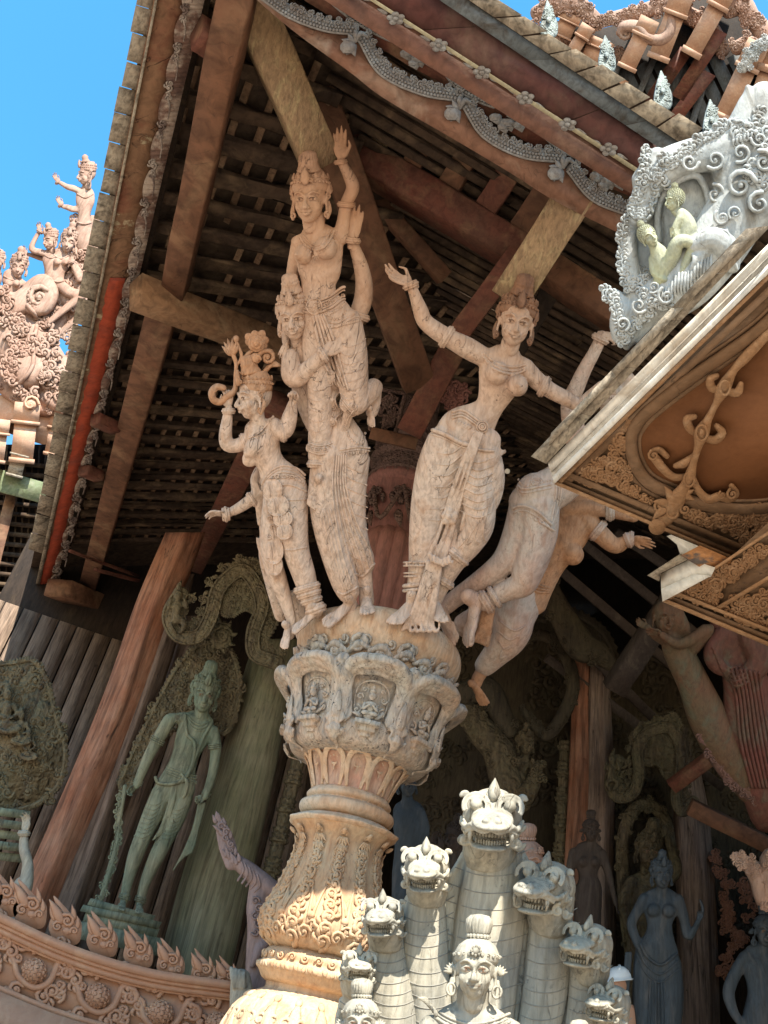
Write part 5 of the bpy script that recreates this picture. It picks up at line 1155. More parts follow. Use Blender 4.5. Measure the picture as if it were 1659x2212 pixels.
for i, ((hu, hv, hw, H, yw, pt, rl), B_) in enumerate(zip(NH, NB)):
    g = G(); B_ = [(a, b, c, r*(1.0 if k_ == 0 else 1.14 if k_ < 2 else 1.22)) for k_, (a, b, c, r) in enumerate(B_)]; g.tube(S([(a, b, c+4, r*(1 if k_ == 0 else .80), r*(.62 if k_ == 0 else .46)) for k_, (a, b, c, r) in enumerate(B_)]), n=28, sub=5); FL = (0, 1.0, 1.26, 1.36, 1.26, 1.05, 1.0); g.tube(S([(a, b, c-12, r*FL[min(k_, 6)], r*.15) for k_, (a, b, c, r) in enumerate(B_) if k_]), n=28, sub=5)
    # hood flanges
    for s in (-1, 1):
        g.tube(S([(B_[1][0]+s*B_[1][3]*.85, B_[1][1], B_[1][2]-10, 6, 6), (B_[2][0]+s*B_[2][3]*1.22, B_[2][1], B_[2][2]-6, 8, 7), (B_[3][0]+s*B_[3][3]*1.30, B_[3][1], B_[3][2]-4, 8, 7), (B_[-1][0]+s*B_[-1][3], B_[-1][1], B_[-1][2]-10, 8, 7)]), n=10)
    body = remesh(g, 3.2, 3, .5); nb = build('neck', body, M_naga, nag, mpn)
    bv = loft_bvh(body); g = G(); P = cat([(a, b, r) for a, b, c, r in B_], 14); q = P[0][1]+H*.35
    for a, b, r in P:
        if b >= q and b < 2240:
            q = b+H*.26+rn.uniform(-4, 4)
            drape(g, bv, [(a-r*1.15, b-14), (a-r*.75, b-2), (a-r*.4, b+7), (a, b+10), (a+r*.4, b+7), (a+r*.75, b-2), (a+r*1.15, b-14)], 1.1, lift=.1)
    build('scale_band', g, mat('groove_grey', (.26, .245, .21), bump=.1) if i == 0 else bpy.data.materials['groove_grey'], nb, mpn)
    o, t, c = naga_head_mesh(); H *= 1.12; M = euler(yw, pt-9, rl)*H
    g = G(); g.add(o, M, (hu, -hv, hw+.02*H)); ho = build('head', g, M_naga, nag, mpn)
    g = G(); g.add(t, M, (hu, -hv, hw+.02*H)); build('teeth', g, M_naga, ho, mpn)
    g = G(); g.add(c, M, (hu, -hv, hw+.02*H)); build('crest', g, M_naga, ho, mpn)
f = Fig('carved_guardian', 'smiling silver-grey carved guardian with topknot and hoop earrings in front of the naga', 'statue', VY(1030, 2100, 4.35), M_naga, base=(1020, 2560), vox=2.6)
f.limb([(1022, 2140, 0, 36, 34), (1020, 2175, -4, 36, 34), (1018, 2204, -10, 48, 36)], n=18)
f.limb([(1018, 2224, -12, 88, 44), (1016, 2260, -14, 104, 54), (1014, 2340, -14, 92, 52), (1012, 2430, -14, 84, 50), (1012, 2560, -14, 100, 60)], n=24)
f.limb([(934, 2214, -16, 26), (1018, 2206, -16, 34), (1102, 2226, -16, 26)]); f.limb([(932, 2218, -14, 28), (906, 2280, -8, 28), (900, 2400, 0, 24)]); f.limb([(1104, 2230, -14, 28), (1126, 2300, -8, 28), (1130, 2400, 0, 24)])
f.head(1027, 2100, 30, 112, yaw=-3, pitch=2, roll=4, crown='knot'); f.fuse(); bv = f.bv
g = G(); 
for o, r in ((0, 3.4), (9, 2.4), (18, 4)): drape(g, bv, [(940, 2180+o), (975, 2200+o), (1015, 2212+o), (1060, 2206+o), (1100, 2190+o)], r)
for k in range(9): leaf(g, 950+k*17, -2204-8*math.sin(k*.4), surf(bv, 950+k*17, 2204)+1, -90+(k-4)*-6, 18, 5, bend=0)
for k in range(7): leaf(g, 925+k*3, -2160-k*6, surf(bv, 925+k*3, 2164+k*6, -10)+3, 160-k*10, 24, 5, bend=.2)
f.part('collar', g)
f = Fig('carved_guardian', 'smaller grey carved guardian cut off by the lower edge, below the smallest left naga head', 'statue', VY(778, 2200, 4.5), M_naga, base=(785, 2600), vox=2.8)
f.limb([(780, 2250, 0, 28), (780, 2290, -4, 30), (784, 2330, -8, 70, 40), (788, 2440, -8, 76, 44), (790, 2600, -8, 80, 50)], n=20)
f.head(778, 2216, 22, 92, yaw=-4, pitch=2, roll=2, crown='knot'); f.fuse()
f = Fig('carved_guardian', 'topknot of a carved guardian just showing at the lower edge, below the right naga heads', 'statue', VY(1252, 2260, 4.5), M_naga, base=(1250, 2600), vox=3)
f.limb([(1250, 2330, 0, 28), (1250, 2420, -8, 70, 40), (1250, 2600, -8, 80, 50)], n=18); f.head(1250, 2290, 10, 78, yaw=-4, crown='knot'); f.fuse()
f = Fig('carved_guardian', 'pink wooden guardian in profile, fluted topknot peeping out behind the tallest naga head', 'statue', VY(1150, 1850, 6.2), M_pink, base=(1140, 2400), vox=3)
f.limb([(1140, 1900, 0, 26), (1140, 1960, -4, 60, 40), (1136, 2100, -4, 70, 44), (1130, 2400, -4, 70, 44)], n=18); f.head(1144, 1868, 0, 80, yaw=50, pitch=0, roll=2, crown='knot'); f.fuse()
# worker with a helmet
mph = VY(1337, 2100, 10.2)
p = thing('person', 'worker in a pale blue-white safety helmet, mostly hidden behind the right naga heads', 'person', mph(np.array([[1337, -2420, 0]]))[0])
g = G(); g.tube(S([(1334, 2128, 0, 22, 22), (1334, 2140, 0, 20, 20), (1334, 2155, 0, 12, 12), (1334, 2168, 0, 20, 14), (1334, 2180, 0, 44, 18), (1334, 2260, 0, 42, 22), (1334, 2330, 0, 36, 20)]), n=16)
g.ball((1332, -2130, 3), (21, 28, 24)); g.ball((1326, -2132, 26), (4, 6, 5))
for s in (-1, 1): g.tube(S([(1334+s*42, 2184, 0, 13), (1334+s*52, 2230, 0, 11), (1334+s*50, 2290, 4, 8)])); g.tube(S([(1334+s*16, 2320, 0, 20), (1334+s*18, 2380, 0, 14), (1334+s*20, 2420, 0, 12)]))
build('body', remesh(g, 2.2, 3), M_skin, p, mph)
g = G(); g.add(yl([(28, -2), (32, -1), (32, 1), (28, 2), (27, 10), (24, 20), (16, 28), (6, 31), (.5, 31.5)], 28), euler(0, 0, -6), (1337, -2118, 2)); g.tube([(1337, -2088, -20, 3), (1338, -2086, 0, 3.5), (1338, -2092, 22, 3)], n=7)
build('helmet', g, M_helmet, p, mph)
# =================================================================== LEFT HALL
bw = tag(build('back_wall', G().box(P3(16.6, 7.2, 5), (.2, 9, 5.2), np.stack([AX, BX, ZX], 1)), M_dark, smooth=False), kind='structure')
g = G(); g.box((3, 18, .42), (16, 9.6, .42)); tag(build('temple_floor', g, M_logg, smooth=False), kind='structure')
g = G()
for k in range(36):
    b = -7.2+k*.36; g.box(P3(16.2+rn.uniform(-.02, .02), b, 3.6), (.05, .165, 3.6), np.stack([AX, BX, ZX], 1))
t = thing('plank_wall', 'dark wall of upright weathered planks closing the back of the hall', 'wall', P3(16.2, 0, 0)); build('planks', g, M_plank, t, smooth=False)
wall2 = thing('side_wall', 'dark plank wall closing the right side of the hall', 'wall', P3(10, 13, 0))
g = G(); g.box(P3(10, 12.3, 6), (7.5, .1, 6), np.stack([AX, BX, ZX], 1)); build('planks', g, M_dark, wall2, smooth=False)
def log(name, label, pts, Y, m, grp=None, n=26, fl=.06, seed=1, cat__='log', lobes=5):
    """a rough whole-tree post following drawn points (u, v, half width)"""
    mp = VY(pts[0][0], pts[0][1], Y); r2 = random.Random(seed); ph = [r2.uniform(0, 6.28) for _ in range(6)]
    P = cat([(a, -b, 0, r) for a, b, r in pts], 8); g = G(); m_ = len(P); vs = []
    for i, (x, y, z, r) in enumerate(P):
        for j in range(n):
            t = 2*math.pi*j/n; rr = r*(1+fl*math.sin(lobes*t+ph[0]+i*.02)+fl*.7*math.sin(2*t+ph[1]+i*.05)+fl*.5*math.sin(9*t+ph[2]-i*.03))
            vs.append((x+rr*math.cos(t), y, rr*math.sin(t)))
    F = [(i*n+j, (i+1)*n+j, (i+1)*n+(j+1) % n, i*n+(j+1) % n) for i in range(m_-1) for j in range(n)]+[tuple(range(n)), tuple((m_-1)*n+j for j in reversed(range(n)))]
    g.raw(vs, F); o = build(name, g, m, None, mp); tag(o, label, cat__, grp); return o
log('tree_trunk_post', 'smooth red-brown trunk post leaning at the left of the hall, nearest the rail', [(400, 1150, 40), (366, 1234, 42), (330, 1320, 40), (262, 1512, 39), (146, 1790, 40), (60, 1990, 44), (20, 2100, 46)], 12.0, M_logr, 'tree trunk posts', seed=2, fl=.1)
log('tree_trunk_post', 'grey split trunk post directly right of the red trunk', [(385, 1240, 30), (332, 1419, 33), (250, 1651, 34), (172, 1882, 36), (110, 2060, 38)], 12.1, M_logg, 'tree trunk posts', fl=.12, seed=4)
log('tree_trunk_post', 'dark narrow trunk post between the grey trunk and the green deity', [(420, 1330, 20), (372, 1500, 26), (290, 1720, 28), (215, 1930, 28), (180, 2060, 28)], 12.5, M_logg, 'tree trunk posts', fl=.12, seed=9)
log('tree_trunk_post', 'broad mossy green trunk post between the deity and the carved column', [(600, 1380, 48), (582, 1447, 52), (537, 1651, 64), (474, 1882, 76), (428, 2068, 80), (400, 2160, 82)], 12.3, M_loggr, 'tree trunk posts', fl=.03, seed=5)
log('tree_trunk_post', 'brown trunk post right of the middle, behind the dark slender statue', [(1262, 1380, 18), (1256, 1461, 18), (1252, 1700, 24), (1246, 1988, 32), (1244, 2150, 34)], 12.0, M_logr, 'tree trunk posts', fl=.08, seed=6)
log('tree_trunk_post', 'split pale-edged trunk post touching the brown trunk on its right', [(1296, 1400, 18), (1292, 1500, 22), (1296, 1680, 26), (1292, 1860, 28), (1296, 2080, 30), (1300, 2200, 30)], 12.0, M_logg, 'tree trunk posts', fl=.14, seed=7)
log('tree_trunk_post', 'dark broad post at the right, behind the arm of the blue-grey statue', [(1480, 1660, 30), (1490, 1750, 36), (1500, 1900, 40), (1505, 2050, 42), (1508, 2260, 44)], 12.2, M_logg, 'tree trunk posts', fl=.08, seed=8)
# ---- green deity
f = Fig('carved_deity', 'tall green-tinged carved deity standing on a stepped base between trunk posts at left', 'statue', VY(380, 1700, 11.4), M_green, base=(275, 1985), vox=1.9)
f.limb([(440, 1530, 0, 13), (436, 1548, 0, 13)]); f.limb([(432, 1556, -4, 32, 12), (424, 1575, -2, 40, 17), (410, 1605, 0, 34, 18), (400, 1632, 0, 29, 16), (392, 1660, 0, 32, 18), (382, 1695, 2, 42, 22), (372, 1715, 2, 42, 22)], n=16)
f.limb([(368, 1552, -2, 12), (420, 1552, -2, 12), (458, 1578, -2, 12)])
f.limb([(366, 1556, 0, 15), (344, 1592, 2, 14), (322, 1632, 4, 12), (306, 1668, 6, 11), (294, 1698, 8, 8)]); f.hand(294, 1698, 8, (-.9, .75, .2), (.2, .5, .9), 40, curl_=26, thumb=25)
f.limb([(460, 1580, 0, 14), (466, 1616, 2, 13), (462, 1655, 4, 11), (454, 1690, 8, 10), (442, 1722, 12, 8)]); f.hand(442, 1720, 12, (-.85, .35, .2), (0, .1, 1), 40, curl_=34, thumb=25, mirror=True)
f.limb([(352, 1715, 2, 26, 20), (330, 1760, 4, 23, 20), (310, 1805, 4, 19), (292, 1850, 4, 17), (276, 1905, 4, 12), (268, 1945, 4, 10)]); f.limb([(392, 1720, 2, 26, 20), (378, 1765, 4, 23), (358, 1810, 4, 19), (336, 1855, 4, 17), (312, 1910, 4, 12), (302, 1952, 4, 10)])
f.head(441, 1504, 10, 66, yaw=4, pitch=-2, roll=13, crown='tall'); f.foot(266, 1948, 4, (-.15, .6, 1), (.25, -1, .2), 46); f.foot(300, 1955, 4, (.0, .6, 1), (.25, -1, .2), 46, mirror=True)
f.fuse(); bv = f.bv
g = G()
for o, r in ((0, 2.2), (7, 3.0), (13, 1.8)): drape(g, bv, [(404, 1545+o*.8), (416, 1558+o), (432, 1566+o), (448, 1560+o)], r)
drape(g, bv, [(400, 1545), (404, 1585), (420, 1605), (418, 1640), (406, 1672), (380, 1692), (344, 1692), (336, 1680)], 3.8, lift=2); drape(g, bv, [(458, 1560), (440, 1592), (424, 1630), (412, 1664), (394, 1688)], 3.4, lift=2)
for (c, d, r) in (((340, 1600), (-.5, 1), 15), ((464, 1612), (.1, 1), 14), ((298, 1690), (-.4, 1), 9.5), ((446, 1714), (-.3, 1), 9.5)):
    for o in (-4, 0, 4): ring(g, (c[0]+d[0]*o, c[1]+d[1]*o, 3), d, r, 1.8)
for (c, r) in (((270, 1936), 12), ((304, 1942), 12)):
    for o in (-3, 1, 5): ring(g, (c[0]-.3*o, c[1]+o, 4), (-.3, 1), r, 1.8)
for o in (0, 6, 12, 16): drape(g, bv, [(360, 1656+o), (380, 1664+o), (405, 1672+o), (424, 1676+o)], 1.8)
for k in range(8): drape(g, bv, [(350-k*3.5, 1730+k*10), (335-k*4, 1740+k*10), (318-k*4, 1735+k*10)], 1.2); drape(g, bv, [(402-k*3, 1740+k*9), (385-k*3.5, 1750+k*9), (368-k*3.5, 1745+k*9)], 1.2)
f.part('jewellery', g)
g = G()
for k in range(4): g.tube(S([(372+k*4, 1690, 22, 2.5), (364+k*3, 1740, 24, 3), (346+k*4, 1790, 20, 3), (330+k*5, 1815-k*3, 16, 2)]), n=6)
for k in range(4): g.tube(S([(430+k*4, 1735, 10, 3), (418+k*3, 1790, 6, 4), (398+k*5, 1840, 4, 4), (374+k*9, 1880-k*14, 2, 2)]), n=6)
g.tube(S([(392, 1672, 22, 3), (404, 1690, 24, 5), (400, 1715, 22, 4), (392, 1728, 20, 2)]), n=6)
f.part('sash', remesh(g, 1.6, 1))
r3 = random.Random(5)
mpd = VY(430, 1475, 11.75)
def foliage_slab(name, poly, m, mp, parent, th=8, sz=20, cnt=60, seed=1, z=None, hole=None, band_=None):
    """a carved openwork board: a thick outline covered with scrolls"""
    r_ = random.Random(seed); P = cat([(a, -b, 0) for a, b in poly]+[(poly[0][0], -poly[0][1], 0)], 7)[:-1, :2]
    g = G(); g.slab([tuple(p) for p in P], -th, 0); xs, ys = P[:, 0], P[:, 1]
    def inside(x, y):
        c = False; j = len(P)-1
        for i in range(len(P)):
            if (ys[i] > y) != (ys[j] > y) and x < (xs[j]-xs[i])*(y-ys[i])/(ys[j]-ys[i]+1e-9)+xs[i]: c = not c
            j = i
        return c
    for i in range(0, len(P)):
        q = P[(i+1) % len(P)]-P[i-1]; L = np.hypot(*q); a = math.degrees(math.atan2(q[1], q[0]))
        ar = 1 if np.sum(xs*np.roll(ys, -1)-np.roll(xs, -1)*ys) > 0 else -1
        leaf(g, P[i][0], P[i][1], -th*.3, a-ar*55, sz*.25, sz*.16, th*.5, bend=.5); curl(g, P[i][0]+q[0]*.5, P[i][1]+q[1]*.5, 0, sz*.2, a, 1.1, sz*.08, -ar)
    g.tube([(p[0], p[1], 0, sz*.13) for p in list(P)+[P[0]]], n=6, sub=1)
    k = 0; tries = 0; pl = []
    while k < cnt and tries < cnt*30:
        tries += 1; x = r_.uniform(xs.min(), xs.max()); y = r_.uniform(ys.min(), ys.max())
        if not inside(x, y) or any((x-a)**2+(y-b)**2 < (sz*.45)**2 for a, b in pl): continue
        pl.append((x, y)); k += 1; spray(g, x, y, -sz*.07, r_.uniform(0, 360), sz*r_.uniform(.7, 1.1), r_.choice((-1, 1)), r_, n=5)
    return build(name, g, m, parent, mp)
h = thing('halo_carving', 'mossy carved leaf-shaped halo board behind the green deity, with a vine down to the base', 'carving', mpd(np.array([[240, -1950, 0]]))[0])
foliage_slab('panel', [(468, 1387), (500, 1410), (516, 1470), (508, 1540), (484, 1582), (450, 1560), (400, 1560), (345, 1600), (300, 1650), (280, 1700), (262, 1690), (300, 1600), (350, 1500), (385, 1440), (425, 1398)], M_gold, mpd, h, th=10, sz=30, cnt=90, seed=3)
g = G(); r4 = random.Random(8)
for i, p in enumerate(cat([(262, -1715, 0), (258, -1770, 0), (254, -1813, 0), (240, -1870, 0), (222, -1938, 0)], 5)):
    spray(g, p[0]+r4.uniform(-5, 5), p[1], 2, 250+r4.uniform(-30, 30), 20, 1 if i % 2 else -1, r4, n=5)
g.tube(S([(270, 1700, 0, 6), (258, 1770, 0, 6), (254, 1813, 0, 6), (240, 1870, 0, 7), (218, 1945, 0, 6)]), n=7); build('vine', g, M_green, h, mpd)
g = G()
for (x0, x1, z0, z1, d) in ((176, 352, 2012, 2050, 46), (186, 345, 1990, 2012, 40), (180, 350, 1976, 1990, 44), (196, 336, 1962, 1976, 36)):
    g.slab([(x0, -(z0-22)), (x1, -(z0+16)), (x1-8, -(z1+16)), (x0-8, -(z1-22))], -20, d)
t = build('stepped_base', g, M_green, None, VY(270, 1990, 11.4), smooth=False); tag(t, 'green stepped pedestal under the tall carved deity', 'pedestal')
# ---- serpent arches (a carved S-shaped canopy) left and right
def serpent_arch(label, mp, pts, seed, sc_=1.0, m=M_gold, swirl=None, little=None):
    a = thing('serpent_canopy', label, 'carving', mp(np.array([[pts[0][0], -pts[0][1], 0]]))[0], 'serpent canopies over the deities')
    g = G(); P = cat([(x, -y, 0, 0) for x, y in pts], 8)[:, :2]; d = np.gradient(P, axis=0); d /= np.linalg.norm(d, axis=1)[:, None]; nn = np.stack([-d[:, 1], d[:, 0]], 1)
    w_ = 17*sc_
    g.tube([(p[0], p[1], 0, w_, 9*sc_) for p in P], n=12, sub=1)
    for s_ in (-.78, -.3, .3, .78): g.tube([(p[0]+nn[i][0]*w_*s_, p[1]+nn[i][1]*w_*s_, 7*sc_, 2.2*sc_) for i, p in enumerate(P)], n=6, sub=1)
    r_ = random.Random(seed)
    for i in range(0, len(P), 2):
        if True:
            s_ = -1; leaf(g, P[i][0]+nn[i][0]*w_*s_*-1, P[i][1]+nn[i][1]*w_*s_*-1, 0, math.degrees(math.atan2(nn[i][1], nn[i][0]))+30, 17*sc_, 5*sc_, bend=.5)
            if i % 4 == 0: spray(g, P[i][0]+nn[i][0]*w_*1.25, P[i][1]+nn[i][1]*w_*1.25, 0, math.degrees(math.atan2(nn[i][1], nn[i][0])), 22*sc_, 1 if i % 8 else -1, r_, n=5)
        g.ball((P[i][0], P[i][1], 8*sc_), (3.5*sc_, 3.5*sc_, 2*sc_), n=6, m=5)
    build('serpent_band', g, m, a, mp)
    if swirl: foliage_slab('foliage_panel', swirl, m, mp, a, th=9*sc_, sz=19*sc_, cnt=90, seed=seed+1)
    if little:
        q = G(); x, y, k = little
        q.ball((x, -y, 14), (10*k, 12*k, 10*k)); q.tube(S([(x, y+10*k, 12, 6*k), (x-2*k, y+22*k, 10, 12*k), (x-4*k, y+40*k, 10, 9*k), (x-2*k, y+52*k, 8, 12*k)]), n=10)
        for s_ in (-1, 1): q.tube(S([(x+s_*11*k, y+18*k, 10, 5*k), (x+s_*20*k, y+28*k, 14, 4.5*k), (x+s_*14*k, y+8*k, 18, 3.5*k)]), n=7); q.tube(S([(x+s_*6*k, y+52*k, 8, 8*k), (x+s_*14*k, y+66*k, 14, 6*k), (x+s_*6*k, y+80*k, 10, 5*k)]), n=7)
        q.tube(S([(x, y-8*k, 12, 8*k), (x+4*k, y-22*k, 10, 5*k), (x+8*k, y-30*k, 8, 2*k)]), n=7)
        build('small_figure', remesh(q, 1.6, 2), m, a, mp)
    return a
serpent_arch('mossy carved serpent canopy arching over the green deity, beside the red trunk', VY(480, 1300, 11.2), [(392, 1280), (366, 1330), (386, 1372), (430, 1372), (456, 1330), (474, 1270), (520, 1232), (552, 1262), (566, 1310), (548, 1366), (552, 1412), (600, 1432)], 4,
             swirl=[(484, 1262), (500, 1222), (546, 1208), (590, 1232), (606, 1280), (600, 1340), (572, 1380), (552, 1330), (530, 1316), (500, 1330), (478, 1320)], little=(384, 1285, 1.0))
g = G(); mpk = VY(475, 1370, 11.5)
g.ball((478, -1372, 0), (26, 32, 12), n=18, m=10); curl(g, 478, -1372, 12, 20, 90, 1.4, 5); 
for k in range(8): leaf(g, 478+20*math.cos(k*.8), -1372+24*math.sin(k*.8), 4, math.degrees(k*.8), 16, 5)
t = build('halo_finial', g, M_gold, None, mpk); tag(t, 'round mossy finial at the top of the green deity halo', 'carving')
mpw = VY(1130, 1650, 13.2)
h_ = thing('carved_screen', 'dark carved foliage screen filling the back of the hall between capital and brown trunk', 'wall', mpw(np.array([[1130, -2000, 0]]))[0])
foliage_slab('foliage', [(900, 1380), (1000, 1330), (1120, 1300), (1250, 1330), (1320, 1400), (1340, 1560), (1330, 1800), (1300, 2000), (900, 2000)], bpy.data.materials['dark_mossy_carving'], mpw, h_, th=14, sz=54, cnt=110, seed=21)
mpw = VY(1420, 1500, 13.0)
h_ = thing('carved_screen', 'dark carved foliage screen behind the dark serpent canopy in the right hall', 'wall', mpw(np.array([[1420, -1900, 0]]))[0])
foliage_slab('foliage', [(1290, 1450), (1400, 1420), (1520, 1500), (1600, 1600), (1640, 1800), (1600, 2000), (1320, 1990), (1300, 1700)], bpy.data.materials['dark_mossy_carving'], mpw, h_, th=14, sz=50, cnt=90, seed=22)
def turned_post(label, a, b, r, Y, m, grp):
    mp = VY(a[0], a[1], Y); p, q = mp(np.array([[a[0], -a[1], 0]]))[0], mp(np.array([[b[0], -b[1], 0]]))[0]; s_ = mp.s; R_ = r*s_; z0, z1 = q[2], p[2]; prof = []
    r_ = random.Random(int(a[0])); z = z0; k = 0
    while z < z1:
        h_ = R_*(.5 if k % 4 else 1.5); rr = R_*(1.1 if k % 4 == 1 else .8 if k % 4 == 0 else .95); prof += [(rr*.9, z), (rr, z+h_*.15), (rr, z+h_*.85), (rr*.9, z+h_)]; z += h_+.012; k += 1
    x, y = q[0], q[1]; g = G(); g.lathe(prof, n=20, mod=lambda r0, z, t, i: r0*(1+.05*math.cos(8*t)), cx=x, cy=y); gg = g
    for i in range(2, len(prof)-2, 4):
        for j in range(8): t = 2*math.pi*j/8; gg.ball((x+math.sin(t)*prof[i][0], y-math.cos(t)*prof[i][0], prof[i][1]-.01), R_*.16, n=6, m=4)
    return tag(build('turned_post', gg, m), label, 'post', grp)
turned_post('mossy turned baluster post behind the wing, left of the carved column', (622, 1600), (560, 1990), 17, 12.2, M_gold, 'turned posts')
turned_post('dark turned baluster post left of the brown trunk, behind the pink topknot', (1202, 1600), (1196, 2160), 16, 12.2, M_gold, 'turned posts')
# ---- relief panel at far left
mpl = VY(60, 1600, 12.6)
h = thing('relief_panel', 'leaf-shaped mossy relief panel with seated figures at the far left edge', 'carving', mpl(np.array([[60, -1760, 0]]))[0])
foliage_slab('panel', [(-40, 1440), (30, 1432), (70, 1428), (100, 1470), (118, 1540), (140, 1620), (128, 1690), (100, 1720), (70, 1740), (20, 1750), (-60, 1750)], M_gold, mpl, h, th=12, sz=34, cnt=80, seed=9)
g = G()
for (x, y, k) in ((16, 1500, 1.1), (46, 1545, .85), (62, 1585, .75)):
    g.ball((x, -y, 16), (9*k, 12*k, 9*k)); g.tube(S([(x, y-10*k, 14, 8*k), (x, y-22*k, 12, 3*k)]), n=8); g.tube(S([(x, y+10*k, 12, 5*k), (x-1, y+24*k, 12, 13*k), (x-2, y+44*k, 12, 9*k), (x-2, y+56*k, 12, 14*k)]), n=12)
    for s_ in (-1, 1): g.tube(S([(x+s_*13*k, y+20*k, 12, 5*k), (x+s_*18*k, y+38*k, 16, 4*k), (x+s_*6*k, y+46*k, 24, 3.5*k)]), n=8); g.tube(S([(x+s_*8*k, y+58*k, 12, 9*k), (x+s_*22*k, y+66*k, 20, 7*k), (x, y+74*k, 22, 6*k)]), n=8)
build('seated_figures', remesh(g, 1.9, 2), M_gold, h, mpl)
g = G(); 
for (x0, y0, x1, y1, t_) in ((-40, 1740, 66, 1752, 26), (-40, 1764, 52, 1776, 34), (-40, 1788, 60, 1800, 22), (-40, 1812, 44, 1822, 40), (-40, 1836, 50, 1846, 26)): g.slab([(x0, -y0), (x1, -y1), (x1-2, -y1-18), (x0, -y0-18)], -10, t_)
tag(build('tiered_pedestal', g, M_green, None, mpl, smooth=False), 'tiered green pedestal under the relief panel at far left', 'pedestal')
# hand rising behind the rail
f = Fig('carved_figure', 'pale carved figure behind the rail at far left, one hand raised beside the red trunk', 'statue', VY(50, 1820, 10.6), M_naga, base=(20, 2100), vox=2.2)
f.limb([(0, 1980, 0, 46, 24), (-10, 2060, 0, 46, 26), (-10, 2100, 0, 40, 24)]); f.limb([(30, 1940, 0, 18), (46, 1910, 4, 16)]); f.limb([(-20, 1930, 0, 18), (10, 1960, 8, 22), (50, 1925, 10, 18), (60, 1870, 8, 13), (52, 1835, 6, 12), (52, 1800, 4, 9)])
f.hand(52, 1798, 4, (.2, -1, .0), (-.6, 0, .8), 56, curl_=18, thumb=30); f.fuse(); g = G(); bangle(g, (52, 1800, 4), (0, 1), 11, 2.6); f.part('bracelet', g)
# ---- curved rail with frieze
mpr = VY(240, 2050, 9.4)
rail = thing('carved_rail', 'curved terracotta-coloured balcony rail with scroll frieze at the lower left', 'railing', mpr(np.array([[240, -2260, 0]]))[0])
def rl(name, up_, lo, w0, w1, m=M_rail):
    g = G(); U = cat(up_, 5); L_ = cat(lo, 5); 
    g.ribbon([(p[0], -p[1]) for p in U], [(p[0], -p[1]) for p in L_], w0, w1)
    return build(name, g, m, rail, mpr, smooth=False)
TP = [(-90, 1925), (0, 1970), (153, 2040), (324, 2092), (520, 2122)]
def off(P, o): return [(x, y+o*(1-.0004*x)) for x, y in P]
rl('cornice', TP, off(TP, 22), -30, 34); rl('cornice', off(TP, 22), off(TP, 32), -30, 28); rl('cornice', off(TP, 32), off(TP, 47), -30, 22); rl('cornice', off(TP, 47), off(TP, 54), -30, 14)
rl('frieze_back', off(TP, 54), off(TP, 160), -30, 0); rl('lower_moulding', off(TP, 158), off(TP, 172), -30, 18); rl('lower_moulding', off(TP, 172), off(TP, 300), -30, 28)
r5 = random.Random(2); g = G(); fx = lambda x: float(np.interp(x, [p[0] for p in TP], [p[1] for p in TP]))
BL = [(-64, 2035), (74, 2097), (211, 2151), (347, 2188), (470, 2214)]
w_pts = []
for i in range(len(BL)):
    bx, by = BL[i]; 
    w_pts += [(bx-46, -(by-26), 6, 7), (bx-34, -(by+12), 8, 8), (bx, -(by+36), 8, 8), (bx+34, -(by+22), 8, 8), (bx+58, -(by-22), 6, 7)]
g.tube(w_pts, n=9, sub=5)
for i, (bx, by) in enumerate(BL):
    for k, (dx, dy, a, s_) in enumerate(((66, -14, 250, 1), (40, 44, 20, -1), (-40, 40, 200, 1), (56, -44, 60, -1), (-10, -52, 120, 1), (20, 56, 300, 1), (88, 20, 300, -1))):
        spray(g, bx+dx, -(by+dy), 6, a+r5.uniform(-10, 10), 46, s_, r5)
    curl(g, bx+70, -(by+2), 10, 20, 100, 1.3, 6, -1); curl(g, bx+52, -(by+52), 8, 16, 280, 1.3, 5, 1); curl(g, bx-52, -(by+48), 8, 14, 180, 1.3, 4.5, 1)
build('scroll_frieze', g, M_rail, rail, mpr)
for bx, by in BL:
    g = G(); g.ball((bx, -by, 8), (27, 27, 22), n=24, m=16)
    for i in range(70):
        y = 1-2*(i+.5)/70; rr = math.sqrt(1-y*y); a = i*2.39996; p = V(rr*math.cos(a), rr*math.sin(a), y)
        if y > -.1: g.ball((bx+p[0]*26.5, -by+p[1]*26.5, 8+p[2]*21.5), (5.2, 5.2, 2.8), np.array(basis(V(0, 1, 0)-p*p[1]*.99, p)), n=7, m=5)
    build('flower_ball', g, M_rail, rail, mpr)
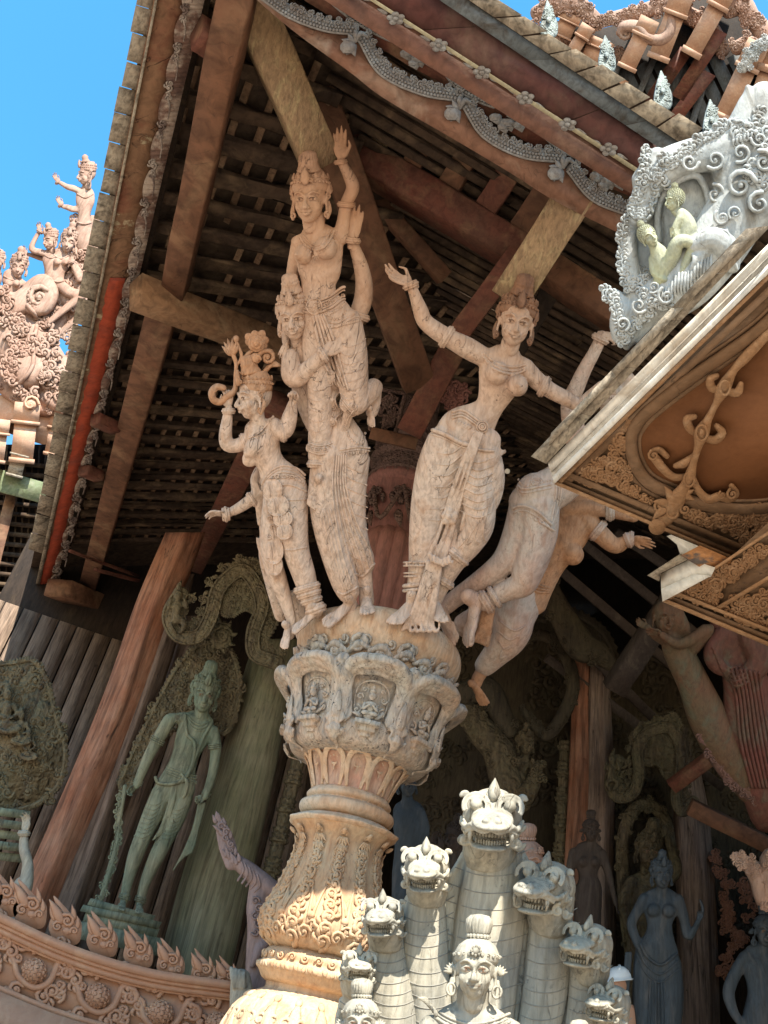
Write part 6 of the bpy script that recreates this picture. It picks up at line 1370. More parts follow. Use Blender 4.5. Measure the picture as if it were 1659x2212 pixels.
for i, (x, y, s_) in enumerate((x, y+3, s_*.97) for x, y, s_ in ((-30, 1898, 1.05), (8, 1915, 1.0), (64, 1942, 1.08), (140, 1978, 1.05), (220, 2008, 1.0), (298, 2037, .95), (368, 2062, .9), (440, 2083, .85), (492, 2096, .8))):
    g = G(); c_ = fx(x)
    g.slab([(p[0], p[1]) for p in cat([(x-22*s_, -c_-2, 0), (x+26*s_, -c_-6, 0), (x+36*s_, -(y+24), 0), (x+30*s_, -(y+2), 0), (x+16*s_, -(y-4), 0), (x+2*s_, -(y-20*s_), 0), (x-24*s_, -(y-46*s_), 0), (x-18*s_, -(y-18), 0), (x-30*s_, -(y+4), 0), (x-34*s_, -(y+26), 0), (x-22*s_, -c_-2, 0)], 4)[:-1, :2]], -4, 4)
    leaf(g, x-6*s_, -(y+14), 4, 112, 58*s_, 12*s_, 6, bend=.1); curl(g, x+6*s_, -(y+8), 6, 15*s_, 120, 1.4, 4.5*s_, -1); curl(g, x-16*s_, -(y+20), 6, 11*s_, 60, 1.3, 4*s_, 1)
    leaf(g, x+16*s_, -(y+10), 4, 70, 34*s_, 7*s_, bend=.4); leaf(g, x+24*s_, -(y+26), 4, 60, 26*s_, 6*s_, bend=.5); leaf(g, x-20*s_, -(y+8), 4, 120, 34*s_, 6*s_, bend=-.2); g.ball((x+4*s_, -(y+30), 4), (10*s_, 8*s_, 6))
    curl(g, x+20*s_, -(y+30), 6, 9*s_, 200, 1.3, 3.4, -1)
    build('crest_leaf', g, M_rail, rail, mpr)
# ---- winged beast beside the column
M_mauve = mat('mauve_brown', (.26, .19, .18), (.22, .16, .15), (.15, .11, .10), crack=.3, bump=.5)
f = Fig('carved_winged_beast', 'mauve-brown carved winged beast with a deer head tucked against the column vase', 'statue', VY(540, 1950, 7.9), M_mauve, base=(560, 2240), vox=2.2)
f.limb([(562, 1915, 0, 24, 20), (556, 1960, 0, 24, 22), (560, 2010, 0, 26, 22), (556, 2080, -4, 26, 22), (560, 2150, -4, 28, 24), (560, 2240, -4, 26, 22)])
f.limb([(600, 1930, 0, 20), (566, 1905, 2, 22), (536, 1880, 4, 20), (510, 1860, 2, 16)]); f.limb([(500, 1870, 0, 14, 8), (492, 1830, 0, 20, 8), (480, 1790, 0, 15, 7), (474, 1770, 0, 7, 5)])
f.limb([(578, 2030, 10, 14), (564, 2048, 18, 13), (552, 2070, 24, 10), (545, 2086, 26, 7)]); f.limb([(572, 2030, 16, 4), (580, 2008, 18, 4), (584, 1992, 18, 1.5)]); f.ell(560, 2052, 28, (3.5, 4, 4))
f.fuse(); bv = f.bv; g = G(); rr = random.Random(4)
for k in range(30):
    t = k/30; x = 474+t*34+rr.uniform(-12, 12); y = 1772+t*100; leaf(g, x, -y, surf(bv, x, y, 4)+2, 100+rr.uniform(-30, 30), 20, 5, bend=.3)
for k in range(7): curl(g, 478+k*5+6*(k % 2), -(1784+k*13), 12, 8, 40*k, 1.2, 2.6)
for k in range(5): drape(g, bv, [(520+k*9, 1858+k*8), (526+k*9, 1880+k*8), (514+k*9, 1902+k*6)], 2.4)
for k in range(5): curl(g, 552+7*(k % 2), -(1945+k*17), 24, 9, 50*k, 1.2, 3)
f.part('wing_feathers', g)
f = Fig('carved_hands', 'small pale carved figure below the deer head, hands folded on the rail end', 'statue', VY(515, 2120, 7.7), M_naga, base=(520, 2230), vox=2)
f.limb([(520, 2110, 0, 22, 14), (522, 2150, 0, 26, 16), (522, 2230, 0, 26, 16)])
for k in range(4): f.limb([(500+k*9, 2092+k*3, 10, 5), (502+k*8, 2112, 16, 5.5), (506+k*7, 2132, 14, 5)])
f.fuse()
# =================================================================== FOREGROUND CORNICE AT THE RIGHT
ZS = 5.2
mps = PM(V(0, 0, ZS), V(0, 0, -1), (1400, 900))
E0, E1 = atZ(1197, 1045, ZS), atZ(1659, 592, ZS)
pav = thing('gable_pavilion', 'projecting pavilion corner at the right with white cornice and ochre carved soffit', 'building', atZ(1500, 900, ZS)*V(1, 1, 0))
def hp(name, poly, w0, w1, m, parent=pav, mp=None, smooth=False): g = G(); g.slab([(x, -y) for x, y in poly], w0, w1); return build(name, g, m, parent, mp or mps, smooth=smooth)
def lerp(p, q, t): return (p[0]+(q[0]-p[0])*t, p[1]+(q[1]-p[1])*t)
EX = lerp((1197, 1045), (1659, 592), 1.12)
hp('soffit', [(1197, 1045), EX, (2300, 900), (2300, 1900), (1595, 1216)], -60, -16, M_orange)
# frame mouldings
ed = nrm(E1-E0); on = nrm(np.cross(ed, V(0, 0, 1))); 
if on[0] > 0: on = -on
bandC = PM(E0+on*.05, on*.75-ZX*.5, (1400, 850))
def strip2(name, L0, L1, w0, w1, m, mp=bandC, seg=1):
    g = G()
    for k in range(seg):
        a, c = k/seg, (k+1)/seg-.0008*(seg > 1); g.slab([(p[0], -p[1]) for p in (lerp(*L0, a), lerp(*L0, c), lerp(*L1, c), lerp(*L1, a))], w0, w1)
    return build(name, g, m, pav, mp, smooth=False)
XE = 1.25
def L(p, q, t0=0, t1=XE): return (lerp(p, q, t0), lerp(p, q, t1))
strip2('white_cornice', L((1183, 1000), (1483, 702), 0, 1.72), L((1190, 1020), (1510, 702), 0, 1.6), -40, 22, M_wpaint)
strip2('white_cornice', L((1190, 1020), (1510, 702), 0, 1.6), L((1193, 1032), (1528, 702), 0, 1.5), -40, 14, M_wpaint)
strip2('white_cornice', L((1193, 1030), (1528, 700), 0, 1.5), L((1197, 1046), (1546, 702), 0, 1.45), -40, 26, M_wpaint)
strip2('roof_edge_board', L((1147, 986), (1417, 700), 0, 1.72), L((1180, 1002), (1463, 702), 0, 1.72), -60, 34, M_shing, seg=5)
strip2('roof_edge_board', L((1190, 936), (1417, 700), 0, 1.72), L((1186, 962), (1440, 702), 0, 1.72), 30, 42, M_shing, seg=3)
# lower edge mouldings (towards the viewer)
def rail2(name, a, b, wd, w0, w1, m, mp=mps):
    g = G(); d = nrm((b[0]-a[0], b[1]-a[1], 0)); n_ = (-d[1], d[0]); g.slab([(x, -y) for x, y in (a, b, (b[0]-n_[0]*wd, b[1]-n_[1]*wd), (a[0]-n_[0]*wd, a[1]-n_[1]*wd))], w0, w1); return build(name, g, m, pav, mp, smooth=False)
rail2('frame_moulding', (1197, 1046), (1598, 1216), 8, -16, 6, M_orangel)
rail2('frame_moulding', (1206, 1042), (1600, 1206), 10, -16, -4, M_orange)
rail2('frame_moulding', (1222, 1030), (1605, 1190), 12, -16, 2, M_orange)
rail2('frame_moulding', (1204, 1040), EX, -9, -16, 4, M_orangel)
rail2('frame_moulding', (1216, 1038), (EX[0]+20, EX[1]+10), -16, -16, -6, M_orange)
rail2('frame_moulding', (1598, 1216), (1720, 1085), 12, -16, 4, M_orangel)
# oval moulding
def mould(name, pts, r, m, w0=0, parent=pav, mp=mps, lines=True):
    g = G(); P = cat([(a, -b, 0) for a, b in pts], 8)[:, :2]; d = np.gradient(P, axis=0); d /= np.linalg.norm(d, axis=1)[:, None]; nn = np.stack([-d[:, 1], d[:, 0]], 1)
    g.tube([(p[0], p[1], w0, r, r*.8) for p in P], n=12, sub=1); 
    if lines:
        for s_ in (-1.35, 1.3): g.tube([(p[0]+nn[i][0]*r*s_, p[1]+nn[i][1]*r*s_, w0-r*.5, r*.38) for i, p in enumerate(P)], n=8, sub=1)
    return build(name, g, m, parent, mp)
oval = [(1700, 655), (1628, 722), (1496, 814), (1420, 872), (1384, 905), (1364, 942), (1368, 990), (1396, 1037), (1450, 1066), (1513, 1088), (1595, 1101), (1680, 1095), (1760, 1070)]
mould('oval_moulding', oval, 14, M_orange, -8)
g = G(); g.slab([(x, -y) for x, y in [(1740, 640), (1630, 735), (1500, 826), (1400, 908), (1380, 945), (1384, 985), (1408, 1026), (1456, 1052), (1513, 1074), (1595, 1086), (1680, 1080), (1780, 1040), (1740, 640)]], -15.5, -13)
build('oval_panel', g, mat('dark_ochre', (.22, .095, .04), (.18, .075, .03), stretch=(1, 1, 1), bump=.12, streak=.1, rough=.6), pav, mps, smooth=False)
def fcluster(g, cx, cy, w_, sz, n_, spread, seed, w0=-12):
    r_ = random.Random(seed)
    for i in range(n_):
        a = r_.uniform(0, 6.28); q = r_.uniform(.2, 1)**.7; x, y = cx+spread[0]*q*math.cos(a), cy+spread[1]*q*math.sin(a)
        spray(g, x, -y, w0+r_.uniform(0, 5), r_.uniform(0, 360), sz*r_.uniform(.7, 1.1), r_.choice((-1, 1)), r_, n=6)
def cpath(g, pts, sz, seed, w0=-10, n=6):
    r_ = random.Random(seed)
    for i, p in enumerate(cat([(a, -b, 0) for a, b in pts], 4)): spray(g, p[0]+r_.uniform(-4, 4), p[1]+r_.uniform(-4, 4), w0+r_.uniform(0, 5), r_.uniform(0, 360), sz*r_.uniform(.75, 1.1), r_.choice((-1, 1)), r_, n=n)
g = G()
for pts, sz in (([(1256, 1030), (1280, 1012), (1310, 1000), (1330, 975), (1338, 948)], 30), ([(1270, 1035), (1300, 1028), (1325, 1036), (1345, 1055), (1375, 1066), (1400, 1086)], 28), ([(1320, 1010), (1345, 1000), (1350, 1035)], 26), ([(1345, 930), (1358, 912)], 16)): cpath(g, pts, sz, int(pts[0][0]))
for x, y, r_ in ((1322, 1012, 15), (1296, 1022, 11), (1345, 960, 10), (1352, 1050, 11), (1375, 1070, 9)): curl(g, x, -y, -4, r_, 60, 1.4, r_*.28)
build('corner_carving', g, M_orangel, pav, mps)
g = G()
for pts, sz in (([(1496, 1108), (1520, 1128), (1548, 1120), (1570, 1112), (1600, 1112), (1640, 1105), (1700, 1090)], 30), ([(1560, 1130), (1590, 1150), (1615, 1172), (1640, 1150), (1680, 1120)], 32), ([(1600, 1130), (1630, 1130), (1660, 1125)], 34)): cpath(g, pts, sz, int(pts[1][0]))
for x, y, r_ in ((1585, 1128, 14), (1634, 1126, 14), (1610, 1165, 12), (1530, 1128, 10)): curl(g, x, -y, -4, r_, 60, 1.4, r_*.28)
build('corner_carving', g, M_orangel, pav, mps)
# central spray hanging across the panel
g = G()
g.tube(S([(1435, 1122, -2, 18, 9), (1460, 1082, 6, 20, 12), (1480, 1050, 10, 12, 10), (1490, 1030, 12, 13, 12), (1498, 1000, 10, 8), (1508, 965, 8, 9), (1516, 935, 8, 17, 12), (1530, 905, 6, 9), (1548, 870, 4, 8), (1562, 840, 4, 16, 10), (1585, 800, 2, 9), (1612, 770, 0, 12), (1660, 720, -4, 10)]), n=12, sub=5)
for x, y, r_ in ((1489, 1036, 11), (1516, 935, 12), (1566, 838, 11)): g.tube([(x+r_*math.cos(a), -y+r_*1.4*math.sin(a), 20, 3) for a in np.linspace(0, 6.28, 16)], n=7, sub=1)
g.ball((1489, -1036, 20), (6, 10, 5)); g.ball((1516, -935, 20), (6, 10, 5))
for pts in ([(1484, 1030), (1455, 1030), (1432, 1012), (1418, 994), (1408, 980), (1424, 972), (1440, 985)], [(1492, 1022), (1508, 1058), (1530, 1078), (1556, 1072), (1575, 1078), (1590, 1066), (1580, 1050)], [(1510, 940), (1490, 925), (1484, 905), (1500, 900)], [(1520, 945), (1545, 950), (1560, 935), (1548, 920)], [(1558, 842), (1538, 838), (1534, 820), (1548, 812)], [(1570, 845), (1592, 848), (1600, 830)], [(1500, 985), (1480, 1000), (1460, 1006)]):
    m_ = len(pts); g.tube(S([(x, y, -2+6*math.sin(i), 11-8*abs(i/(m_-1)-.45)) for i, (x, y) in enumerate(pts)]), n=9, sub=4)
for k in range(6): leaf(g, 1440+k*6, -(1100-k*8), 10, 200-k*50, 36, 10, bend=.3)
for x, y, r_ in ((1412, 984, 12), (1582, 1068, 12), (1428, 1000, 8), (1560, 1070, 9), (1455, 1108, 16), (1480, 1100, 12), (1425, 1095, 12)): curl(g, x, -y, 8, r_, 120, 1.3, r_*.3)
g.ball((1420, -1138, 2), (19, 18, 10), n=18, m=10); build('hanging_spray', g, M_orangel, pav, mps)
# lower step of the cornice
Z2 = 4.75; mp2_ = PM(V(0, 0, Z2), V(0, 0, -1), (1560, 1280)); F0_, F1_ = atZ(1431, 1298, Z2), atZ(1536, 1242, Z2)
ed2 = nrm(F1_-F0_); on2 = nrm(np.cross(ed2, ZX)); on2 = -on2 if on2[0] > 0 else on2; band2 = PM(F0_+on2*.04, on2*.75-ZX*.5, (1480, 1260))
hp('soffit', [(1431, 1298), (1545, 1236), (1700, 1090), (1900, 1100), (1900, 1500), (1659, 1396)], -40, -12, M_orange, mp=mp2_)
def s3(name, poly, w0, w1, m): return hp(name, poly, w0, w1, m, mp=band2)
s3('white_cornice', [(1427, 1240), (1490, 1208), (1545, 1226), (1536, 1246), (1428, 1272)], -30, 14, M_wpaint)
s3('white_cornice', [(1428, 1272), (1500, 1240), (1536, 1244), (1431, 1300)], -30, 24, M_wpaint)
s3('roof_edge_board', [(1398, 1243), (1470, 1196), (1492, 1206), (1428, 1238), (1424, 1256)], -40, 30, M_shing)
s3('white_cornice', [(1440, 1158), (1450, 1155), (1510, 1180), (1530, 1215), (1470, 1200), (1462, 1176)], -40, 4, M_wpaint)
hp('soffit', [(1470, 1200), (1512, 1178), (1596, 1214), (1545, 1240), (1530, 1236)], -16, -6, mat('flaking_ochre', (.42, .2, .08), (.12, .10, .09), (.40, .2, .09), patch=.56, soft=.02, stretch=(1, 1, 1), bump=.2), mp=mp2_)
rail2('frame_moulding', (1431, 1300), (1760, 1438), 9, -12, 8, M_orangel, mp2_); rail2('frame_moulding', (1440, 1296), (1765, 1428), 12, -12, -2, M_orange, mp2_); rail2('frame_moulding', (1456, 1284), (1770, 1410), 8, -12, 6, M_orangel, mp2_)
rail2('frame_moulding', (1436, 1296), (1700, 1120), -7, -12, 4, M_orangel, mp2_); rail2('frame_moulding', (1540, 1315), (1800, 1160), -9, -12, 4, M_orangel, mp2_)
g = G()
for pts, sz in (([(1470, 1280), (1500, 1285), (1530, 1300), (1545, 1280), (1560, 1260), (1590, 1240), (1620, 1215), (1650, 1190)], 30), ([(1500, 1268), (1530, 1262), (1560, 1240), (1600, 1215), (1640, 1185)], 28), ([(1570, 1320), (1610, 1335), (1645, 1350), (1680, 1340)], 30), ([(1590, 1305), (1625, 1300), (1650, 1290), (1690, 1270)], 34), ([(1620, 1325), (1660, 1310), (1700, 1310)], 34)): cpath(g, pts, sz, int(pts[1][0]), w0=-8)
for x, y, r_ in ((1545, 1262, 13), (1585, 1238, 12), (1520, 1290, 9), (1650, 1305, 14), (1630, 1335, 11), (1605, 1318, 9)): curl(g, x, -y, 0, r_, 60, 1.4, r_*.28)
build('corner_carving', g, M_orangel, pav, mp2_)
# mass of the pavilion above the soffit; unseen walls at the right, the near one added to block sky light
g = G(); 
q = [atZ(1215, 1035, ZS), atZ(1640, 620, ZS), V(6.5, 3.2, ZS), V(8, 7.5, ZS), atZ(1600, 1200, ZS)]
g.raw([p+V(0, 0, .05) for p in q]+[p+V(0, 0, .22) for p in q], [(4, 3, 2, 1, 0), (5, 6, 7, 8, 9)]+[(i, (i+1) % 5, (i+1) % 5+5, i+5) for i in range(5)]); build('roof_mass', g, M_shing, pav, smooth=False)
g = G(); g.box((4.5, 3.2, 2.6), (.2, 3.0, 2.6)); g.box((8.5, 8.6, 2.6), (2.6, .2, 2.6)); build('side_wall', g, M_orange, pav, smooth=False)
# ---- bleached gable-end carving standing on the cornice
mpa = PM(atD(1480, 520, 5.1), nrm(-fwd*.9+V(-.25, -.2, 0)), (1480, 520))
acr = thing('gable_carving', 'bleached blue-white carved gable-end ornament with scrolls and a beast mask on the cornice', 'carving', mpa(np.array([[1470, -690, 0]]))[0])
g = G()
g.tube(S([(1350, 720, 0, 34, 26), (1400, 660, 4, 44, 34), (1470, 620, 10, 60, 44), (1540, 540, 6, 66, 46), (1600, 450, 0, 70, 40), (1680, 360, 0, 80, 40)]), n=18, sub=5)
g.tube(S([(1322, 640, 10, 9, 10), (1312, 628, 14, 5, 5)])); g.tube(S([(1305, 630, 12, 6, 6), (1326, 640, 12, 18, 16), (1345, 670, 10, 26, 24), (1342, 705, 8, 26, 24), (1350, 735, 6, 20, 18), (1354, 750, 4, 8, 8)]), n=12)
g.tube(S([(1372, 640, 0, 20, 24), (1362, 590, 0, 22, 24), (1358, 540, -4, 20, 24), (1362, 490, -4, 20, 24), (1384, 460, -4, 28, 24), (1394, 420, -4, 30, 26), (1412, 370, -4, 32, 26), (1420, 335, -4, 20, 16)]), n=14)
g.tube(S([(1398, 395, -2, 38, 26), (1440, 360, -4, 40, 28), (1490, 340, -6, 40, 28), (1540, 330, -6, 44, 30), (1600, 310, -8, 60, 34), (1680, 300, -10, 70, 34)]), n=14)
g.tube(S([(1600, 400, 0, 60, 34), (1590, 330, -4, 56, 30), (1610, 270, -6, 40, 24), (1620, 215, -8, 24, 16), (1616, 190, -8, 8, 8)]), n=14)
g.tube(S([(1660, 380, -4, 50, 30), (1655, 280, -8, 40, 26), (1650, 200, -10, 30, 20)]), n=12)
g.slab([(1380, -640), (1376, -480), (1420, -380), (1560, -360), (1640, -430), (1600, -520), (1480, -660)], -30, -14)
ab = remesh(g, 3.0, 3, .5); build('backing', ab, M_white, acr, mpa); bva = loft_bvh(ab)
g = G(); r6 = random.Random(12)
def sp(u, v, a, sz, h=1, up=3): spray(g, u, -v, surf(bva, u, v, 0)+up-3.5, a, sz*1.15, h, r6, n=6)
for u, v in cat([(1400, 330, 0), (1396, 370, 0), (1384, 420, 0), (1372, 455, 0), (1388, 470, 0), (1410, 430, 0), (1420, 380, 0), (1440, 400, 0)], 4)[:, :2]: sp(u, v, r6.uniform(60, 200), 26, r6.choice((-1, 1)))
for u, v in cat([(1430, 350, 0), (1470, 336, 0), (1510, 310, 0), (1550, 290, 0), (1580, 270, 0), (1600, 300, 0), (1640, 250, 0), (1660, 330, 0), (1620, 360, 0), (1650, 400, 0)], 4)[:, :2]: sp(u, v, r6.uniform(0, 360), 30, r6.choice((-1, 1)))
for u, v in cat([(1354, 480, 0), (1348, 530, 0), (1352, 580, 0), (1366, 620, 0), (1395, 590, 0), (1390, 640, 0)], 4)[:, :2]: sp(u, v, r6.uniform(60, 220), 26, r6.choice((-1, 1)))
for u, v in cat([(1310, 632, 0), (1330, 650, 0), (1340, 690, 0), (1350, 735, 0), (1370, 700, 0), (1400, 680, 0), (1420, 650, 0), (1450, 660, 0)], 3)[:, :2]: sp(u, v, r6.uniform(60, 260), 26, r6.choice((-1, 1)))
for u, v, r_, h in ((1545, 420, 22, -1), (1600, 400, 34, 1), (1640, 440, 26, 1), (1560, 470, 18, 1), (1440, 640, 20, 1), (1545, 345, 22, 1), (1490, 350, 20, -1), (1650, 350, 26, -1), (1600, 330, 22, 1), (1380, 660, 18, -1), (1560, 510, 16, 1), (1588, 460, 16, -1), (1345, 700, 16, 1), (1412, 620, 14, 1), (1640, 300, 18, 1)): curl(g, u, -v, surf(bva, u, v, 0)+7, r_, r6.uniform(0, 360), 1.25, r_*.21, h, n=8, m=16)
for k in range(16): x = 1432+k*7; y = 655-k*5+6*math.sin(k); z = surf(bva, x, y, 0); g.tube([(x, -y+34, z+2, 3), (x-2, -y+16, z+6, 4), (x-3, -y, z+3, 3.5), (x-1, -y-14, z-3, 2)], n=6)
g.tube(S([(1425, 520, -6, 7), (1420, 470, -4, 8), (1432, 425, -2, 8), (1462, 392, 0, 9), (1500, 378, 0, 9), (1520, 398, -2, 8), (1532, 440, -4, 8), (1530, 490, -4, 8)]), n=9)
for k in range(20): u = 1290+k*0; 
# fangs and eye of the beast mask near the top
for u, v, r_ in ((1612, 268, 7), (1590, 262, 6), (1632, 285, 6)): g.ball((u, -v, surf(bva, u, v, 0)+6), r_, n=9, m=7)
for k in range(7): leaf(g, 1585+k*8, -(300-k*3), surf(bva, 1585+k*8, 300, 0)+6, 250, 13, 3)
build('scroll_carving', g, M_white, acr, mpa)
g = G()
for k in range(12): t = k/11; g.tube([(1490+t*80, -(560-t*50)+20, 46, 2.5), (1500+t*70, -(560-t*50), 58-14*t, 5.5), (1490+t*84, -(590-t*54), 52-18*t, 5), (1478+t*90, -(610-t*50), 36-10*t, 3)], n=7)
g.tube(S([(1500, 530, 46, 18, 14), (1540, 515, 50, 26, 20), (1570, 540, 40, 30, 20), (1580, 575, 28, 20, 14)]), n=12)
for k in range(7): g.tube([(1520+k*4, -(500-k), 54, 3), (1545+k*5, -(510+k*5), 62-k*2, 4), (1578+k*2.5, -(528+k*9), 52-k*2, 3)], n=6)
build('pleated_skirt', remesh(g, 2.2, 1), M_white, acr, mpa)
mpb = PM(mpa(np.array([[1440, -520, 20]]))[0], mpa.n, (1440, 520))
M_lich = mat('lichen_wood', (.36, .38, .30), (.44, .45, .28), (.25, .27, .23), sc_=2, patch=.5, bump=.4, streak=.25)
f = Fig('carved_couple_figure', 'lichen-tinted reclining carved figure with curled hair, lying inside the bleached gable ornament', 'statue', mpb, M_lich, base=(1430, 610), vox=1.9)
f.limb([(1412, 528, 10, 12), (1424, 548, 12, 20, 14), (1434, 575, 14, 22, 16), (1428, 610, 10, 18, 14)]); f.limb([(1434, 590, 10, 16), (1452, 556, 20, 17), (1462, 528, 28, 16), (1478, 520, 30, 15), (1500, 528, 24, 13)]); f.limb([(1500, 530, 24, 13), (1482, 570, 22, 12), (1462, 610, 20, 10)]); f.limb([(1410, 560, 8, 10), (1414, 590, 14, 9), (1436, 604, 24, 7)])
f.head(1402, 512, 18, 44, yaw=26, pitch=-4, roll=-30, crown='curls'); f.hand(1450, 508, 34, (.1, -1, .1), (0, 0, 1), 22, curl_=8); f.hand(1464, 612, 24, (.3, .9, .2), (0, 0, 1), 20, curl_=30); f.fuse()
f = Fig('carved_couple_figure', 'small crouching carved figure in profile above the reclining one in the gable ornament', 'statue', mpb, M_lich, base=(1478, 540), vox=1.9)
f.limb([(1458, 455, 6, 10), (1474, 466, 8, 16, 14), (1484, 490, 8, 22, 18), (1478, 520, 8, 22, 18)]); f.limb([(1470, 470, 16, 9), (1458, 495, 20, 8), (1462, 520, 24, 7)]); f.ell(1504, 520, 16, (16, 15, 16)); f.head(1456, 434, 8, 42, yaw=-62, roll=-6, crown='curls'); f.fuse()
# =================================================================== EAVE FINIALS AND THE UPPER TIER
M_ant = mat('verdigris_wood', (.29, .33, .30), (.22, .26, .25), (.15, .155, .13), sc_=2, bump=.5, carve=.3, carve_sc=16)
def antefix(u, v, k, lab, seed, parent=None):
    mp = PM(hit(u, v+20, P3(A0-.02, 0, ZE), -AX), -AX, (u, v)); r_ = random.Random(seed); g = G()
    g.tube(S([(u, v+26*k, 0, 20*k, 8*k), (u, v+6*k, 0, 20*k, 9*k), (u-2*k, v-14*k, 0, 14*k, 8*k), (u-3*k, v-34*k, 0, 7*k, 6*k), (u-4*k, v-46*k, 0, 2*k, 2*k)]), n=12)
    for i in range(9): spray(g, u+r_.uniform(-10, 10)*k, -(v+r_.uniform(-20, 20)*k), 6*k, r_.uniform(60, 120), 17*k, r_.choice((-1, 1)), r_, n=5)
    for s_ in (-1, 1):
        for q in range(4): curl(g, u+s_*15*k*(1-q*.22), -(v+(16-q*14)*k), 3, 7*k, 90, 1.1, 2.8*k, s_)
    g.ball((u, -(v-4*k), 12*k), (6*k, 8*k, 6*k)); return tag(build('roof_finial', g, M_ant, None, mp), lab, 'finial', 'finials along the eave')
antefix(1186, 46, .95, 'pale green carved finial highest up the right eave, in front of tan blocks', 1)
antefix(1311, 122, .95, 'pale green carved finial second down the right eave', 2)
antefix(1432, 200, 1.0, 'pale green carved finial third down the right eave, before dark slats', 3)
antefix(1538, 262, 1.0, 'pale carved finial lowest on the right eave, just above the gable carving', 4)
mpu = PM(atD(1400, 150, 17), nrm(-fwd+V(-.1, -.2, 0)), (1400, 150))
tower = thing('upper_tower', 'upper carved roof tier with tan corbel blocks against the sky, top right', 'building', mpu(np.array([[1400, -300, 0]]))[0]*V(1, 1, 0))
g = G(); g.slab([(x, -y) for x, y in [(1180, 60), (1240, 30), (1300, 62), (1400, 34), (1480, -10), (1560, -30), (1600, 30), (1660, 90), (1800, 100), (1900, 500), (1560, 420), (1440, 260), (1300, 160)]], -60, -30); build('backing_wall', g, M_dark, tower, mpu, smooth=False)
g = G()
for k in range(9):
    x = 1330+k*40; g.slab([(x, -(150-k*4)), (x+26, -(135-k*4)), (x+120, -(330-k*4)), (x+94, -(345-k*4))], -28, -20+4*(k % 2))
for k in range(5): g.slab([(1360+k*50, -(80+k*36)), (1380+k*50, -(70+k*36)), (1300+k*60, -(230+k*36)), (1290+k*60, -(222+k*36))], -20, -8)
build('slats', g, M_roofb, tower, mpu, smooth=False)
def block(parent, mp, a, b, wd, w0, w1, m=M_corb, name='corbel_block', caps=1):
    g = G(); d = nrm((b[0]-a[0], b[1]-a[1], 0)); n_ = (-d[1], d[0])
    def q(t0, t1, k, z0, z1): 
        A_, B_ = lerp(a, b, t0), lerp(a, b, t1); h_ = wd/2*k; g.slab([(x, -y) for x, y in ((A_[0]-n_[0]*h_, A_[1]-n_[1]*h_), (A_[0]+n_[0]*h_, A_[1]+n_[1]*h_), (B_[0]+n_[0]*h_, B_[1]+n_[1]*h_), (B_[0]-n_[0]*h_, B_[1]-n_[1]*h_))], z0, z1)
    q(0, .3, 1.0, w0, w1); q(.3, .36, 1.12, w0, w1+4); q(.36, .92, .86, w0, w1-3); q(.92, 1, 1.0, w0, w1)
    o = build(name, g, m, parent, mp, smooth=False); return o
for a, b, wd, w1 in (((1236, 30), (1212, 80), 46, 20), ((1272, 55), (1225, 130), 32, 30), ((1300, 84), (1276, 140), 60, 16), ((1405, 40), (1352, 150), 44, 40), ((1478, -20), (1420, 130), 50, 40), ((1580, -40), (1490, 120), 46, 44), ((1640, 90), (1560, 260), 50, 46), ((1345, 170), (1310, 240), 30, 20), ((1690, 60), (1600, 330), 44, 44)):
    block(tower, mpu, a, b, wd, -20, w1)
g = G()
for a, b in (((1440, 140), (1360, 260)), ((1520, 150), (1405, 300)), ((1470, 100), (1390, 215)), ((1590, 240), (1500, 380)), ((1545, 60), (1450, 205))): 
    d = nrm((b[0]-a[0], b[1]-a[1], 0)); g.slab([(a[0], -a[1]), (a[0]+26, -a[1]-14), (b[0]+26, -b[1]-14), (b[0], -b[1])], -20, 10)
build('beams', g, M_red, tower, mpu, smooth=False)
def crest_mass(pts, w_, seed, sz, name='carved_crest', parent=tower, mp=mpu, m=M_pink, dens=1.0, back=True):
    r_ = random.Random(seed); g = G(); P = cat([(a, -b, 0, r) for a, b, r in pts], 5)
    if back: g.tube([(p[0], p[1], w_, max(p[3], 2), max(p[3]*.6, 2)) for p in P], n=10, sub=1)
    for p in P:
        for k in range(int(2*dens+r_.random())):
            a = r_.uniform(0, 360); q = p[3]*r_.uniform(0, .85); spray(g, p[0]+q*math.cos(R(a)), p[1]+q*math.sin(R(a)), w_+p[3]*.45, a, sz*r_.uniform(.7, 1.15), r_.choice((-1, 1)), r_, n=5)
    return build(name, g, m, parent, mp)
crest_mass([(1160, 30, 18), (1200, 14, 24), (1236, 4, 26), (1258, 20, 22), (1290, 40, 12)], 10, 5, 22)
crest_mass([(1275, 60, 10), (1310, 44, 14), (1350, 34, 16), (1400, 22, 18), (1440, 4, 18), (1500, -20, 20)], 4, 6, 20)
crest_mass([(1570, 20, 22), (1600, 10, 26), (1625, 40, 20), (1650, 70, 24), (1670, 110, 28)], 6, 8, 22)
crest_mass([(1590, 105, 16), (1620, 95, 18), (1650, 130, 22), (1660, 170, 20)], 20, 9, 20)
g = G(); g.tube(S([(1340, 70, 20, 10), (1352, 58, 24, 14), (1380, 60, 26, 15), (1398, 80, 28, 15), (1426, 86, 30, 15), (1446, 70, 30, 14), (1450, 40, 28, 13), (1446, 18, 24, 10), (1466, 10, 22, 9)]), n=12, sub=6); curl(g, 1352, -72, 26, 16, 90, 1.3, 6); build('serpent_body', g, M_pink, tower, mpu)
crest_mass([(1190, 60, 14), (1230, 84, 20), (1290, 110, 20), (1340, 120, 16)], -14, 61, 22)
crest_mass([(1480, 30, 20), (1530, 60, 22), (1560, 110, 18)], -16, 62, 22)
crest_mass([(1604, 150, 10), (1622, 120, 14), (1640, 100, 14), (1660, 90, 14)], 60, 10, 18, m=M_white)
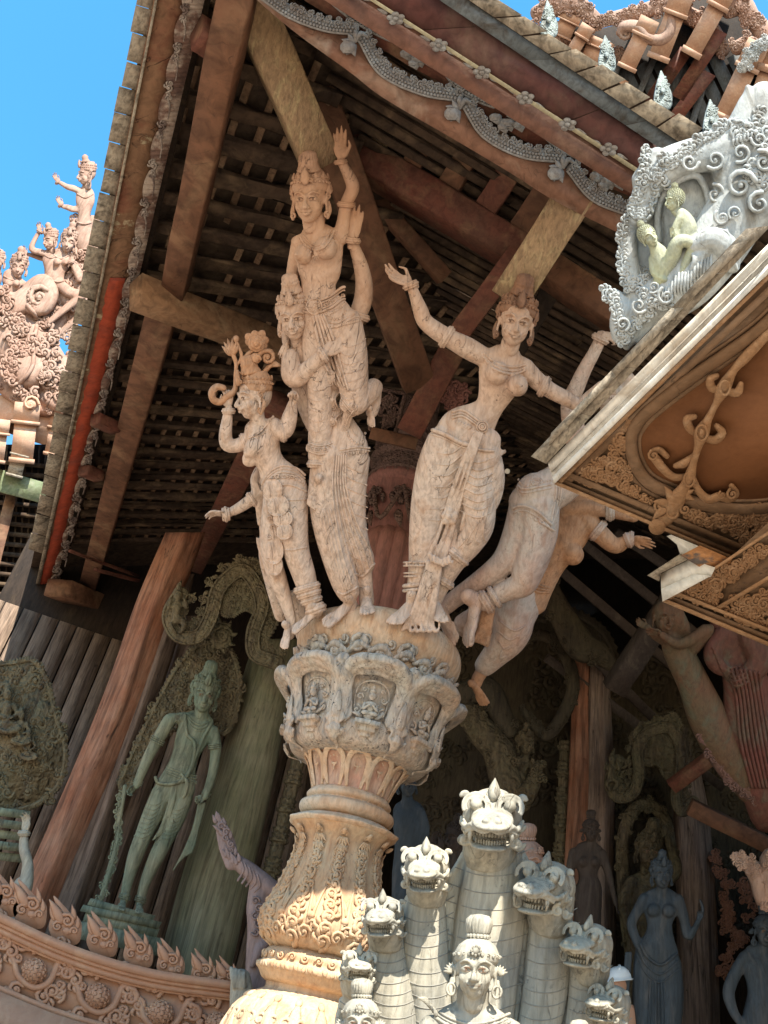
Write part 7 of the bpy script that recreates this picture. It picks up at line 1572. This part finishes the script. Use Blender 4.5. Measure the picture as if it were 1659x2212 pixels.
# =================================================================== NEIGHBOUR PORCH AT THE LEFT
mpn2 = VY(100, 700, 15.5)
porch = thing('neighbour_porch', 'sunlit end of a neighbouring carved porch roof behind the left eave', 'building', mpn2(np.array([[60, -1200, 0]]))[0]*V(1, 1, 0))
g = G(); g.tube(S([(-60, 690, -10, 60, 30), (20, 720, -4, 66, 36), (80, 780, 0, 60, 36), (130, 840, 0, 40, 30), (150, 880, 0, 24, 20)]), n=16)
g.tube(S([(-20, 640, 6, 30, 24), (30, 660, 10, 30, 24), (64, 640, 12, 24, 20), (100, 640, 10, 20, 16)]), n=12); g.ball((60, -800, 16), (52, 44, 34), n=18, m=12); g.ball((135, -800, 10), (24, 34, 22)); g.tube(S([(100, 860, 10, 22), (140, 880, 12, 18), (165, 876, 12, 12)]), n=10)
g.tube(S([(60, 620, 10, 12), (92, 610, 14, 20), (108, 634, 18, 20), (92, 664, 18, 20), (62, 660, 16, 18), (60, 640, 14, 10)]), n=12)
g.tube(S([(150, 640, -10, 50, 24), (186, 560, -14, 34, 20), (200, 480, -14, 18, 14)]), n=12)
bb = remesh(g, 2.8, 3, .5); build('carved_beast_mound', bb, M_pink, porch, mpn2); bvb = loft_bvh(bb)
g = G(); r7 = random.Random(31)
for u, v in cat([(0, 640, 0), (30, 700, 0), (50, 760, 0), (20, 800, 0), (60, 840, 0), (110, 780, 0), (100, 720, 0), (120, 860, 0), (150, 800, 0), (150, 700, 0), (170, 620, 0), (186, 540, 0), (176, 490, 0)], 9)[:, :2]: spray(g, u+r7.uniform(-22, 22), -v+r7.uniform(-22, 22), surf(bvb, u, v, 0)+3, r7.uniform(0, 360), 30, r7.choice((-1, 1)), r7, n=5)
drape(g, bvb, [(0, 856), (40, 830), (70, 790), (72, 740), (80, 690), (60, 660)], 5); drape(g, bvb, [(96, 880), (120, 840), (150, 830)], 4)
for k in range(12): a = k*.36; g.ball((84+24*math.cos(a), -(640+24*math.sin(a)), 34), 3.2, n=6, m=5)
curl(g, 84, -642, 30, 26, 30, 1.4, 8); build('beast_carving', g, M_pink, porch, mpn2)
g = G(); g.slab([(-80, -850), (60, -855), (150, -900), (150, -960), (90, -960), (0, -930), (-80, -900)], -20, 6); build('ledge', g, M_corb, porch, mpn2, smooth=False)
crest_mass([(6, 650, 26), (50, 690, 30), (110, 700, 28), (150, 650, 24), (176, 590, 18), (190, 510, 12)], -6, 63, 24, 'scroll_mass', porch, mpn2, M_pink, .8)
crest_mass([(-20, 800, 26), (40, 850, 24), (100, 880, 20), (150, 860, 18)], 10, 64, 24, 'scroll_mass', porch, mpn2, M_pink, .8)
block(porch, mpn2, (60, 870), (46, 1000), 56, -20, 40); block(porch, mpn2, (0, 905), (-12, 1000), 46, -20, 44); block(porch, mpn2, (48, 960), (30, 1030), 38, -20, 34, M_shing); block(porch, mpn2, (130, 895), (112, 985), 40, -20, 10)
g = G(); g.ball((66, -872, 40), (16, 13, 8), n=14, m=8); curl(g, 66, -872, 46, 18, 0, 1.2, 3.5); build('rosette', g, M_corb, porch, mpn2)
g = G()
for k in range(22): y = 985+k*22; g.slab([(-80, -y), (150, -(y+22)), (150, -(y+32)), (-80, -(y+10))], -70, -58)
for k in range(18): x = -70+k*14; g.slab([(x, -960), (x+4, -960), (x-30+4, -1460), (x-30, -1460)], -74, -70)
build('slats', g, M_slat, porch, mpn2, smooth=False)
g = G(); g.slab([(-100, -960), (170, -960), (150, -1500), (-100, -1500)], -84, -76); build('deck', g, M_dark, porch, mpn2, smooth=False)
g = G(); g.beam((-80, -1015, 0), (110, -1070, 0), 24, 46, up=(0, 1, 0), n=4, wob=1.5); build('cross_beam', g, mat('green_beam', (.16, .20, .11), (.12, .13, .07), (.24, .25, .18), stretch=(.4, .4, .4), crack=.4, bump=.5), porch, mpn2, smooth=False)
g = G(); g.beam((30, -1050, -30), (-40, -1330, -30), 24, 26, up=(0, 0, 1), n=4, wob=1); g2_ = g; build('post', g, M_beam, porch, mpn2, smooth=False)
g = G(); g.beam((-60, -1395, -30), (240, -1345, -30), 20, 34, up=(0, 1, 0), n=4, wob=1); build('cross_beam', g, M_beam, porch, mpn2, smooth=False)
def small_fig(lab, base, head, chest, waist, arms, legs=(), H=44, yaw=0, roll=0, crown='low', mp=mpn2, m=M_pink, hip=22, vox=2.0, bust=True):
    f = Fig('carved_rider', lab, 'statue', mp, m, base=base, vox=vox)
    k = H/44; f.limb([(head[0], head[1]+H*.35, 4, 8*k), (chest[0], chest[1]-16*k, 4, 9*k)]); f.limb([(chest[0], chest[1]-14*k, 4, 22*k, 10*k), (chest[0], chest[1]+6*k, 6, 23*k, 14*k), (waist[0], waist[1], 6, 15*k, 12*k), (base[0], base[1]-10*k, 4, hip*k, 15*k), (base[0], base[1]+14*k, 0, hip*k, 14*k)], n=14)
    if bust: f.ell(chest[0]-9*k, chest[1]+4*k, 18, 9*k); f.ell(chest[0]+9*k, chest[1]+4*k, 18, 9*k)
    for a in arms: f.limb([(x, y, z, r*k) for (x, y, z), r in zip(a[:-1], (8, 8, 7, 5.5, 5))]); q = a[-1]; e = a[-2]; f.hand(e[0], e[1], e[2], q, (.2, 0, 1), 28*k, curl_=14, thumb=40, spread=7)
    for l_ in legs: f.limb([(x, y, z, r*k) for (x, y, z), r in zip(l_, (15, 13, 11, 8, 7))])
    f.head(head[0], head[1], 10, H, yaw=yaw, roll=roll, crown=crown); f.fuse(it=3)
    g = G(); drape(g, f.bv, [(chest[0]-18*k, chest[1]-12*k), (chest[0], chest[1]-3*k), (chest[0]+18*k, chest[1]-12*k)], 2.0*k)
    drape(g, f.bv, [(waist[0]-16*k, waist[1]+16*k), (waist[0], waist[1]+20*k), (waist[0]+16*k, waist[1]+16*k)], 2.4*k)
    for a in arms: e = a[-2]; dd = (a[-2][0]-a[-3][0], a[-2][1]-a[-3][1]); bangle(g, e, dd, 6.5*k, 1.6*k)
    f.part('jewellery', g); return f
small_fig('pink carved rider highest on the neighbouring roof, two hands stretched left against the sky', (182, 520), (186, 378), (184, 430), (182, 466), [[(172, 412, 4), (155, 406, 8), (146, 404, 10), (132, 396, 10), (124, 392, 10), (-.5, -1, 0)], [(176, 452, 4), (158, 452, 4), (146, 448, 6), (136, 446, 6), (131, 442, 6), (-.5, -1, 0)]], H=40, yaw=-70, crown='low', bust=False, hip=24)
small_fig('pink carved dancer with a raised arm, centre of the group on the neighbouring roof', (122, 600), (148, 524), (132, 562), (126, 590), [[(116, 556, 4), (92, 546, 6), (68, 538, 6), (78, 512, 6), (86, 500, 6), (-.2, -1, 0)], [(150, 560, 6), (172, 590, 14), (172, 606, 20), (160, 580, 26), (154, 566, 28), (.1, -1, .1)]], [[(124, 610, 10), (150, 632, 16), (172, 640, 18), (130, 676, 20), (106, 696, 20)], [(120, 615, 0), (150, 660, 1.72), (170, 680, 1.72), (140, 710, 1.72), (120, 730, 1.72)]], H=42, yaw=-10, roll=14)
small_fig('pink carved figure in profile peering out behind the dancer on the neighbouring roof', (110, 600), (108, 520), (110, 560), (108, 585), [[(98, 560, -10), (84, 556, -8), (72, 552, -6), (62, 550, -6), (55, 548, -6), (-.4, -1, 0)]], H=36, yaw=-50, roll=-4, bust=False)
small_fig('pink carved seated woman at the left edge of the neighbouring roof', (20, 640), (40, 578), (26, 608), (22, 626), [[(46, 610, 6), (66, 626, 10), (70, 636, 12), (80, 620, 16), (88, 612, 18), (1, -.4, 0)]], H=42, yaw=-4, roll=8, hip=26)
small_fig('crown and shoulder of a pink carved figure cut off by the left edge', (-18, 660), (-6, 566), (-14, 600), (-16, 626), [], H=36, yaw=-20)
# =================================================================== DARK RIGHT HALL
M_shade = mat('shaded_carved_wood', (.13, .095, .055), (.10, .085, .045), (.06, .042, .028), sc_=.8, crack=.2, bump=.9, streak=.5, carve=.5, carve_sc=9)  # the mossy carved wood again, with the hall's shade put into its colour
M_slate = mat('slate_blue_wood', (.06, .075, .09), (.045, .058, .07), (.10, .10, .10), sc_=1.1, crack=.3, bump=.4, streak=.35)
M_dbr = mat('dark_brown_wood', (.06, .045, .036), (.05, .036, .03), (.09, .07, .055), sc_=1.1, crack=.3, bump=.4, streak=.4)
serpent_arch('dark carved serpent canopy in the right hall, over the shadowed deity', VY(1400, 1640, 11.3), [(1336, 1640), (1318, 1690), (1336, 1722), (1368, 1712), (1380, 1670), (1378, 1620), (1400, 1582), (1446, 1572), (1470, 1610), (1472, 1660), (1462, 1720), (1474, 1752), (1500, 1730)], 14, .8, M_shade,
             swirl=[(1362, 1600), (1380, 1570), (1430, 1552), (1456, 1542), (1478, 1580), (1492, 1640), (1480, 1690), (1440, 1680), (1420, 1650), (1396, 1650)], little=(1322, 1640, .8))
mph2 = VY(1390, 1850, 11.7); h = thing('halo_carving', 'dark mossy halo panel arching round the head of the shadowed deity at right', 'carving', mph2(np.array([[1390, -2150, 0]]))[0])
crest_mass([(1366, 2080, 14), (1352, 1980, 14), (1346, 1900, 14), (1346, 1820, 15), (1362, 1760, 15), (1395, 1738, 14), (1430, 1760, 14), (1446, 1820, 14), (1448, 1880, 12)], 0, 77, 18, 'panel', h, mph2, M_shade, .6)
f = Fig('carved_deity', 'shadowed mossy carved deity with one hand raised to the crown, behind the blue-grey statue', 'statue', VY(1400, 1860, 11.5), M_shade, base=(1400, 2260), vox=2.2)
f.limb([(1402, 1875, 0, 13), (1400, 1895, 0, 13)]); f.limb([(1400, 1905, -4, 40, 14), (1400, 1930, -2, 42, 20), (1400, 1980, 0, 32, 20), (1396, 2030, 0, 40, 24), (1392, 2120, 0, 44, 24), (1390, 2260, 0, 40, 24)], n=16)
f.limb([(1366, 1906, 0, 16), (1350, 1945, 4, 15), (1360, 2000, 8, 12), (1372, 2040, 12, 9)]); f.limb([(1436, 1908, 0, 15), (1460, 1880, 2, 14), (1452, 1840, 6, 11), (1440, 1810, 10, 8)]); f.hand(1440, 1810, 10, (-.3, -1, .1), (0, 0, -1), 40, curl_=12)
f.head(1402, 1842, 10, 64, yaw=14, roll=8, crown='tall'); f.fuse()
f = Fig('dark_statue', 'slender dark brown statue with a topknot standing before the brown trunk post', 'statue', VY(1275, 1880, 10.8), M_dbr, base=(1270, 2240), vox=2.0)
f.limb([(1278, 1815, 0, 10), (1276, 1835, 0, 11)]); f.limb([(1272, 1838, -2, 32, 12), (1270, 1860, 0, 32, 17), (1270, 1890, 0, 20, 14), (1272, 1915, 0, 28, 18), (1270, 1960, 0, 30, 20), (1266, 2060, 0, 30, 20), (1264, 2160, 0, 26, 18), (1262, 2240, 0, 24, 18)], n=16); f.ell(1260, 1862, 12, (11, 12, 11)); f.ell(1284, 1862, 12, (11, 12, 11))
f.limb([(1240, 1842, -2, 12), (1232, 1880, 0, 10), (1236, 1920, 4, 8), (1250, 1950, 6, 6)]); f.limb([(1300, 1844, -2, 11), (1312, 1880, 0, 9), (1322, 1920, 2, 7), (1331, 1955, 4, 5)]); f.hand(1331, 1955, 4, (.2, 1, 0), (1, 0, .3), 24, curl_=6)
f.head(1277, 1796, 4, 42, yaw=18, roll=2, crown='knot'); f.fuse()
f = Fig('dark_statue', 'dark beaded statue with both palms raised, between the capital and the tallest naga head', 'statue', VY(965, 1850, 9.0), M_dbr, base=(960, 2300), vox=2.2)
f.limb([(980, 1842, 0, 12), (978, 1858, 0, 13)]); f.limb([(976, 1866, -4, 40, 14), (974, 1900, -2, 42, 20), (970, 1960, 0, 34, 20), (966, 2080, 0, 40, 22), (960, 2300, 0, 36, 20)], n=16)
f.limb([(940, 1872, 2, 13), (914, 1880, 8, 11), (900, 1862, 10, 10), (918, 1840, 12, 8), (932, 1824, 12, 7)]); f.hand(932, 1824, 12, (.5, -1, .1), (.3, 0, 1), 44, curl_=14, thumb=30); f.limb([(950, 1880, 10, 12), (946, 1860, 18, 9), (950, 1838, 22, 7)]); f.hand(950, 1838, 22, (.2, -1, .1), (-.3, 0, -1), 40, curl_=12)
f.head(984, 1812, 4, 58, yaw=-50, crown='curls'); f.fuse()
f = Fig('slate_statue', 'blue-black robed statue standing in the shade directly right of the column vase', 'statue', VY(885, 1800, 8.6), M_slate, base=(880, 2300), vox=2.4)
f.limb([(880, 1722, 0, 12), (880, 1740, 0, 13)]); f.limb([(882, 1750, -4, 34, 14), (882, 1780, 0, 34, 20), (880, 1830, 0, 28, 18), (880, 1900, 0, 34, 22), (878, 2060, 0, 32, 20), (876, 2300, 0, 28, 18)], n=16); f.limb([(905, 1752, 0, 13), (918, 1790, 0, 11), (912, 1830, 6, 9), (900, 1850, 10, 8)])
f.head(880, 1695, 4, 50, yaw=20, crown='low'); f.fuse()
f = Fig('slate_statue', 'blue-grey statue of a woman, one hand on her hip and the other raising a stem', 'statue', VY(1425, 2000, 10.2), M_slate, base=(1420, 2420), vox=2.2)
f.limb([(1430, 1915, 0, 12), (1428, 1935, 0, 12)]); f.limb([(1428, 1940, -4, 38, 12), (1427, 1962, -2, 40, 18), (1425, 1995, 0, 28, 17), (1424, 2020, 0, 32, 19), (1420, 2050, 0, 46, 26), (1416, 2080, 0, 48, 26)], n=18); f.ell(1412, 1966, 14, (15, 15, 14)); f.ell(1444, 1968, 14, (15, 15, 14))
f.limb([(1398, 2080, 2, 30, 24), (1398, 2160, 2, 32, 24), (1402, 2260, 0, 26, 22), (1404, 2420, 0, 18)]); f.limb([(1442, 2080, 2, 30, 24), (1446, 2160, 2, 32, 24), (1440, 2260, 0, 26, 22), (1436, 2420, 0, 18)])
f.limb([(1392, 1942, -4, 14), (1376, 1970, -6, 12), (1364, 1996, -4, 11), (1374, 2030, 4, 10), (1384, 2052, 14, 8)]); f.hand(1384, 2052, 14, (.3, 1, .1), (-.3, 0, -1), 30, curl_=30)
f.limb([(1464, 1944, -4, 14), (1476, 1980, -2, 12), (1486, 2022, 2, 11), (1498, 2010, 6, 8), (1508, 1990, 10, 6)]); f.hand(1508, 1988, 10, (.3, -1, .0), (-.3, 0, 1), 30, curl_=22)
f.head(1430, 1892, 6, 52, yaw=14, roll=0, crown='low'); f.fuse(); bv = f.bv
g = G(); drape(g, bv, [(1384, 2040), (1400, 2068), (1430, 2084), (1462, 2060)], 3.6, lift=1); drape(g, bv, [(1380, 2050), (1396, 2084), (1428, 2104), (1464, 2076)], 3); drape(g, bv, [(1376, 2060), (1394, 2100), (1426, 2122), (1466, 2092)], 2.6)
for k in range(6): drape(g, bv, [(1404+k*6, 2120), (1402+k*7, 2180), (1398+k*8, 2240)], 2.2)
for k in range(3): g.tube(S([(1362-k*4, 2060, 6, 4), (1356-k*3, 2120, 4, 5), (1350-k*4, 2200, 2, 5), (1346-k*3, 2280, 0, 4)]), n=7)
g.tube(S([(1504, 2000, 14, 3), (1516, 1980, 12, 3), (1518, 1960, 10, 3.5), (1512, 1944, 10, 2)]), n=6); f.part('draped_cloth', g)
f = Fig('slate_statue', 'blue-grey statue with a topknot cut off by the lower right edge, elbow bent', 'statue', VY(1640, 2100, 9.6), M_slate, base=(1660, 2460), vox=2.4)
f.limb([(1652, 2035, 0, 14), (1650, 2055, 0, 14)]); f.limb([(1652, 2062, -4, 48, 14), (1652, 2090, -2, 50, 22), (1652, 2140, 0, 38, 22), (1654, 2200, 0, 52, 28), (1656, 2300, 0, 56, 30), (1656, 2460, 0, 50, 28)], n=18)
f.limb([(1610, 2068, -4, 16), (1588, 2104, -6, 15), (1574, 2144, -4, 14), (1584, 2184, 4, 11), (1600, 2210, 10, 9)]); f.limb([(1694, 2068, -4, 16), (1710, 2150, -6, 14), (1700, 2250, -4, 12)])
f.head(1654, 2014, 4, 60, yaw=10, crown='knot'); f.fuse()
# ring and dragon carvings deep in the hall
mpg = VY(1180, 1500, 11.6)
h = thing('ring_carving', 'great carved ring of foliage hanging deep in the dark hall behind the capital', 'carving', mpg(np.array([[1170, -1610, 0]]))[0])
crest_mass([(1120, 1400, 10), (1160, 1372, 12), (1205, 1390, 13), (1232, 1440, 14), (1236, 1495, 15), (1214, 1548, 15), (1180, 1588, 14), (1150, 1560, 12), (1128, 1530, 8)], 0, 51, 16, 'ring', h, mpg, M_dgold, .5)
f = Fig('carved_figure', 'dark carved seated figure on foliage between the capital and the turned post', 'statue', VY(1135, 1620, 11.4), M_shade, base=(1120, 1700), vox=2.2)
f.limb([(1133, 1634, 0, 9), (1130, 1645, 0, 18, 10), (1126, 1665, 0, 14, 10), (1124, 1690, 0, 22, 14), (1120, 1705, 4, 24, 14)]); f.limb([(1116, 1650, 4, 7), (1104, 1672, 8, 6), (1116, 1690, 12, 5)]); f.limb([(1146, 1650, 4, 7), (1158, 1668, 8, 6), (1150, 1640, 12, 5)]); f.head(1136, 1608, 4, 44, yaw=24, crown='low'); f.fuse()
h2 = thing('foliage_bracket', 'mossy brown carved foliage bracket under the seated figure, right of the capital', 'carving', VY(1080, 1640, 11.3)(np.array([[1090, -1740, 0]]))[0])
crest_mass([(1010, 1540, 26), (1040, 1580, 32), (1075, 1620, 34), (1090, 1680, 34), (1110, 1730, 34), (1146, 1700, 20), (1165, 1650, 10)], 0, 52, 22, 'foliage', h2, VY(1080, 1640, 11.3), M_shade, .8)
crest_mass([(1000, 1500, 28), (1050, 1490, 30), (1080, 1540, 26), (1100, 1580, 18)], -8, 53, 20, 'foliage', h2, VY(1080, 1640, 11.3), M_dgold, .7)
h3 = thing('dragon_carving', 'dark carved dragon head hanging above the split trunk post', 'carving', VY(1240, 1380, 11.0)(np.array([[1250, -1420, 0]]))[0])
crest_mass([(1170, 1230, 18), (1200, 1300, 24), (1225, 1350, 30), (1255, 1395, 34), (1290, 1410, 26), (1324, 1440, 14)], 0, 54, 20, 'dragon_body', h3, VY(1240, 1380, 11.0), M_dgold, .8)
# angled carved bracket figures at the right edge
mpx = CD(1520, 1500, 9.4)
M_crim = mat('crimson_brown', (.13, .045, .035), (.10, .05, .035), (.11, .09, .065), sc_=1.0, crack=.4, bump=.5)
M_olive = mat('olive_brown', (.10, .07, .04), (.12, .06, .035), (.09, .09, .06), sc_=1.0, crack=.4, bump=.5)
f = Fig('carved_bracket_figure', 'dark long-haired carved figure leaning in under the ochre corner, arms folded out in front', 'statue', mpx, M_olive, base=(1640, 1720), vox=2.6)
f.limb([(1444, 1368, 0, 16), (1456, 1390, 0, 30, 20), (1476, 1430, 0, 34, 24), (1500, 1480, 0, 36, 26), (1530, 1550, 0, 44, 28), (1570, 1620, 0, 46, 30), (1610, 1680, 0, 40, 28), (1640, 1720, 0, 34, 24)], n=18)
f.limb([(1500, 1400, 10, 14), (1530, 1360, 16, 16), (1490, 1384, 26, 13), (1460, 1390, 30, 11), (1430, 1372, 32, 9)]); f.hand(1430, 1372, 32, (-.9, -.35, .1), (0, .6, .8), 44, curl_=10)
f.limb([(1430, 1380, 8, 13), (1410, 1366, 14, 12), (1400, 1356, 16, 9)]); f.hand(1398, 1356, 16, (-.8, -.5, 0), (.3, 0, 1), 40, curl_=18); f.head(1434, 1338, 10, 62, yaw=30, roll=8, crown=None)
for k in range(9): f.limb([(1420+k*6, 1306+abs(k-3)*2, 8, 7), (1444+k*5, 1330+k*3, 14, 7), (1454+k*4, 1370+k*2, 8, 5)])
f.fuse()
f = Fig('carved_bracket_figure', 'red-robed headless-looking carved figure at the right edge beneath the ochre corner', 'statue', mpx, M_crim, base=(1659, 1760), vox=2.6)
f.limb([(1570, 1340, -6, 40, 24), (1590, 1400, -4, 44, 28), (1610, 1470, 0, 50, 30), (1620, 1560, 0, 56, 32), (1640, 1660, 0, 56, 32), (1670, 1760, 0, 50, 30)], n=18)
f.limb([(1560, 1370, 10, 20), (1540, 1410, 16, 22), (1552, 1440, 18, 18), (1590, 1450, 20, 14)]); f.limb([(1620, 1380, 10, 30), (1640, 1430, 20, 30), (1600, 1470, 30, 20)])
f.head(1560, 1290, -10, 70, yaw=20, crown='low'); f.fuse(); bv = f.bv; g = G()
for k in range(8): drape(g, bv, [(1570+k*10, 1440+k*2), (1590+k*8, 1500), (1600+k*9, 1600), (1625+k*8, 1700)], 4)
for k in range(5): drape(g, bv, [(1540+k*4, 1400+k*10), (1570+k*4, 1440+k*10), (1600+k*4, 1440+k*8)], 3.4)
f.part('robe_folds', g)
h4 = thing('foliage_bracket', 'long carved foliage bracket rising to the right edge under the robed figures', 'carving', mpx(np.array([[1560, -1640, 0]]))[0])
crest_mass([(1500, 1540, 12), (1530, 1600, 16), (1560, 1650, 20), (1600, 1690, 24), (1640, 1720, 26), (1680, 1750, 26)], 10, 55, 24, 'foliage', h4, mpx, mat('rose_brown', (.17, .09, .075), (.12, .075, .06), bump=.5), .8)
# timbers in the dark
def dbeam(lab, a, b, d1, d2, wpx, m): 
    p, q = atD(*a, d1), atD(*b, d2); s_ = (d1+d2)/2/F0; g = G(); g.beam(p, q, wpx*s_, wpx*s_*.8, up=fwd, n=4, wob=.006); return tag(build('timber', g, m, smooth=False), lab, 'beam')
dbeam('broad grey timber board slanting behind the long-haired figure', (1325, 1490), (1470, 1270), 10.9, 10.6, 46, M_dbr)
dbeam('ochre timber poking out right of the dark broad post', (1490, 1742), (1720, 1856), 10.8, 10.4, 34, M_beam)
dbeam('red-brown timber sloping up right of the dark serpent canopy', (1450, 1700), (1640, 1560), 10.9, 10.6, 26, M_red)
for k, (a, b) in enumerate((((1150, 1180), (1500, 1480)), ((1230, 1150), (1640, 1480)), ((1120, 1260), (1420, 1560)), ((1330, 1150), (1700, 1400)), ((1180, 1420), (1560, 1700)))):
    dbeam(('first', 'second', 'third', 'fourth', 'lowest')[k]+' of the dark roof timbers slanting down to the right in the shadowed hall', a, b, 12.9, 12.9, 20, M_dbr)['group'] = 'dark timbers in the shadowed hall'
h5 = thing('flame_carving', 'reddish openwork flame carving glowing behind the dark broad post at right', 'carving', VY(1590, 1900, 12)(np.array([[1590, -2100, 0]]))[0])
crest_mass([(1550, 1850, 14), (1572, 1910, 18), (1560, 1980, 18), (1590, 2020, 20), (1570, 2090, 20), (1620, 1960, 18), (1610, 1880, 14)], 0, 56, 24, 'flames', h5, VY(1590, 1900, 12), mat('flame_red', (.26, .12, .07), (.2, .09, .055), bump=.5), .8, back=False)
h6 = thing('carved_eave_corner', 'small pink sunlit carved eave corner at the right edge, above the blue-grey topknot statue', 'carving', VY(1630, 1880, 9)(np.array([[1630, -1960, 0]]))[0])
crest_mass([(1590, 1848, 8), (1620, 1870, 18), (1645, 1900, 26), (1660, 1940, 28), (1680, 1860, 40)], 0, 57, 22, 'carving', h6, VY(1630, 1880, 9), M_pink, 1)
for k, (u, v) in enumerate(((1096, 1018), (1158, 1028))):
    g = G(); g.ball((u, -v, 0), 6, n=12, m=8); tag(build('bulb_lamp', g, M_bulb, None, CD(u, v, 9.5)), ('left' if k == 0 else 'right')+' of two small white bulbs hanging in the dark beside the climber', 'lamp', 'bulb lamps in the hall')
# ---- inner column with urn and drapery seen between the dancers
ux, uy = atY(850, 1150, 9.6)[:2]
def zat(v, u=850): return atY(u, v, 9.6)[2]
inner = thing('inner_column', 'dark reddish inner column with carved rings and fluted drapery, seen between the dancers', 'column', (ux, uy, 0))
s9 = depth(atY(850, 1150, 9.6))/F0
def L2(name, prof, m, mod=None, n=72): g = G(); g.lathe([tuple(p) for p in cat([(r*s9, zat(v)) for r, v in prof], 3)], n=n, cx=ux, cy=uy, mod=mod); o = build(name, g, m, inner); return autosm(o, 50)
M_dr = mat('dusky_red_wood', (.33, .15, .12), (.27, .12, .095), (.2, .10, .08), sc_=1.2, crack=.4, bump=.5)
M_dr2 = mat('dusky_brown_carving', (.20, .12, .095), (.16, .10, .08), (.12, .08, .06), sc_=1.2, crack=.3, bump=.8, carve=.6, carve_sc=14)
L2('drapery', [(60, 1400), (56, 1330), (60, 1280), (66, 1230), (66, 1190), (50, 1165)], M_dr, lambda r, z, t, i: r*(1+.11*abs(math.sin(t*7))**.7))
L2('urn', [(50, 1172), (58, 1140), (64, 1110), (70, 1085), (74, 1068)], M_dr)
for (r0, v0, r1, v1, m_) in ((74, 1070, 80, 1050, M_dr), (80, 1050, 70, 1040, M_dr2), (72, 1040, 74, 1010, M_dr2), (80, 1010, 84, 998, M_dr2), (74, 998, 74, 975, M_dr2), (80, 975, 72, 955, M_dr2)): L2('ring_moulding', [(r0, v0), (max(r0, r1)+3, (v0+v1)/2), (r1, v1)], m_)
L2('shaft', [(60, 960), (50, 940), (48, 800), (60, 740)], M_dr2); 
rf_ = lambda z: 76*s9+0*z; g = G(); cm_ = CYL(ux, uy, rf_, 76*s9); circ = 2*math.pi*76*s9
for k in range(20): x = circ*k/20; curl(g, x, zat(1025), .0, .05, 90, 1.2, .016, 1 if k % 2 else -1); curl(g, x, zat(986), .0, .045, 0, 1.2, .014, 1 if k % 2 else -1); leaf(g, x, zat(1100), -.05, -90, .2, .05); g.ball((x, zat(1055), .02), .035, n=7, m=5)
for k in range(7):
    x = circ*k/7; curl(g, x-.07, zat(1100), .0, .08, 0, 1.3, .025, 1); curl(g, x+.07, zat(1100), .0, .08, 180, 1.3, .025, -1); g.ball((x, zat(1120), -.02), .06)
    g.tube([(x, zat(1090), .02, .03), (x+circ/14, zat(1165), .03, .035), (x+circ/7, zat(1090), .02, .03)], n=7); leaf(g, x, zat(1140), -.02, -90, .28, .07)
build('ring_carving', g, M_dr2, inner, cm_)
cx_, cy_ = atY(958, 680, 9.9)[:2]
cap2 = thing('upper_capital', 'brown carved drum capital under the roof, left of the woman with spread arms', 'capital', (cx_, cy_, atY(958, 760, 9.9)[2])); s10 = depth(atY(958, 680, 9.9))/F0; z10 = lambda v: atY(958, v, 9.9)[2]
for r0, v0, r1, v1 in ((42, 790, 44, 716), (50, 716, 52, 704), (48, 704, 46, 672), (54, 672, 56, 662), (50, 662, 56, 625), (58, 625, 50, 602), (36, 602, 20, 592)):
    g = G(); g.lathe([(r0*s10, z10(v0)), (max(r0, r1)*s10*1.03, (z10(v0)+z10(v1))/2), (r1*s10, z10(v1))], n=48, cx=cx_, cy=cy_); autosm(build('drum', g, M_dr2, cap2))
g = G(); cm2 = CYL(cx_, cy_, lambda z: 55*s10+0*z, 55*s10); circ = 2*math.pi*55*s10
for k in range(10): x = circ*k/10; curl(g, x-.06, z10(640), 0, .08, 0, 1.3, .025, 1); curl(g, x+.06, z10(640), 0, .08, 180, 1.3, .025, -1); leaf(g, x, z10(628), 0, 90, .16, .05); curl(g, x, z10(690), -.05, .05, 90, 1.2, .018)
build('capital_carving', g, M_dr2, cap2, cm2)
dbeam('curved brown brace rising from the inner column towards the upper capital', (884, 935), (975, 760), 9.0, 8.8, 56, M_red)
dbeam('brown brace board beside the bent knee, under the dark struts', (800, 935), (900, 960), 9.2, 9.2, 26, M_beam)
h7 = thing('openwork_panel', 'dark carved openwork panel in a frame behind the bent knee of the tall woman', 'panel', atD(845, 880, 9.3))
mpq = CD(845, 880, 9.3); g = G(); g.slab([(812, -845), (868, -852), (850, -935), (806, -925)], -10, -6); build('backing', g, M_dark, h7, mpq, smooth=False)
g = G(); fcluster(g, 838, 890, 0, 26, 16, (22, 34), 61, w0=-2); build('scrolls', g, M_dr2, h7, mpq); g = G()
for a, b in (((806, 838), (876, 850)), ((876, 850), (852, 944)), ((852, 944), (800, 926)), ((800, 926), (806, 838))): g.tube(S([(*a, 0, 5, 5), (*b, 0, 5, 5)]), n=4, sub=1)
build('frame', g, M_dr2, h7, mpq, smooth=False)
h8 = thing('openwork_panel', 'small brown openwork scroll panel between the inner brace and the spread-arm woman', 'panel', atD(985, 860, 9.2)); mpq = CD(985, 860, 9.2); g = G(); fcluster(g, 985, 860, 0, 30, 12, (22, 36), 62, w0=-2); build('scrolls', g, M_dr, h8, mpq)
# roof closure behind
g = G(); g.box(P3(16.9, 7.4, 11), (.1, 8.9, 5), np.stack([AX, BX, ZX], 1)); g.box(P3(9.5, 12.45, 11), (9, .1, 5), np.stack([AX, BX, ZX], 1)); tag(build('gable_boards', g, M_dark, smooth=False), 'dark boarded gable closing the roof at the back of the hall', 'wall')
